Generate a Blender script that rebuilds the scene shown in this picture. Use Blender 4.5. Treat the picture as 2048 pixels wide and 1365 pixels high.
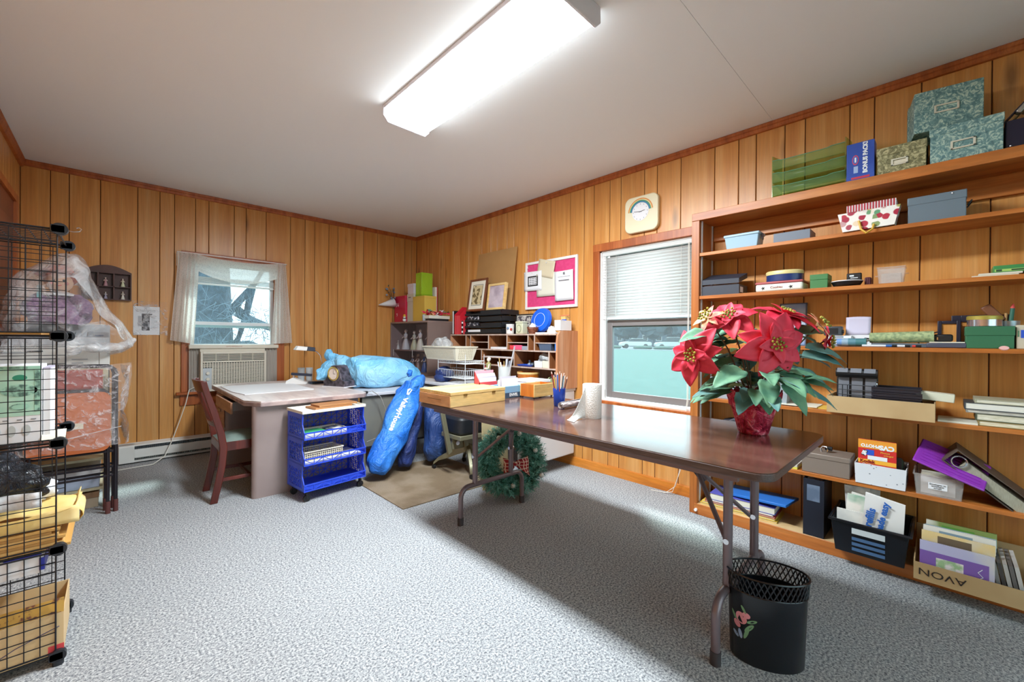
import bpy, bmesh, math, random
from math import sin, cos, pi, radians as RD
from mathutils import Matrix, Vector, Euler
random.seed(7)
for o in list(bpy.data.objects): bpy.data.objects.remove(o)
SC = bpy.context.scene
COL = SC.collection

# ---------------------------------------------------------------- camera
H = 2.444                      # ceiling height; right wall x=0, back wall y=0, floor z=0
cam = bpy.data.cameras.new('camera'); cam.sensor_width = 36.0; cam.sensor_fit = 'HORIZONTAL'
cam.lens = 828.6 / 2048 * 36; cam.clip_start = 0.02; cam.clip_end = 400
camo = bpy.data.objects.new('camera', cam); COL.objects.link(camo)
yaw, pit, rol = RD(43.872), RD(-.202), RD(-.4416)
fw = Vector((sin(yaw)*cos(pit), cos(yaw)*cos(pit), sin(pit)))
rt = Vector((cos(yaw), -sin(yaw), 0)); dn = fw.cross(rt)
rt2 = rt*cos(rol) + dn*sin(rol); dn2 = dn*cos(rol) - rt*sin(rol)
mw = Matrix((rt2, -dn2, -fw)).transposed().to_4x4(); mw.translation = (-2.9117, -4.8784, 1.095)
camo.matrix_world = mw
SC.camera = camo

# ---------------------------------------------------------------- world, sun, exposure
W = bpy.data.worlds.new('sky'); SC.world = W; W.use_nodes = True
wn = W.node_tree.nodes; wl = W.node_tree.links
bg = wn['Background']; bg.inputs['Color'].default_value = (0.86, 0.93, 1.0, 1); bg.inputs['Strength'].default_value = 1.9
SUN = bpy.data.lights.new('sun', 'SUN'); SUN.energy = 3.0; SUN.angle = RD(6); SUN.color = (1, .96, .9)
suno = bpy.data.objects.new('sun', SUN); COL.objects.link(suno); suno.rotation_euler = Vector((-.80, -.85, -1.35)).to_track_quat('-Z', 'Y').to_euler()
LAMP = 58.0                     # strength of the fluorescent lens
SC.view_settings.view_transform = 'Standard'; SC.view_settings.look = 'None'
SC.view_settings.exposure = 1.36; SC.view_settings.gamma = 1; SC.view_settings.use_curve_mapping = False

# ---------------------------------------------------------------- helpers
def lin(h):
    h = h.lstrip('#'); r = []
    for i in (0, 2, 4):
        c = int(h[i:i+2], 16)/255; r.append(c/12.92 if c <= .04045 else ((c+.055)/1.055)**2.4)
    return (*r, 1)
MATS = {}
def newmat(name):
    m = bpy.data.materials.new(name); m.use_nodes = True; MATS[name] = m
    return m, m.node_tree.nodes, m.node_tree.links, m.node_tree.nodes['Principled BSDF']
def ocoord(n, l, sc=(1, 1, 1), rnd=True):
    tc = n.new('ShaderNodeTexCoord'); mp = n.new('ShaderNodeMapping'); mp.inputs['Scale'].default_value = sc
    if rnd:
        oi = n.new('ShaderNodeObjectInfo'); ml = n.new('ShaderNodeMath'); ml.operation = 'MULTIPLY'; ml.inputs[1].default_value = 53
        ad = n.new('ShaderNodeVectorMath'); l.new(oi.outputs['Random'], ml.inputs[0])
        l.new(tc.outputs['Object'], ad.inputs[0]); l.new(ml.outputs[0], ad.inputs[1]); l.new(ad.outputs[0], mp.inputs['Vector'])
    else: l.new(tc.outputs['Object'], mp.inputs['Vector'])
    return mp.outputs[0]
def ramp(n, l, fac, stops):
    r = n.new('ShaderNodeValToRGB'); e = r.color_ramp.elements
    while len(e) < len(stops): e.new(.5)
    for i, (p, c) in enumerate(stops): e[i].position = p; e[i].color = lin(c) if isinstance(c, str) else c
    l.new(fac, r.inputs[0]); return r.outputs[0]
def noise(n, l, vec, scale, detail=3, rough=.5, dist=0):
    t = n.new('ShaderNodeTexNoise'); t.inputs['Scale'].default_value = scale; t.inputs['Detail'].default_value = detail
    t.inputs['Roughness'].default_value = rough; t.inputs['Distortion'].default_value = dist; l.new(vec, t.inputs['Vector']); return t.outputs[0]
def bump(n, l, b, h, st, dist=.01):
    u = n.new('ShaderNodeBump'); u.inputs['Strength'].default_value = st; u.inputs['Distance'].default_value = dist
    l.new(h, u.inputs['Height']); l.new(u.outputs[0], b.inputs['Normal'])
def mixc(n, l, f, a, b, mode='MIX'):
    m = n.new('ShaderNodeMix'); m.data_type = 'RGBA'; m.blend_type = mode
    for s, v in ((m.inputs[0], f), (m.inputs[6], a), (m.inputs[7], b)):
        if isinstance(v, (int, float)): s.default_value = v
        elif isinstance(v, str): s.default_value = lin(v)
        elif isinstance(v, tuple): s.default_value = v
        else: l.new(v, s)
    return m.outputs[2]
def mat(name, col, rough=.5, metal=0, bmp=0, bs=60, col2=None, cs=20, emit=0, spec=.5, sheen=0, alpha=1, trans=0, csc=(1, 1, 1), lo=.4, hi=.6):
    if name in MATS: return MATS[name]
    m, n, l, b = newmat(name)
    b.inputs['Base Color'].default_value = lin(col); b.inputs['Roughness'].default_value = rough; b.inputs['Metallic'].default_value = metal
    b.inputs['Specular IOR Level'].default_value = spec
    if sheen: b.inputs['Sheen Weight'].default_value = sheen
    if alpha < 1: b.inputs['Alpha'].default_value = alpha
    if trans: b.inputs['Transmission Weight'].default_value = trans
    if emit: b.inputs['Emission Color'].default_value = lin(col); b.inputs['Emission Strength'].default_value = emit
    if col2 or bmp:
        v = ocoord(n, l, csc)
        if col2: l.new(ramp(n, l, noise(n, l, v, cs), [(lo, col), (hi, col2)]), b.inputs['Base Color'])
        if bmp: bump(n, l, b, noise(n, l, v, bs), bmp)
    return m
def wood(name, c0, c1, c2, sc=(9, 9, .55), rough=.35, knots=0, var=.18, fine=1., bmp=.05):
    if name in MATS: return MATS[name]
    m, n, l, b = newmat(name)
    v = ocoord(n, l, sc)
    a = noise(n, l, v, 1.6, 5, .55, .6)
    c = ramp(n, l, a, [(.28, c0), (.5, c1), (.72, c2)])
    f = noise(n, l, ocoord(n, l, (sc[0]*7, sc[1]*7, sc[2]*3)), 2.0, 3, .6)
    c = mixc(n, l, .22*fine, c, ramp(n, l, f, [(.35, '303030'), (.65, 'ffffff')]), 'MULTIPLY')
    if knots:
        vo = n.new('ShaderNodeTexVoronoi'); vo.inputs['Scale'].default_value = 1.0
        l.new(ocoord(n, l, (4.2, 4.2, 1.15)), vo.inputs['Vector'])
        k = ramp(n, l, vo.outputs['Distance'], [(.035, '4a2208'), (.13, 'ffffff')])
        c = mixc(n, l, knots, c, k, 'MULTIPLY')
    oi = n.new('ShaderNodeObjectInfo'); hs = n.new('ShaderNodeHueSaturation')
    mr = n.new('ShaderNodeMapRange'); mr.inputs[3].default_value = 1-var; mr.inputs[4].default_value = 1+var*.55
    l.new(oi.outputs['Random'], mr.inputs[0]); l.new(mr.outputs[0], hs.inputs['Value']); l.new(c, hs.inputs['Color'])
    l.new(hs.outputs[0], b.inputs['Base Color']); b.inputs['Roughness'].default_value = rough
    if bmp: bump(n, l, b, f, bmp, .004)
    return m
def film(name, col='ffffff', op=.25, rough=.12, bmp=.6, bs=14, lo=.45, hi=.8, glow=.5):
    """thin crinkled plastic: clear skin, milky creases, glossy top"""
    if name in MATS: return MATS[name]
    m, n, l, b = newmat(name); out = n['Material Output']
    b.inputs['Base Color'].default_value = lin(col); b.inputs['Roughness'].default_value = rough
    v = ocoord(n, l); h = noise(n, l, v, bs, 4, .6, .8); bump(n, l, b, h, bmp, .03)
    tr = n.new('ShaderNodeBsdfTransparent'); mx = n.new('ShaderNodeMixShader')
    mr = n.new('ShaderNodeMapRange'); mr.inputs[1].default_value = lo; mr.inputs[2].default_value = hi
    mr.inputs[3].default_value = op; mr.inputs[4].default_value = min(1, op+glow); l.new(h, mr.inputs[0]); l.new(mr.outputs[0], mx.inputs[0])
    l.new(tr.outputs[0], mx.inputs[1]); l.new(b.outputs[0], mx.inputs[2]); l.new(mx.outputs[0], out.inputs[0])
    return m
def glass(name, col='dff2f2', op=.12, rough=.03, tint='ffffff'):
    if name in MATS: return MATS[name]
    m, n, l, b = newmat(name); out = n['Material Output']
    b.inputs['Base Color'].default_value = lin(col); b.inputs['Roughness'].default_value = rough
    tr = n.new('ShaderNodeBsdfTransparent'); tr.inputs[0].default_value = lin(tint); mx = n.new('ShaderNodeMixShader'); mx.inputs[0].default_value = op
    l.new(tr.outputs[0], mx.inputs[1]); l.new(b.outputs[0], mx.inputs[2]); l.new(mx.outputs[0], out.inputs[0])
    return m

class G:
    def __init__(s): s.v = []; s.f = []; s.m = []; s.T = Matrix()
    def add(s, vs, fs, m=0):
        k = len(s.v); s.v += [s.T @ Vector(p) for p in vs]; s.f += [tuple(i+k for i in f) for f in fs]; s.m += [m]*len(fs); return s
    def box(s, x0, x1, y0, y1, z0, z1, m=0):
        return s.add([(x0,y0,z0),(x1,y0,z0),(x1,y1,z0),(x0,y1,z0),(x0,y0,z1),(x1,y0,z1),(x1,y1,z1),(x0,y1,z1)],
                     [(0,3,2,1),(4,5,6,7),(0,1,5,4),(1,2,6,5),(2,3,7,6),(3,0,4,7)], m)
    def frus(s, a, b, z0, z1, m=0):   # a,b = (x0,x1,y0,y1) bottom / top
        return s.add([(a[0],a[2],z0),(a[1],a[2],z0),(a[1],a[3],z0),(a[0],a[3],z0),(b[0],b[2],z1),(b[1],b[2],z1),(b[1],b[3],z1),(b[0],b[3],z1)],
                     [(0,3,2,1),(4,5,6,7),(0,1,5,4),(1,2,6,5),(2,3,7,6),(3,0,4,7)], m)
    def tray(s, x0, x1, y0, y1, z0, z1, t=.004, tp=0, m=0):   # open box; tp widens the rim
        o = [(x0,y0),(x1,y0),(x1,y1),(x0,y1)]; O = [(x0-tp,y0-tp),(x1+tp,y0-tp),(x1+tp,y1+tp),(x0-tp,y1+tp)]
        i = [(x0+t,y0+t),(x1-t,y0+t),(x1-t,y1-t),(x0+t,y1-t)]; I = [(x0-tp+t,y0-tp+t),(x1+tp-t,y0-tp+t),(x1+tp-t,y1+tp-t),(x0-tp+t,y1+tp-t)]
        vs = [(*p,z0) for p in o]+[(*p,z1) for p in O]+[(*p,z1) for p in I]+[(*p,z0+t) for p in i]
        fs = [(0,3,2,1),(12,13,14,15)]
        for k in range(4):
            j = (k+1) % 4
            fs += [(k,j,4+j,4+k),(4+k,4+j,8+j,8+k),(8+k,8+j,12+j,12+k)]
        return s.add(vs, fs, m)
    def prism(s, poly, z0, z1, m=0):
        n = len(poly); vs = [(x,y,z0) for x,y in poly]+[(x,y,z1) for x,y in poly]
        return s.add(vs, [tuple(range(n-1,-1,-1)), tuple(range(n,2*n))]+[(i,(i+1)%n,n+(i+1)%n,n+i) for i in range(n)], m)
    def prismx(s, poly, x0, x1, m=0):  # poly in (y,z)
        n = len(poly); vs = [(x0,y,z) for y,z in poly]+[(x1,y,z) for y,z in poly]
        return s.add(vs, [tuple(range(n-1,-1,-1)), tuple(range(n,2*n))]+[(i,(i+1)%n,n+(i+1)%n,n+i) for i in range(n)], m)
    def prismy(s, poly, y0, y1, m=0):  # poly in (x,z)
        n = len(poly); vs = [(x,y0,z) for x,z in poly]+[(x,y1,z) for x,z in poly]
        return s.add(vs, [tuple(range(n)), tuple(range(2*n-1,n-1,-1))]+[(i,n+i,n+(i+1)%n,(i+1)%n) for i in range(n)], m)
    def cyl(s, p0, p1, r0, r1=None, n=14, m=0, cap=True):
        p0 = Vector(p0); p1 = Vector(p1); r1 = r0 if r1 is None else r1
        d = (p1-p0).normalized(); a = d.orthogonal().normalized(); b = d.cross(a); vs = []
        for p, r in ((p0,r0),(p1,r1)): vs += [p+a*(r*cos(2*pi*i/n))+b*(r*sin(2*pi*i/n)) for i in range(n)]
        fs = [(i,(i+1)%n,n+(i+1)%n,n+i) for i in range(n)]
        if cap: fs += [tuple(range(n-1,-1,-1)), tuple(range(n,2*n))]
        return s.add(vs, fs, m)
    def tube(s, pts, r, n=8, m=0, closed=False):
        P = [Vector(p) for p in pts]; N = len(P); vs = []; up = None
        rr = r if isinstance(r, (list, tuple)) else [r]*N
        for i in range(N):
            if closed: t = (P[(i+1)%N]-P[i-1]).normalized()
            else: t = (P[min(i+1,N-1)]-P[max(i-1,0)]).normalized()
            if up is None: up = t.orthogonal().normalized()
            up = (up - t*up.dot(t)); up = up.normalized() if up.length > 1e-6 else t.orthogonal().normalized()
            b = t.cross(up); vs += [P[i]+up*(rr[i]*cos(2*pi*k/n))+b*(rr[i]*sin(2*pi*k/n)) for k in range(n)]
        fs = []
        for i in range(N if closed else N-1):
            j = (i+1) % N; fs += [(i*n+k, i*n+(k+1)%n, j*n+(k+1)%n, j*n+k) for k in range(n)]
        if not closed: fs += [tuple(range(n-1,-1,-1)), tuple(range((N-1)*n, N*n))]
        return s.add(vs, fs, m)
    def lathe(s, prof, n=24, c=(0,0), sx=1, sy=1, m=0, close=True):
        vs = []; N = len(prof)
        for r, z in prof: vs += [(c[0]+sx*r*cos(2*pi*i/n), c[1]+sy*r*sin(2*pi*i/n), z) for i in range(n)]
        fs = []
        for j in range(N-1): fs += [(j*n+i, j*n+(i+1)%n, (j+1)*n+(i+1)%n, (j+1)*n+i) for i in range(n)]
        if close: fs += [tuple(range(n-1,-1,-1)), tuple(range((N-1)*n, N*n))]
        return s.add(vs, fs, m)
    def sph(s, c, r, nu=12, nv=8, m=0):
        r = r if isinstance(r, (tuple, list)) else (r, r, r); vs = [(c[0],c[1],c[2]-r[2])]
        for j in range(1, nv):
            p = pi*j/nv
            vs += [(c[0]+r[0]*sin(p)*cos(2*pi*i/nu), c[1]+r[1]*sin(p)*sin(2*pi*i/nu), c[2]-r[2]*cos(p)) for i in range(nu)]
        vs.append((c[0],c[1],c[2]+r[2])); fs = [(0, 1+(i+1)%nu, 1+i) for i in range(nu)]
        for j in range(nv-2): fs += [(1+j*nu+i, 1+j*nu+(i+1)%nu, 1+(j+1)*nu+(i+1)%nu, 1+(j+1)*nu+i) for i in range(nu)]
        L = len(vs)-1; k = 1+(nv-2)*nu; fs += [(k+i, k+(i+1)%nu, L) for i in range(nu)]
        return s.add(vs, fs, m)
    def grid(s, fn, nu, nv, m=0, cu=False):
        vs = [fn(i/(nu if cu else nu-1) if nu > 1 else 0, j/(nv-1)) for j in range(nv) for i in range(nu)]
        fs = [(j*nu+i, j*nu+(i+1)%nu, (j+1)*nu+(i+1)%nu, (j+1)*nu+i) for j in range(nv-1) for i in range(nu if cu else nu-1)]
        return s.add(vs, fs, m)
    def at(s, loc=(0,0,0), rot=(0,0,0), sc=None):
        s.T = Matrix.Translation(loc) @ Euler(rot).to_matrix().to_4x4()
        if sc: s.T = s.T @ Matrix.Diagonal((*sc, 1))
        return s
def ob(name, g, mats, parent=None, loc=(0,0,0), rot=(0,0,0), bev=0, solid=0, sub=0, kind=None, flat=False, label=None, ang=35, seg=2):
    me = bpy.data.meshes.new(name); me.from_pydata([tuple(v) for v in g.v], [], g.f)
    if not isinstance(mats, (list, tuple)): mats = [mats]
    for m in mats: me.materials.append(MATS[m] if isinstance(m, str) else m)
    me.polygons.foreach_set('material_index', g.m)
    if not flat:
        me.polygons.foreach_set('use_smooth', [True]*len(me.polygons)); me.set_sharp_from_angle(angle=RD(ang))
    me.update()
    o = bpy.data.objects.new(name, me); COL.objects.link(o); o.location = loc; o.rotation_euler = rot
    if parent: o.parent = parent
    if bev:
        b = o.modifiers.new('bevel', 'BEVEL'); b.width = bev; b.segments = seg; b.limit_method = 'ANGLE'; b.angle_limit = RD(40)
    if solid: q = o.modifiers.new('solid', 'SOLIDIFY'); q.thickness = solid; q.offset = 0
    if sub: q = o.modifiers.new('sub', 'SUBSURF'); q.levels = sub; q.render_levels = sub
    if kind: o['kind'] = kind
    if label: o['label'] = label
    return o
def tag(o, label, cat, group=None):
    o['label'] = label; o['category'] = cat
    if group: o['group'] = group
    return o
def thing(name, label, cat, loc=(0,0,0), rz=0, group=None):
    o = bpy.data.objects.new(name, None); COL.objects.link(o); o.empty_display_size = .05
    o.location = loc; o.rotation_euler = (0, 0, rz); return tag(o, label, cat, group)
def dup(root, loc=None, rz=None, label=None, group=None):
    r = root.copy(); COL.objects.link(r)
    if loc is not None: r.location = loc
    if rz is not None: r.rotation_euler = (0, 0, rz)
    if label: r['label'] = label
    if group: r['group'] = group
    def rec(a, b):
        for ch in list(a.children):
            if ch.name.startswith('@'): continue
            c = ch.copy(); COL.objects.link(c); c.parent = b; rec(ch, c)
    rec(root, r); return r
def share(o, parent, loc, rot=(0,0,0), name=None):   # another copy of a part, same mesh
    c = o.copy(); COL.objects.link(c); c.parent = parent; c.location = loc; c.rotation_euler = rot
    if name: c.name = name
    return c
def text(parent, s, size, loc, rot, m, name='lettering', ext=.0004, sx=1, align='CENTER', bold=0, shear=0):
    cu = bpy.data.curves.new('t', 'FONT'); cu.body = s; cu.size = size; cu.extrude = ext; cu.align_x = align; cu.align_y = 'CENTER'
    cu.offset = bold; cu.shear = shear; cu.resolution_u = 3
    t = bpy.data.objects.new('t', cu); me = bpy.data.meshes.new_from_object(t)
    bpy.data.objects.remove(t); bpy.data.curves.remove(cu)
    me.materials.clear(); me.materials.append(MATS[m] if isinstance(m, str) else m)
    o = bpy.data.objects.new(name, me); COL.objects.link(o); o.parent = parent; o.location = loc; o.rotation_euler = rot; o.scale = (sx, 1, 1)
    return o
FX = (RD(90), 0, 0)            # lettering on a face that looks towards local -y
# ================================================================ materials of the setting
wood('panel_wood', 'ca8442', 'd9974f', 'e4ab6a', knots=.6, rough=.34, var=.08, fine=.6)
wood('trim_wood', '9a4a18', 'b8602a', 'c97338', rough=.38, knots=0, var=.08)
wood('shelf_wood', 'a3561f', 'c0702f', 'd18848', sc=(9, .55, 9), rough=.4, knots=0, var=.08)
mat('groove', '4a2410', .8)
mat('ceiling_paint', 'f1f1f1', .9)
mat('white_paint', 'e8e6e4', .5)
mat('heater_enamel', 'e6e3de', .4, col2='dcd8d2', cs=4)
mat('black', '17181c', .45)
mat('dark_metal', '2a2b30', .4, .3)
mat('chrome', 'd8d8dc', .18, 1)
mat('bronze_alu', '86807f', .45, .2)
mat('alu', 'd9dde2', .4, .1)
def slatmat():
    m, n, l, b = newmat('slat_white'); b.inputs['Base Color'].default_value = lin('f3f3f2'); b.inputs['Roughness'].default_value = .5
    tl = n.new('ShaderNodeBsdfTranslucent'); tl.inputs[0].default_value = lin('f3f3f2'); mx = n.new('ShaderNodeMixShader'); mx.inputs[0].default_value = .4
    l.new(b.outputs[0], mx.inputs[1]); l.new(tl.outputs[0], mx.inputs[2]); l.new(mx.outputs[0], n['Material Output'].inputs[0])
slatmat()
mat('cord_white', 'e9e6dc', .6)
mat('door_brown', '6a2f1c', .4, col2='7d3d26', cs=3)
glass('pane', 'dfeef2', .10, .02, 'dfeeee')
def carpet():
    m, n, l, b = newmat('carpet'); v = ocoord(n, l, rnd=False)
    a = noise(n, l, v, 125, 4, .8); c = ramp(n, l, a, [(.36, '484b52'), (.46, '8a8d92'), (.54, 'b0b2b4'), (.66, 'dadbdb')])
    p = noise(n, l, v, 1.1, 3, .55); c = mixc(n, l, .10, c, ramp(n, l, p, [(.35, '8a8a8a'), (.65, 'ffffff')]), 'MULTIPLY')
    l.new(c, b.inputs['Base Color']); b.inputs['Roughness'].default_value = 1; b.inputs['Specular IOR Level'].default_value = .1
    bump(n, l, b, a, .3, .006)
carpet()
def st(o): o['kind'] = 'structure'; return o

# ---------------------------------------------------------------- floor and ceiling
YF, XL = -6.3, -3.43
st(ob('floor', G().box(XL-.1, .1, YF-.1, .1, -.1, 0), 'carpet'))
ce = st(ob('ceiling', G().box(XL-.1, .1, YF-.1, .1, H+.004, H+.12), 'ceiling_paint'))
for a, b in ((YF-.05, -4.1486), (-4.1472, .05)):
    ob('ceiling_panel', G().box(XL-.05, .05, a, b, H, H+.004), 'ceiling_paint', ce)

# ---------------------------------------------------------------- panelled walls: each board its own piece, v-grooves between
PAT = [0, .102, .256, .358, .562, .664, .842, 1.073]
def cuts(start, lo, hi):
    out = [lo]; k = math.floor((lo-start)/1.221)-1; g = []
    while start+k*1.221 < hi:
        g += [start+k*1.221+p for p in PAT]; k += 1
    out += [q for q in g if lo+.02 < q < hi-.02]; return out+[hi]
def wallboards(wall, axis, cs, holes, sign):
    """boards 6 mm proud of the backing; axis 'x' = wall runs along x, 'y' = along y; a board beside an opening is cut round it"""
    for a, b in zip(cs[:-1], cs[1:]):
        c = (a+b)/2; pieces = [(a, b, 0, H)]
        for h0, h1, z0, z1 in holes:
            if b > h0+.001 and a < h1-.001:
                m0, m1 = max(a, h0), min(b, h1)
                pieces = [(m0, m1, 0, z0), (m0, m1, z1, H)]
                if a < h0: pieces.append((a, h0, 0, H))
                if b > h1: pieces.append((h1, b, 0, H))
        full = len(pieces) == 2
        def build(ps):
            g = G()
            for p, q, z0, z1 in ps:
                l_, r_ = (p == a), (q == b); e = .0025; zc = H/2
                P = p-c+(.0022 if l_ else 0); Q = q-c-(.0022 if r_ else 0)
                poly = ([(P, .007), (P, .0025), (P+e, 0)] if l_ else [(P, .007), (P, 0)]) + ([(Q-e, 0), (Q, .0025), (Q, .007)] if r_ else [(Q, 0), (Q, .007)])
                n = len(poly); A, B_ = z0-zc, z1-zc
                if axis == 'x': g.add([(u, v, z) for z in (A, B_) for u, v in poly], [tuple(range(n-1,-1,-1)), tuple(range(n,2*n))]+[(i,(i+1)%n,n+(i+1)%n,n+i) for i in range(n)])
                else: g.add([(v*sign, u, z) for z in (A, B_) for u, v in poly], [tuple(range(n)), tuple(range(2*n-1,n-1,-1))]+[(i,n+i,n+(i+1)%n,(i+1)%n) for i in range(n)])
            ob('plank', g, 'panel_wood', wall, (c, 0, H/2) if axis == 'x' else (0 if sign > 0 else XL, c, H/2), flat=True)
        if full: build(pieces[:1]); build(pieces[1:])
        else: build(pieces)
def holed(fn, lo, hi, h):          # backing wall with one opening
    h0, h1, z0, z1 = h
    fn(lo, h0, 0, H); fn(h1, hi, 0, H); fn(h0, h1, 0, z0); fn(h0, h1, z1, H)
W1 = (-2.412, -1.677, .585, 1.835)   # window opening in the back wall (x0,x1,z0,z1)
W2 = (-3.70, -2.902, .602, 1.830)    # window opening in the right wall (y0,y1,z0,z1)
g = G(); holed(lambda a, b, c, d: g.box(a, b, .005, .11, c, d), XL-.1, .11, W1)
wb = st(ob('wall_back', g, 'groove')); wallboards(wb, 'x', cuts(-2.616, XL, 0), [W1], 1)
g = G(); holed(lambda a, b, c, d: g.box(.005, .11, a, b, c, d), YF-.1, .005, W2)
wr = st(ob('wall_right', g, 'groove'))
def flip(c): return sorted(c)
wallboards(wr, 'y', sorted([-q for q in cuts(.29, 0, -YF)]), [W2], 1)
wl_ = st(ob('wall_left', G().box(XL-.11, XL-.005, YF-.1, .005, 0, H), 'groove'))
wallboards(wl_, 'y', sorted([-q for q in cuts(.10, 0, -YF)]), [], -1)
W_FILL = (-2.95, -.55, .06, 2.10)       # wide glazed opening added behind the camera, unseen, for daylight fill
g = G(); holed(lambda a, b, c, d: g.box(a, b, YF-.11, YF-.005, c, d), XL-.1, .1, W_FILL); wf = st(ob('wall_front', g, 'groove'))
g = G(); holed(lambda a, b, c, d: g.box(a, b, YF-.005, YF, c, d), XL, 0, W_FILL); ob('panel_sheet', g, 'panel_wood', wf)

# crown trim: two-step moulding
CT = [(0, 0), (.020, 0), (.024, -.006), (.018, -.018), (.020, -.026), (.012, -.043), (0, -.046)]
def trimobj(name, g, m='trim_wood'): return st(ob(name, g, m))
g = G(); g.prismx([(-d, H+z) for d, z in CT], XL, 0); trimobj('trim_1', g)
g = G(); g.prismy([(-d, H+z) for d, z in CT], YF, -.0); trimobj('trim_2', g)
g = G(); g.prismy([(XL+d*1.3, H+z*1.3) for d, z in CT], YF, 0); trimobj('trim_3', g)
wood('base_wood', 'b5621c', 'cf7d2c', 'dc9040', sc=(9, .5, 9), rough=.35, var=.05)
st(ob('baseboard_right', G().prismy([(0, 0), (-.015, 0), (-.015, .064), (-.009, .074), (0, .074)], -3.76, -.9), 'base_wood'))

# ---------------------------------------------------------------- door on the left wall, only its casing and edge in view
d1 = st(ob('door_1', G().box(XL+.001, XL+.03, -1.36, -.55, .0, 2.0), 'door_brown'))
for z0, z1 in ((.15, .9), (1.05, 1.85)):
    ob('door_panel', G().box(XL+.03, XL+.036, -1.28, -.63, z0, z1), 'door_brown', d1, bev=.004)
g = G(); g.sph((XL+.075, -.62, .96), .028); g.cyl((XL+.03, -.62, .96), (XL+.07, -.62, .96), .012); ob('door_handle', g, 'chrome', d1)
g = G(); g.box(XL+.0005, XL+.045, -.548, -.478, 0, 2.048); g.box(XL+.0005, XL+.045, -1.43, -.548, 2.0, 2.048); g.box(XL+.0005, XL+.045, -1.43, -1.362, 0, 2.0)
trimobj('trim_4', g)

# ---------------------------------------------------------------- window in the back wall (holds the air conditioner)
x0, x1, z0, z1 = W1
w1 = st(ob('window_1', G().box(x0, x0+.012, .0, .105, z0, z1).box(x1-.012, x1, .0, .105, z0, z1).box(x0, x1, .0, .105, z1-.012, z1).box(x0, x1, .0, .105, z0, z0+.012), 'trim_wood'))
g = G(); g.box(x0-.052, x0+.004, -.022, 0, z0, z1+.058); g.box(x1-.004, x1+.075, -.022, 0, z0, z1+.058); ob('side_casing', g, 'trim_wood', w1, bev=.003)
ob('head_casing', G().box(x0-.052, x1+.075, -.024, 0, z1-.004, z1+.058), 'trim_wood', w1, bev=.003)
ob('window_sill', G().box(x0-.088, x1+.088, -.06, .03, z0-.025, z0), 'trim_wood', w1, bev=.006)
ob('apron', G().box(x0-.06, x1+.06, -.018, 0, z0-.125, z0-.025), 'trim_wood', w1, bev=.003)
def sash(par, a0, a1, c0, c1, y, axis, m, w=.032, t=.024, pane='pane'):
    g = G()
    rects = [(a0, a0+w, c0, c1), (a1-w, a1, c0, c1), (a0+w, a1-w, c0, c0+w), (a0+w, a1-w, c1-w, c1)]
    for p, q, r, s_ in rects:
        g.box(p, q, y, y+t, r, s_) if axis == 'x' else g.box(y, y+t, p, q, r, s_)
    f = ob('sash_frame', g, m, par, bev=.002)
    k = y+t*.5
    ob('window_pane', (G().box(a0+w, a1-w, k-.001, k+.001, c0+w, c1-w) if axis == 'x' else G().box(k-.001, k+.001, a0+w, a1-w, c0+w, c1-w)), pane, f)
sash(w1, x0+.014, x1-.014, 1.19, z1-.014, .062, 'x', 'alu')
sash(w1, x0+.014, x1-.014, .998, 1.245, .030, 'x', 'alu')

# ---------------------------------------------------------------- casing and sashes of the opening added behind the camera for fill light
x0, x1, z0, z1 = W_FILL
w_fill = st(ob('added_fill_window', G().box(x0-.06, x0, YF, YF+.02, z0-.06, z1+.06).box(x1, x1+.06, YF, YF+.02, z0-.06, z1+.06).box(x0, x1, YF, YF+.02, z1, z1+.06).box(x0, x1, YF, YF+.03, z0-.06, z0), 'trim_wood'))
for a, b in ((x0, (x0+x1)/2), ((x0+x1)/2, x1)): sash(w_fill, a, b, z0, z1, YF-.07, 'x', 'alu')
# ---------------------------------------------------------------- window in the right wall
y0, y1, z0, z1 = W2
w2 = st(ob('window_2', G().box(0, .105, y0, y0+.012, z0, z1).box(0, .105, y1-.012, y1, z0, z1).box(0, .105, y0, y1, z1-.012, z1).box(0, .105, y0, y1, z0, z0+.012), 'white_paint'))
ob('side_casing', G().box(-.022, 0, y1-.002, y1+.060, z0-.045, z1+.060), 'trim_wood', w2, bev=.003)
ob('head_casing', G().box(-.024, 0, y0-.05, y1+.060, z1-.002, z1+.060), 'trim_wood', w2, bev=.003)
ob('window_sill', G().box(-.035, .04, y0-.05, y1, z0-.026, z0), 'trim_wood', w2, bev=.005)
sash(w2, y0+.012, y1-.040, .625, 1.262, .045, 'y', 'bronze_alu', .05, .03)
sash(w2, y0+.012, y1-.040, 1.20, z1-.012, .077, 'y', 'bronze_alu', .035, .024)
ob('inner_stop', G().box(.012, .044, y1-.040, y1-.012, z0+.012, z1), 'white_paint', w2)
# ================================================================ ceiling light
def lensmat(nm, k):
    m, n, l, b = newmat(nm); tc = n.new('ShaderNodeTexCoord'); sx = n.new('ShaderNodeSeparateXYZ'); l.new(tc.outputs['Object'], sx.inputs[0])
    # two tubes behind the prismatic lens: brighter along x = +-.07
    ab = n.new('ShaderNodeMath'); ab.operation = 'ABSOLUTE'; l.new(sx.outputs[0], ab.inputs[0])
    c = ramp(n, l, ab.outputs[0], [(0, (.68, .75, .78, 1)), (.07, (.88, .96, 1, 1)), (.13, (.84, .92, .96, 1)), (.16, (.70, .77, .8, 1))])
    em = n.new('ShaderNodeEmission'); em.inputs['Strength'].default_value = LAMP*k; l.new(c, em.inputs[0]); l.new(em.outputs[0], n['Material Output'].inputs[0])
lensmat('lamp_lens', 1); lensmat('lamp_lens_side', .06)
mat('fixture_white', 'e4e2ea', .5)
t = thing('ceiling_light', 'long white fluorescent ceiling light with ribbed lens', 'light', (-1.647, -3.27, H))
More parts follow.
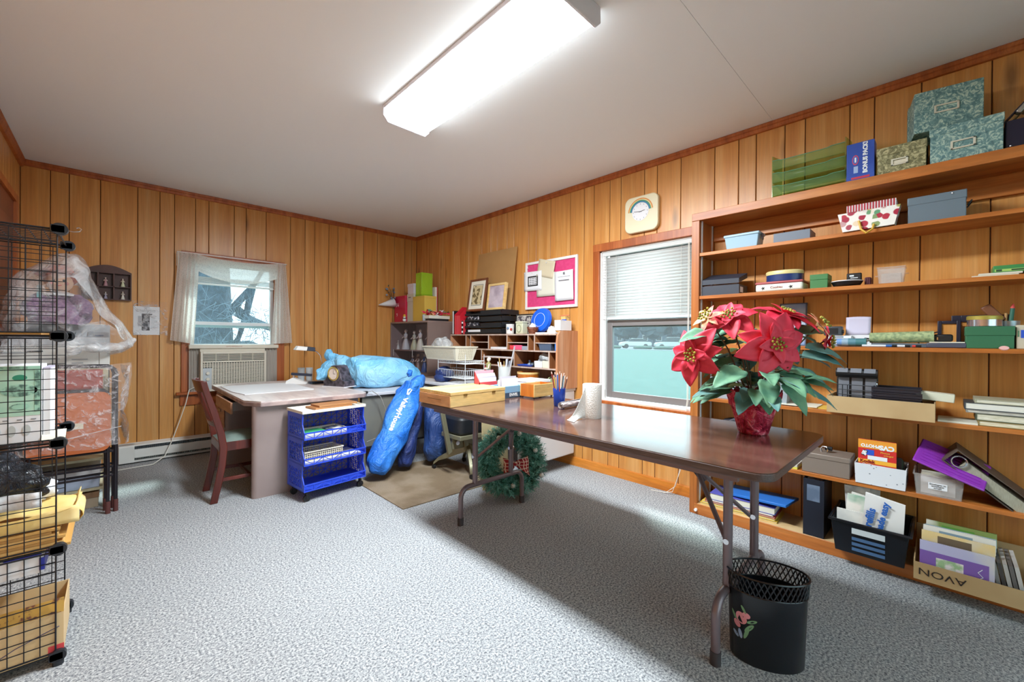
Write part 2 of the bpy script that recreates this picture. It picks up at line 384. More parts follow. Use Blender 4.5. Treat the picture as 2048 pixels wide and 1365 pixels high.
ob('housing', G().box(-.150, .150, -.63, .63, -.022, 0), 'fixture_white', t, bev=.003)
g = G(); P = [(-.135, -.020), (-.140, -.060), (-.118, -.084), (0, -.090), (.118, -.084), (.140, -.060), (.135, -.020)]
g.add([(x, y, z) for y in (-.63, .63) for x, z in P], [(i, 7+i, 8+i, 1+i) for i in range(6)])
g.m = [1, 1, 0, 0, 1, 1]; ob('lens', g, ['lamp_lens', 'lamp_lens_side'], t)
for s_ in (-1, 1):
    ob('end_cap', G().prismy([(-.152, 0), (-.155, -.064), (-.125, -.094), (.125, -.094), (.155, -.064), (.152, 0)], s_*.632-.006, s_*.632+.006), 'fixture_white', t, bev=.003)

# ================================================================ baseboard heater
t = thing('baseboard_heater', 'white electric baseboard heater under the window on the back wall', 'heater', (-2.88, -.001, .0))
L = 1.25
ob('back_plate', G().box(0, L, -.012, 0, .015, .172), 'heater_enamel', t)
ob('front_cover', G().prismx([(-.055, .045), (-.066, .050), (-.066, .118), (-.058, .122), (-.055, .118)], 0.10, L), 'heater_enamel', t)
ob('top_lip', G().prismx([(0, .172), (-.055, .160), (-.062, .150), (-.058, .147), (0, .164)], 0, L), 'heater_enamel', t)
ob('junction_cover', G().prismx([(0, .012), (-.066, .012), (-.066, .148), (-.055, .160), (0, .172)], 0, .10), 'heater_enamel', t, bev=.002)
mat('heater_dark', '4d5258', .5, .3)
g = G()
for i in range(90): x = .105+i*(L-.11)/90; g.box(x, x+.0015, -.052, -.012, .03, .14)
ob('fins', g, 'heater_dark', t, kind='stuff')
for i in range(3): ob('damper_slat', G().box(.10, L, -.056, -.050, .124+i*.009, .128+i*.009), 'heater_dark', t)
ob('bottom_lip', G().prismx([(-.012, .015), (-.060, .012), (-.064, .030), (-.060, .030), (-.056, .017), (-.012, .020)], 0.10, L), 'heater_enamel', t)

# ================================================================ air conditioner
t = thing('air_conditioner', 'beige window air conditioner with louvred grille', 'appliance', (-2.065, -.02, .588))
mat('ac_beige', 'd9d2c3', .5); mat('ac_dark', '3a3c3e', .6); mat('ac_panel', 'b9bfc4', .45)
hw, dpt = .268, .11
ob('body', G().box(-hw, hw, -.06, .32, 0, .40), 'ac_beige', t, bev=.004)
g = G(); g.box(-hw, -hw+.018, -dpt, -.06, 0, .372); g.box(hw-.018, hw, -dpt, -.06, 0, .372); g.box(-hw+.018, hw-.018, -dpt, -.06, .350, .372); g.box(-hw+.018, hw-.018, -dpt, -.06, .0, .02); g.box(-hw+.018, hw-.018, -dpt, -.06, .268, .284)
g.box(-hw+.085, -hw+.09, -dpt, -.06, .02, .22)
ob('front_frame', g, 'ac_beige', t, bev=.003)
ob('dark_backing', G().box(-hw+.018, hw-.018, -.072, -.0605, .02, .35), 'ac_dark', t)
for i in range(5): ob('louvre', G().box(-hw+.02, hw-.02, -dpt+.004, -.08, .291+i*.0122, .2965+i*.0122), 'ac_beige', t)
g = G()
for i in range(4): x = -hw+.018+(2*hw-.036)*(i+1)/5; g.box(x-.002, x+.002, -dpt+.002, -.08, .284, .35)
ob('louvre_ribs', g, 'ac_beige', t)
for i in range(19):
    z = .024+i*.0127; xs = -hw+.09 if z < .22 else -hw+.018
    ob('grille_bar', G().box(xs, hw-.018, -dpt+.003, -.085, z, z+.0062), 'ac_beige', t)
g = G()
for i in range(23):
    x = -hw+.03+i*.0213; g.box(x-.0028, x+.0028, -dpt+.002, -.087, (.02 if x > -hw+.088 else .22), .268)
ob('grille_uprights', g, 'ac_beige', t)
p = ob('control_panel', G().box(-hw+.018, -hw+.085, -dpt+.001, -.07, .02, .218), 'ac_panel', t)
for z in (.17, .115): ob('knob', G().cyl((-hw+.055, -dpt-.012, z), (-hw+.055, -dpt+.001, z), .014, n=16), 'ac_beige', p)
ob('top_rail', G().box(-.35, .388, -.075, -.0, .400, .435), 'ac_beige', t, bev=.003)
mat('brand_red', 'b5705c', .6)
text(t, 'WHITE-WESTINGHOUSE', .012, (0, -.0762, .418), FX, 'brand_red', sx=1.0)
mat('accordion', 'b5aca4', .6)
for a, b in ((-.345, -hw), (hw, .384)):
    n_ = 8; pts = []
    for i in range(n_+1): pts.append((a+(b-a)*i/n_, -.035+(.014 if i % 2 else 0)))
    g = G(); g.add([(x, y, z) for z in (.0, .40) for x, y in pts], [(i, i+1, n_+2+i, n_+1+i) for i in range(n_)])
    ob('side_curtain', g, 'accordion', t, solid=.002, flat=True)
g = G(); g.tube([(-.25, -.10, .03), (-.30, -.06, .045), (-.345, -.055, .02), (-.37, -.07, -.1), (-.41, -.05, -.25), (-.46, -.06, -.41), (-.52, -.13, -.54), (-.60, -.20, -.580), (-.80, -.21, -.583), (-1.0, -.19, -.583)], .004, 6)
ob('power_cord', g, 'cord_white', t)

# ================================================================ curtain on the back-wall window
def curtmat():
    m, n, l, b = newmat('curtain_cloth'); v = ocoord(n, l, rnd=False)
    vo = n.new('ShaderNodeTexVoronoi'); vo.inputs['Scale'].default_value = 120; l.new(v, vo.inputs['Vector'])
    c = ramp(n, l, vo.outputs['Distance'], [(.10, '8f7f8c'), (.24, 'f4efea'), (.8, 'faf6f0')])
    l.new(c, b.inputs['Base Color']); b.inputs['Roughness'].default_value = .9
    tl = n.new('ShaderNodeBsdfTranslucent'); l.new(c, tl.inputs[0]); tr = n.new('ShaderNodeBsdfTransparent')
    m1 = n.new('ShaderNodeMixShader'); m1.inputs[0].default_value = .55; m2 = n.new('ShaderNodeMixShader'); m2.inputs[0].default_value = .12
    l.new(b.outputs[0], m1.inputs[1]); l.new(tl.outputs[0], m1.inputs[2]); l.new(m1.outputs[0], m2.inputs[1]); l.new(tr.outputs[0], m2.inputs[2]); l.new(m2.outputs[0], n['Material Output'].inputs[0])
curtmat()
t = thing('curtain', 'speckled sheer curtain with swagged valance over the air conditioner window', 'curtain', (-2.05, -.07, 1.03))
ZR = .835                                   # rod height above the local origin
def panel(xa0, xa1, xb0, xb1, zb0, zb1, name, ph):
    def fn(u, v):
        k = v; x = (xa0+(xa1-xa0)*u)*(1-k)+(xb0+(xb1-xb0)*u)*k
        z = ZR*(1-k)+(zb0+(zb1-zb0)*u)*k
        y = .012*sin(u*5*2*pi+ph)*(.5+.8*k)+.004*sin(u*13*pi+3*v)
        return (x, y, z)
    return ob(name, G().grid(fn, 60, 24), 'curtain_cloth', t)
panel(-.44, -.285, -.498, -.325, .035, .0, 'side_panel', 0)
panel(.355, .445, .318, .515, .0, .012, 'side_panel', 1.2)
def swag(u, v):
    x = -.30+.67*u; s_ = 4*u*(1-u)
    top = ZR+.002-.045*s_**.8*.7; bot = ZR-.155-.085*s_
    z = top+(bot-top)*v; return (x, -.006-.022*s_*sin(v*pi)+.008*sin(v*7*pi+u)*(.3+s_*.7)*max(0, v-.25), z)
ob('valance', G().grid(swag, 40, 30), 'curtain_cloth', t)
g = G(); g.tube([(-.445, .045, ZR-.005), (-.45, .0, ZR+.004), (-.43, -.004, ZR+.004), (.445, -.004, ZR+.004), (.452, .0, ZR+.004), (.452, .045, ZR)], .004, 6); ob('rod', g, 'white_paint', t)
g = G(); g.tube([(-.452, .03, ZR+.0), (-.452, .028, ZR-.12), (-.445, -.005, ZR-.12), (-.446, -.005, ZR)], .003, 6); ob('bracket', g, 'cord_white', t)
# raised blind behind the valance
t = thing('raised_blind', 'white mini blind gathered up behind the speckled valance', 'blind', (-2.045, -.004, 1.60))
ob('head_rail', G().box(-.35, .35, -.0, .025, .195, .222), 'slat_white', t)
for i in range(9): ob('slat', G().box(-.345, .345, -.0, .024, .02+i*.006, .0225+i*.006), 'slat_white', t)
ob('bottom_rail', G().box(-.345, .345, -.0, .024, -.004, .014), 'slat_white', t, bev=.003)
g = G()
for x in (-.2, .2): g.cyl((x, -.001, .014), (x, -.001, .2), .001, n=5)
g.cyl((.30, -.003, -.55), (.30, -.003, .2), .0014, n=5)
ob('cords', g, 'cord_white', t)

# ================================================================ blind on the right-wall window
t = thing('window_blind', 'white slatted mini blind half lowered behind the folding table', 'blind', (.004, -3.30, 1.27))
YA, YB = -.395, .378
ob('head_rail', G().box(0, .026, YA, YB, .515, .546), 'slat_white', t, bev=.002)
sl = None
for i in range(21):
    z = .026+i*.0233
    if sl is None:
        g = G(); pr = [(-.0128, -.004), (-.0065, -.0012), (0, 0), (.0065, -.0012), (.0128, -.004)]
        g.add([(a, y, b) for y in (YA, YB) for a, b in pr], [(k, k+1, 6+k, 5+k) for k in range(4)])
        sl = ob('slat', g, 'slat_white', t, (.013, 0, z), (0, RD(57), 0), solid=.0006)
    else: share(sl, t, (.013, 0, z), (0, RD(57), 0))
ob('bottom_rail', G().box(.002, .025, YA, YB, -.006, .012), 'slat_white', t, bev=.003)
g = G()
for y in (-.28, .25):
    for x in (.0005, .0255): g.cyl((x, y, 0), (x, y, .52), .0009, n=5)
ob('ladder_cords', g, 'cord_white', t, kind='stuff')
g = G(); g.cyl((-.012, .34, .52), (-.014, .335, .40), .002, n=6); g.cyl((-.014, .335, .40), (-.022, .33, -.58), .0035, n=6); ob('tilt_wand', g, 'slat_white', t)
g = G()
g.tube([(-.008, -.335, .52), (-.010, -.335, -.60), (-.05, -.33, -.75), (-.055, -.32, -1.02), (-.055, -.28, -1.20), (-.060, -.21, -1.264), (-.09, -.11, -1.264)], .0022, 5)
g.tube([(-.008, -.342, .52), (-.010, -.342, -.60), (-.055, -.335, -.75), (-.060, -.325, -1.05), (-.062, -.26, -1.245), (-.072, -.20, -1.264)], .0022, 5)
ob('pull_cords', g, 'cord_white', t)

# ================================================================ built-in shelf unit on the right wall
t = thing('shelf_unit', 'built-in orange pine shelf unit covering the right wall', 'shelf', (0, -3.76, 0))
FXs, YE = -.25, -2.30            # front plane; length to the right (out of frame)
wood('shelf_side', 'a3561f', 'b8692c', 'cb8244', sc=(9, 9, .55), rough=.4)
ob('side_post', G().box(FXs, -.0005, -.048, 0, .0, 1.856), 'shelf_side', t, bev=.002)
ob('top_board', G().box(FXs, -.0005, YE, 0, 1.857, 1.905), 'shelf_wood', t, bev=.002)
ob('back_rail', G().box(-.024, -.0005, YE, -.05, 1.76, 1.857), 'shelf_wood', t, bev=.002)
SZ = {2: 1.650, 3: 1.379, 4: 1.072, 5: .741, 6: .400}
for k, z in SZ.items(): ob('shelf_board', G().box(FXs+.004, -.0005, YE, -.049, z-.020, z), 'shelf_wood', t, bev=.0015)
ob('bottom_board', G().box(FXs, -.0005, YE, -.049, .045, .067), mat('raw_pine', 'd9b98a', .6, col2='cda876', cs=8), t)
ob('kick_board', G().box(FXs-.004, FXs+.018, YE, -.030, .0, .066), 'shelf_wood', t, bev=.002)
for x in (-.21, -.045):
    ob('shelf_standard', G().box(x-.008, x+.008, -.0525, -.0482, .07, 1.857), 'alu', t)
t2 = ob('door_bumper', G().cyl((FXs-.004, -.045-.0, .030), (FXs-.018, -.045, .030), .009, n=12), 'white_paint', t)
# ================================================================ folding table
wood('table_top', '49312a', '5c4036', '6c4e42', sc=(7, .5, 7), rough=.15, var=0, bmp=.005, fine=.8)
mat('table_edge', '4a3a38', .4, col2='5c4a46', cs=12, csc=(20, 1, 20)); mat('leg_metal', '75666a', .35, .35); mat('leg_rubber', '3a3437', .6)
MATS['table_top'].node_tree.nodes['Principled BSDF'].inputs['Coat Weight'].default_value = .35; MATS['table_top'].node_tree.nodes['Principled BSDF'].inputs['Coat Roughness'].default_value = .12
t = thing('folding_table', 'long brown woodgrain folding table with grey metal legs', 'table', (-1.2325, -3.64, 0))
hx, hy, r = .3825, .915, .06
pl = []
for cx, cy, a0 in ((hx-r, hy-r, 0), (-hx+r, hy-r, 90), (-hx+r, -hy+r, 180), (hx-r, -hy+r, 270)):
    for k in range(7): a = RD(a0+15*k); pl.append((cx+r*cos(a), cy+r*sin(a)))
ob('tabletop', G().prism(pl, .7235, .7255), 'table_top', t)
ob('edge_band', G().prism([(x*1.003, y*1.002) for x, y in pl], .700, .7236), 'table_edge', t, bev=.003)
ob('apron', G().box(-hx+.05, -hx+.07, -hy+.1, hy-.1, .672, .7).box(hx-.07, hx-.05, -hy+.1, hy-.1, .672, .7), 'leg_metal', t)
def arc(c, r, a0, a1, n=6): return [(c[0]+r*cos(RD(a0+(a1-a0)*i/n)), c[1]+r*sin(RD(a0+(a1-a0)*i/n))) for i in range(n+1)]
for yl, sg in ((-.712, 1), (.720, -1)):
    xs = (-.098, .202)                                   # the two posts
    for x in xs:
        ob('leg', G().cyl((x, yl, .215), (x, yl, .70), .016, n=14), 'leg_metal', t)
    pts = [(-.205, 0.02)] + [(-.205, .15)] + arc((-.145, .155), .06, 180, 90)[1:] + [(.235, .215)] + arc((.245, .155), .06, 90, 0)[1:] + [(.305, .02)]
    ob('foot_bar', G().tube([(x, yl, z) for x, z in pts], .015, 12), 'leg_metal', t)
    for x in (-.205, .305): ob('foot_cap', G().cyl((x, yl, 0), (x, yl, .045), .018, n=14), 'leg_rubber', t)
    cx, cy, cz = .052, yl+sg*.16, .555
    for x in xs:
        s_ = 1 if x < cx else -1
        ob('brace', G().tube([(x+s_*.012, yl+sg*.012, .385), (cx-s_*.012, cy, cz)], .009, 6), 'leg_metal', t)
        ob('bolt', G().cyl((x-.02, yl, .385), (x+.02, yl, .385), .010, n=10), 'chrome', t)
    ob('slide_channel', G().tube([(cx, cy-sg*.02, cz-.03), (cx, yl+sg*.30, .695)], .014, 4), 'leg_metal', t)
    ob('lock_ring', G().tube([(cx, cy-sg*.005, cz-.008), (cx, cy+sg*.045, cz+.048)], .018, 8), 'leg_rubber', t)
    ob('pivot_plate', G().box(xs[0]-.05, xs[1]+.05, yl-.03, yl+.03, .690, .701), 'leg_metal', t)
TZ = .7257
# ---------------------------------------------------------------- things on the table
wood('pine', 'd9ab62', 'e6c07c', 'edcf95', sc=(.7, 9, 9), rough=.5, var=.02, knots=.5)
wood('pine_end', 'c58a55', 'd49b68', 'dfae80', sc=(.9, .9, 9), rough=.5, var=.02, knots=0)
mat('seam', '7a5428', .8)
t = thing('wooden_case', 'pale pine hinged case with brass latches on the folding table', 'box', (-1.612, -3.056, TZ), RD(1))
ob('case_body', G().box(0, .405, 0, .30, 0, .062), 'pine', t, bev=.002)
ob('case_lid', G().box(-.001, .406, -.001, .301, .0635, .082), 'pine', t, bev=.002)
ob('end_panel', G().box(-.004, 0, .002, .298, .002, .061), 'pine_end', t)
ob('finger_slot', G().box(-.005, -.0038, .08, .21, .034, .037), 'seam', t)
for x in (.10, .31): ob('latch', G().box(x-.012, x+.012, -.004, 0, .057, .068), mat('brass', 'a98b4a', .35, .9), t)
# small open box on feet
wood('box_orange', 'a8540f', 'bd661a', 'cc7a2c', sc=(9, 9, 1), rough=.4, var=0)
t = thing('wooden_box', 'small open wooden box on little feet beside the blue caddy', 'box', (-1.028, -3.122, TZ))
W_, D_, hh = .19, .125, .088
ob('front_panel', G().box(0, W_, 0, .006, .010, hh), 'pine', t, bev=.001)
ob('back_panel', G().box(0, W_, D_-.006, D_, .010, hh), 'pine', t, bev=.001)
for x in (0, W_-.006): ob('side_panel', G().box(x, x+.006, .006, D_-.006, .010, hh), 'box_orange', t)
ob('bottom', G().box(.006, W_-.006, .006, D_-.006, .010, .015), 'box_orange', t)
for x in (.012, W_-.012):
    for y in (.012, D_-.012): ob('foot', G().lathe([(.004, 0), (.008, .004), (.007, .010)], 10, (x, y)), 'table_edge', t)
# blue envelope caddy
t = thing('envelope_caddy', 'light blue plastic caddy with a handle and dark printed label', 'caddy', (-1.165, -2.985, TZ))
mat('caddy_blue', '86b8dc', .4); mat('label_navy', '3c5168', .5); mat('print_white', 'e8edf0', .6); mat('print_black', '17171a', .6)
ob('basin', G().tray(0, .165, 0, .12, .0, .075, .004, .004), 'caddy_blue', t, bev=.001)
ob('label', G().box(.015, .16, -.004, -.001, .004, .034), 'label_navy', t)
text(t, 'ENVEL', .026, (.088, -.0046, .019), FX, 'print_white', bold=.0008)
g = G(); g.tube([(.083, .06, .01), (.083, .06, .085), (.075, .06, .105), (.083, .06, .12), (.091, .06, .105), (.083, .06, .085)], .008, 8); ob('handle', g, 'caddy_blue', t)
ob('divider', G().box(.004, .161, .058, .062, .004, .082), 'caddy_blue', t)
for i, (c, x, y, w, h, a, nm) in enumerate((('e9e2de', .01, .016, .14, .118, .10, 'white envelope leaning in the blue caddy, nearest'), ('c9c3cf', .012, .032, .14, .128, .05, 'lilac grey envelope standing in the blue caddy'),
                                       ('f0e9dd', .006, .046, .15, .108, .02, 'cream envelope standing in the blue caddy'))):
    tag(ob('envelope', G().box(0, w, 0, .003, 0, h), mat('env%d' % i, c, .7), None, (-1.165+x, -2.985+y, TZ+.005), (RD(-4), 0, RD(0))), nm, 'envelope', 'envelopes in the blue caddy')
# pink letter holder with cards
t = thing('letter_holder', 'pink and red cardboard letter holder full of cards behind the pine case', 'holder', (-1.24, -2.845, TZ))
mat('pink_card', 'e9a7b6', .6); mat('red_card', 'd9484d', .6)
ob('back_panel', G().box(0, .16, .05, .054, 0, .165), 'pink_card', t); ob('front_panel', G().box(0, .15, 0, .004, 0, .095), 'red_card', t)
ob('side_panel', G().prismx([(.0, 0), (.054, 0), (.054, .165), (.0, .095)], 0, .004), 'red_card', t); ob('bottom', G().box(.004, .16, .004, .05, 0, .004), 'red_card', t)
for i in range(4): ob('card', G().box(.008, .15+.004*i, .009+.010*i, .011+.010*i, .005, .12+.009*i), mat('env%d' % (i % 3), '', .7), t)
# blue tumbler with pens and pencils
t = thing('tumbler', 'blue plastic tumbler holding pens beside the small wooden box', 'cup', (-1.115, -3.394, TZ))
mat('tumbler_blue', '1f4cc0', .25)
g = G(); g.lathe([(.027, 0), (.030, .004), (.036, .100), (.0345, .100), (.0285, .006), (.026, .005)], 24); ob('cup', g, 'tumbler_blue', t)
random.seed(11); pc = ['b03a30', 'e6dcc8', '2b5fa8', 'd6d2cc', '8a2f2c', 'e0b84a', '38456a', 'c8c4c0', 'c46a5e', '3b6e86', 'f1efe8', '6a3a34', 'd8cfc2']
for i in range(13):
    a = 2*pi*i/13; b = random.uniform(.5, 1); x0, y0 = .014*cos(a)*b, .014*sin(a)*b; x1, y1 = .058*cos(a)*b, .058*sin(a)*b; zz = random.uniform(.155, .19)
    p = tag(thing('pencil', '', 'pencil'), ('%s in the blue tumbler' % ['dark red pencil', 'cream pen', 'blue pen', 'pale grey pencil', 'maroon pencil', 'yellow pencil', 'navy pen', 'silver pen', 'salmon pink pencil', 'teal pen', 'white pen', 'brown pencil', 'beige pencil'][i]), 'pencil', 'pens and pencils in the tumbler')
    p.location = (-1.115+x0, -3.394+y0, TZ+.007); d = Vector((x1-x0, y1-y0, zz)); L = d.length; p.rotation_euler = d.to_track_quat('Z', 'Y').to_euler()
    ob('shaft', G().cyl((0, 0, 0), (0, 0, L-.012), .0036, n=6), mat('pen'+pc[i], pc[i], .45), p); ob('tip', G().cyl((0, 0, L-.012), (0, 0, L), .0036, .002, n=8), mat('pentip', 'd9b7a8', .5), p)
# rolled magazine lying behind the paper roll
t = thing('rolled_paper', 'rolled glossy paper lying beside the blue tumbler', 'paper roll', (-1.20, -3.475, TZ), RD(3))
g = G(); sp = []
for i in range(50): a = i*.42; r_ = .006+.0135*i/50; sp.append((r_*cos(a), r_*sin(a)))
g.add([(x, y, z+.0195) for x in (0, .27) for y, z in sp], [(i, i+1, 51+i, 50+i) for i in range(49)]); ob('sheet', g, mat('magazine', 'c9c2c0', .3, col2='7b6a6c', cs=9, csc=(3, 20, 20)), t, solid=.0008)
# paper towel roll with a loose sheet
mat('paper_towel', 'efedea', .95, bmp=.3, bs=160)
t = thing('paper_towel_roll', 'white paper towel roll standing with its loose end trailing', 'paper roll', (-1.262, -3.718, TZ))
g = G(); g.lathe([(.015, 0), (.044, 0), (.045, .004), (.045, .156), (.043, .160), (.015, .160), (.015, 0)], 40, close=False); ob('roll', g, 'paper_towel', t)
def loose(u, v):
    s_ = u; ang = RD(150); base = Vector((.0455*cos(ang+.4), .0455*sin(ang+.4), 0))
    d = Vector((-.76, .18, 0)); fl = .155*(1-s_)**1.7
    top = (.157-.06*s_)*(1-s_)**1.4
    p = base+d*(.13*s_); z = .0015+v*max(top, .002)
    p += Vector((-.02, -.05, 0))*(s_**2)*(1-v); return (p.x-.012*v*(1-s_)*s_, p.y+.02*sin(v*3)*s_, z)
ob('loose_sheet', G().grid(loose, 20, 10), 'paper_towel', t, solid=.0008)

# ================================================================ poinsettia in a foil-wrapped pot
CR = Vector((.7208, -.693, 0)); CF = Vector((-.693, -.7208, 0)); CU = Vector((0, 0, 1))   # right, toward the room, up
def foil():
    m, n, l, b = newmat('red_foil'); v = ocoord(n, l); h = noise(n, l, v, 26, 5, .65, 1.2)
    l.new(ramp(n, l, h, [(.35, 'a8143a'), (.52, 'e23c5c'), (.68, 'ff9aa8')]), b.inputs['Base Color']); b.inputs['Metallic'].default_value = .55; b.inputs['Roughness'].default_value = .28
    bump(n, l, b, h, .9, .02)
foil()
mat('bract', 'e03a52', .6, col2='cc2440', cs=14); mat('bract_pink', 'e66f66', .6, col2='e9c08a', cs=22)
mat('leaf_green', '6b9a78', .6, col2='4f8068', cs=18); mat('leaf_teal', '55888a', .6, col2='6f968c', cs=14); mat('leaf_pale', '8fae72', .6, col2='b9cc92', cs=20)
mat('stem_green', '5a4a34', .8); mat('berry', 'b7a23c', .6, col2='6d7a2c', cs=30)
PX, PY = -1.05, -4.35
t = thing('poinsettia', 'artificial red poinsettia in a red foil-wrapped pot on the table', 'plant', (PX, PY, TZ))
random.seed(5)
g = G(); n_ = 56; prof = [(.050, 0), (.054, .004), (.076, .100), (.080, .108), (.086, .112), (.094, .150), (.099, .172), (.092, .160), (.080, .120)]
for r_, z in prof: g.v += [Vector(((r_+.004*sin(i*2.4+z*60)*(z > .01)+.003*random.uniform(-1, 1))*cos(2*pi*i/n_), (r_+.004*sin(i*2.4+z*60)*(z > .01))*sin(2*pi*i/n_), z+(.010*sin(i*1.7) if z > .16 else 0))) for i in range(n_)]
for j in range(len(prof)-1): g.f += [(j*n_+i, j*n_+(i+1)%n_, (j+1)*n_+(i+1)%n_, (j+1)*n_+i) for i in range(n_)]
g.f.append(tuple(range(n_-1, -1, -1))); g.m = [0]*len(g.f)
ob('pot', g, 'red_foil', t, ang=80)
ob('moss', G().lathe([(.02, .15), (.082, .135)], 16), 'stem_green', t)
def leafmesh(name, m, L, w, droop=.25, fold=.25, teeth=0):
    def fn(u, v):
        s_ = (v-.5)*2; prof_ = sin(pi*min(1, u**.85))**.75*(1-.25*u)
        if teeth: prof_ *= 1+.10*abs(sin(u*pi*teeth))
        y = s_*w*.5*prof_; z = fold*abs(y)-droop*L*u*u+.012*L*sin(u*18)*abs(s_)
        return (u*L, y, z)
    g = G().grid(fn, 14, 7); me = ob(name, g, m, None, solid=.0006); return me
protos = {}
def proto(key, *a):
    if key not in protos: protos[key] = leafmesh(*a); protos[key].name = '@'+key
    return protos[key]
def addleaf(kind, pos, direction, normal, sc=1):
    pr = protos[kind]; o = bpy.data.objects.new({'b': 'bract', 'p': 'bract', 'g': 'leaf', 't': 'leaf', 'l': 'leaf', 's': 'leaf'}[kind], pr.data); COL.objects.link(o)
    q = o.modifiers.new('solid', 'SOLIDIFY'); q.thickness = .0006
    x = Vector(direction).normalized(); z = (Vector(normal)-x*x.dot(Vector(normal))).normalized(); y = z.cross(x)
    m = Matrix((x, y, z)).transposed().to_4x4() @ Matrix.Scale(sc, 4); m.translation = pos; o.parent = t; o.matrix_local = m
proto('b', 'bract', 'bract', .125, .088, .30, .25); proto('p', 'bract', 'bract_pink', .075, .034, .25, .3)
proto('g', 'leaf', 'leaf_green', .135, .080, .35, .3, 4); proto('t', 'leaf', 'leaf_teal', .140, .075, .4, .25, 4); proto('l', 'leaf', 'leaf_pale', .085, .045, .3, .3, 3)
def P3(u, w, d): return CR*u+CU*w+CF*d
FL = [(-.01, .357, .145, (0, .10, 1), 1.08, 'b', 8), (-.265, .315, .05, (-.75, -.05, .55), .98, 'b', 7), (-.115, .462, .03, (-.45, .62, .5), .95, 'b', 7), (.125, .475, .00, (.25, .93, .35), 1.0, 'b', 7),
      (.265, .372, .03, (.8, -.1, .5), .55, 'b', 6), (.225, .435, .05, (.6, .5, .6), .85, 'p', 6), (-.20, .462, .03, (-.7, .5, .4), .85, 'p', 6)]
for u, w, d, nn, sc, kd, cnt in FL:
    c = P3(u, w, d); nrm = P3(*nn).normalized(); a1 = nrm.orthogonal().normalized(); a2 = nrm.cross(a1)
    base = P3(u*.12, .15, d*.12)
    ob('stem', G().tube([base, base.lerp(c, .5)+Vector((0, 0, .03)), c-nrm*.004], .0028, 6), 'stem_green', t)
    off = random.uniform(0, 6)
    for i in range(cnt):
        an = off+2*pi*i/cnt+random.uniform(-.2, .2); dr = a1*cos(an)+a2*sin(an)
        lift = random.uniform(.05, .38); addleaf(kd, c, dr+nrm*lift, nrm-dr*lift, sc*random.uniform(.82, 1.1))
    if kd == 'b':
        for i in range(4): an = off+1.57*i+.5; dr = a1*cos(an)+a2*sin(an); addleaf('b', c+nrm*.004, dr+nrm*.7, nrm-dr*.7, sc*.55)
    g = G()
    for i in range(16): an = 2.4*i; rr = .0062*math.sqrt(i)*1.15; g.sph(c+nrm*(.022+.003*(i % 3))+a1*rr*cos(an)+a2*rr*sin(an), .0048, 6, 5)
    ob('flower_centre', g, 'berry', t)
for i in range(130):
    az = random.uniform(0, 2*pi); w = random.uniform(.16, .44); rad = random.uniform(.03, .15)*(1.2-abs(w-.28))
    dr = CR*cos(az)+CF*sin(az); pos = dr*rad+CU*w; el = random.uniform(-.35, .35)
    if sin(az) > .1 and w > .26: continue
    addleaf(random.choice('ggttl'), pos, dr+CU*el, CU-dr*el*.8+CF*.3, random.uniform(.75, 1.15))
for u, w, d, k, sc, el in ((.15, .315, .06, 't', 1.15, .05), (.13, .255, .05, 't', 1.2, -.25), (-.10, .26, .10, 'g', 1.15, -.1), (.03, .21, .13, 'g', .95, -.6), (-.03, .225, .13, 'g', .95, -.4), (.14, .40, .03, 'g', 1.0, .3), (-.04, .46, .0, 'l', 1.1, .3), (.04, .44, .0, 'g', .8, .5), (-.20, .40, .05, 'g', .9, .0), (.17, .345, .05, 't', 1.2, -.02)):
    dr = (CR*u+CF*d*.6).normalized(); addleaf(k, P3(u, w, d), dr+CU*el, CU+CF*.6-dr*el, sc)
for q in protos.values(): bpy.data.objects.remove(q)
for i in range(9):
    a = random.uniform(0, 6.28); e = Vector((cos(a), sin(a), 0)); ob('twig', G().tube([e*.02+CU*.14, e*.08+CU*.24, e*.15+CU*(.26+.12*random.random())], .002, 5), 'stem_green', t)

# ================================================================ oval waste bin
def binmat():
    m, n, l, b = newmat('bin_enamel'); b.inputs['Base Color'].default_value = lin('10131a'); b.inputs['Roughness'].default_value = .28
binmat()
t = thing('waste_bin', 'black oval metal waste bin with pierced rim and painted roses', 'waste bin', (-1.277, -4.462, 0), RD(-62))
A, B_, hb = .122, .080, .300
def ell(r, z): return [(A*r*cos(2*pi*i/48), B_*r*sin(2*pi*i/48), z) for i in range(48)]
g = G(); rings = [(.90, .0), (.92, .003), (.985, .238), (.978, .238), (.905, .008), (.0, .008)]
vs = []
for r_, z in rings[:-1]: vs += ell(r_, z)
fs = [(j*48+i, j*48+(i+1)%48, (j+1)*48+(i+1)%48, (j+1)*48+i) for j in range(4) for i in range(48)]+[tuple(range(47, -1, -1)), tuple(range(4*48, 5*48))]
ob('body', g.add(vs, fs), 'bin_enamel', t)
ob('rim', G().tube(ell(1.03, .297), .0035, 6, closed=True), 'bin_enamel', t); ob('rim_band', G().tube(ell(.985, .240), .0025, 6, closed=True), 'bin_enamel', t)
g = G()
for i in range(44):                                   # interlaced pierced lattice
    for s_ in (-1, 1):
        pts = []
        for k in range(7):
            a = 2*pi*(i+s_*k/6*1.6)/44; f_ = k/6; r_ = .985+.04*f_; pts.append((A*r_*cos(a), B_*r_*sin(a), .240+.057*f_))
        g.tube(pts, .0023, 4)
ob('pierced_lattice', g, 'bin_enamel', t, kind='stuff')
mat('rose_pink', 'd98f98', .6); mat('rose_leaf', '6f9a72', .6); mat('rose_blue', '8fa7c6', .6)
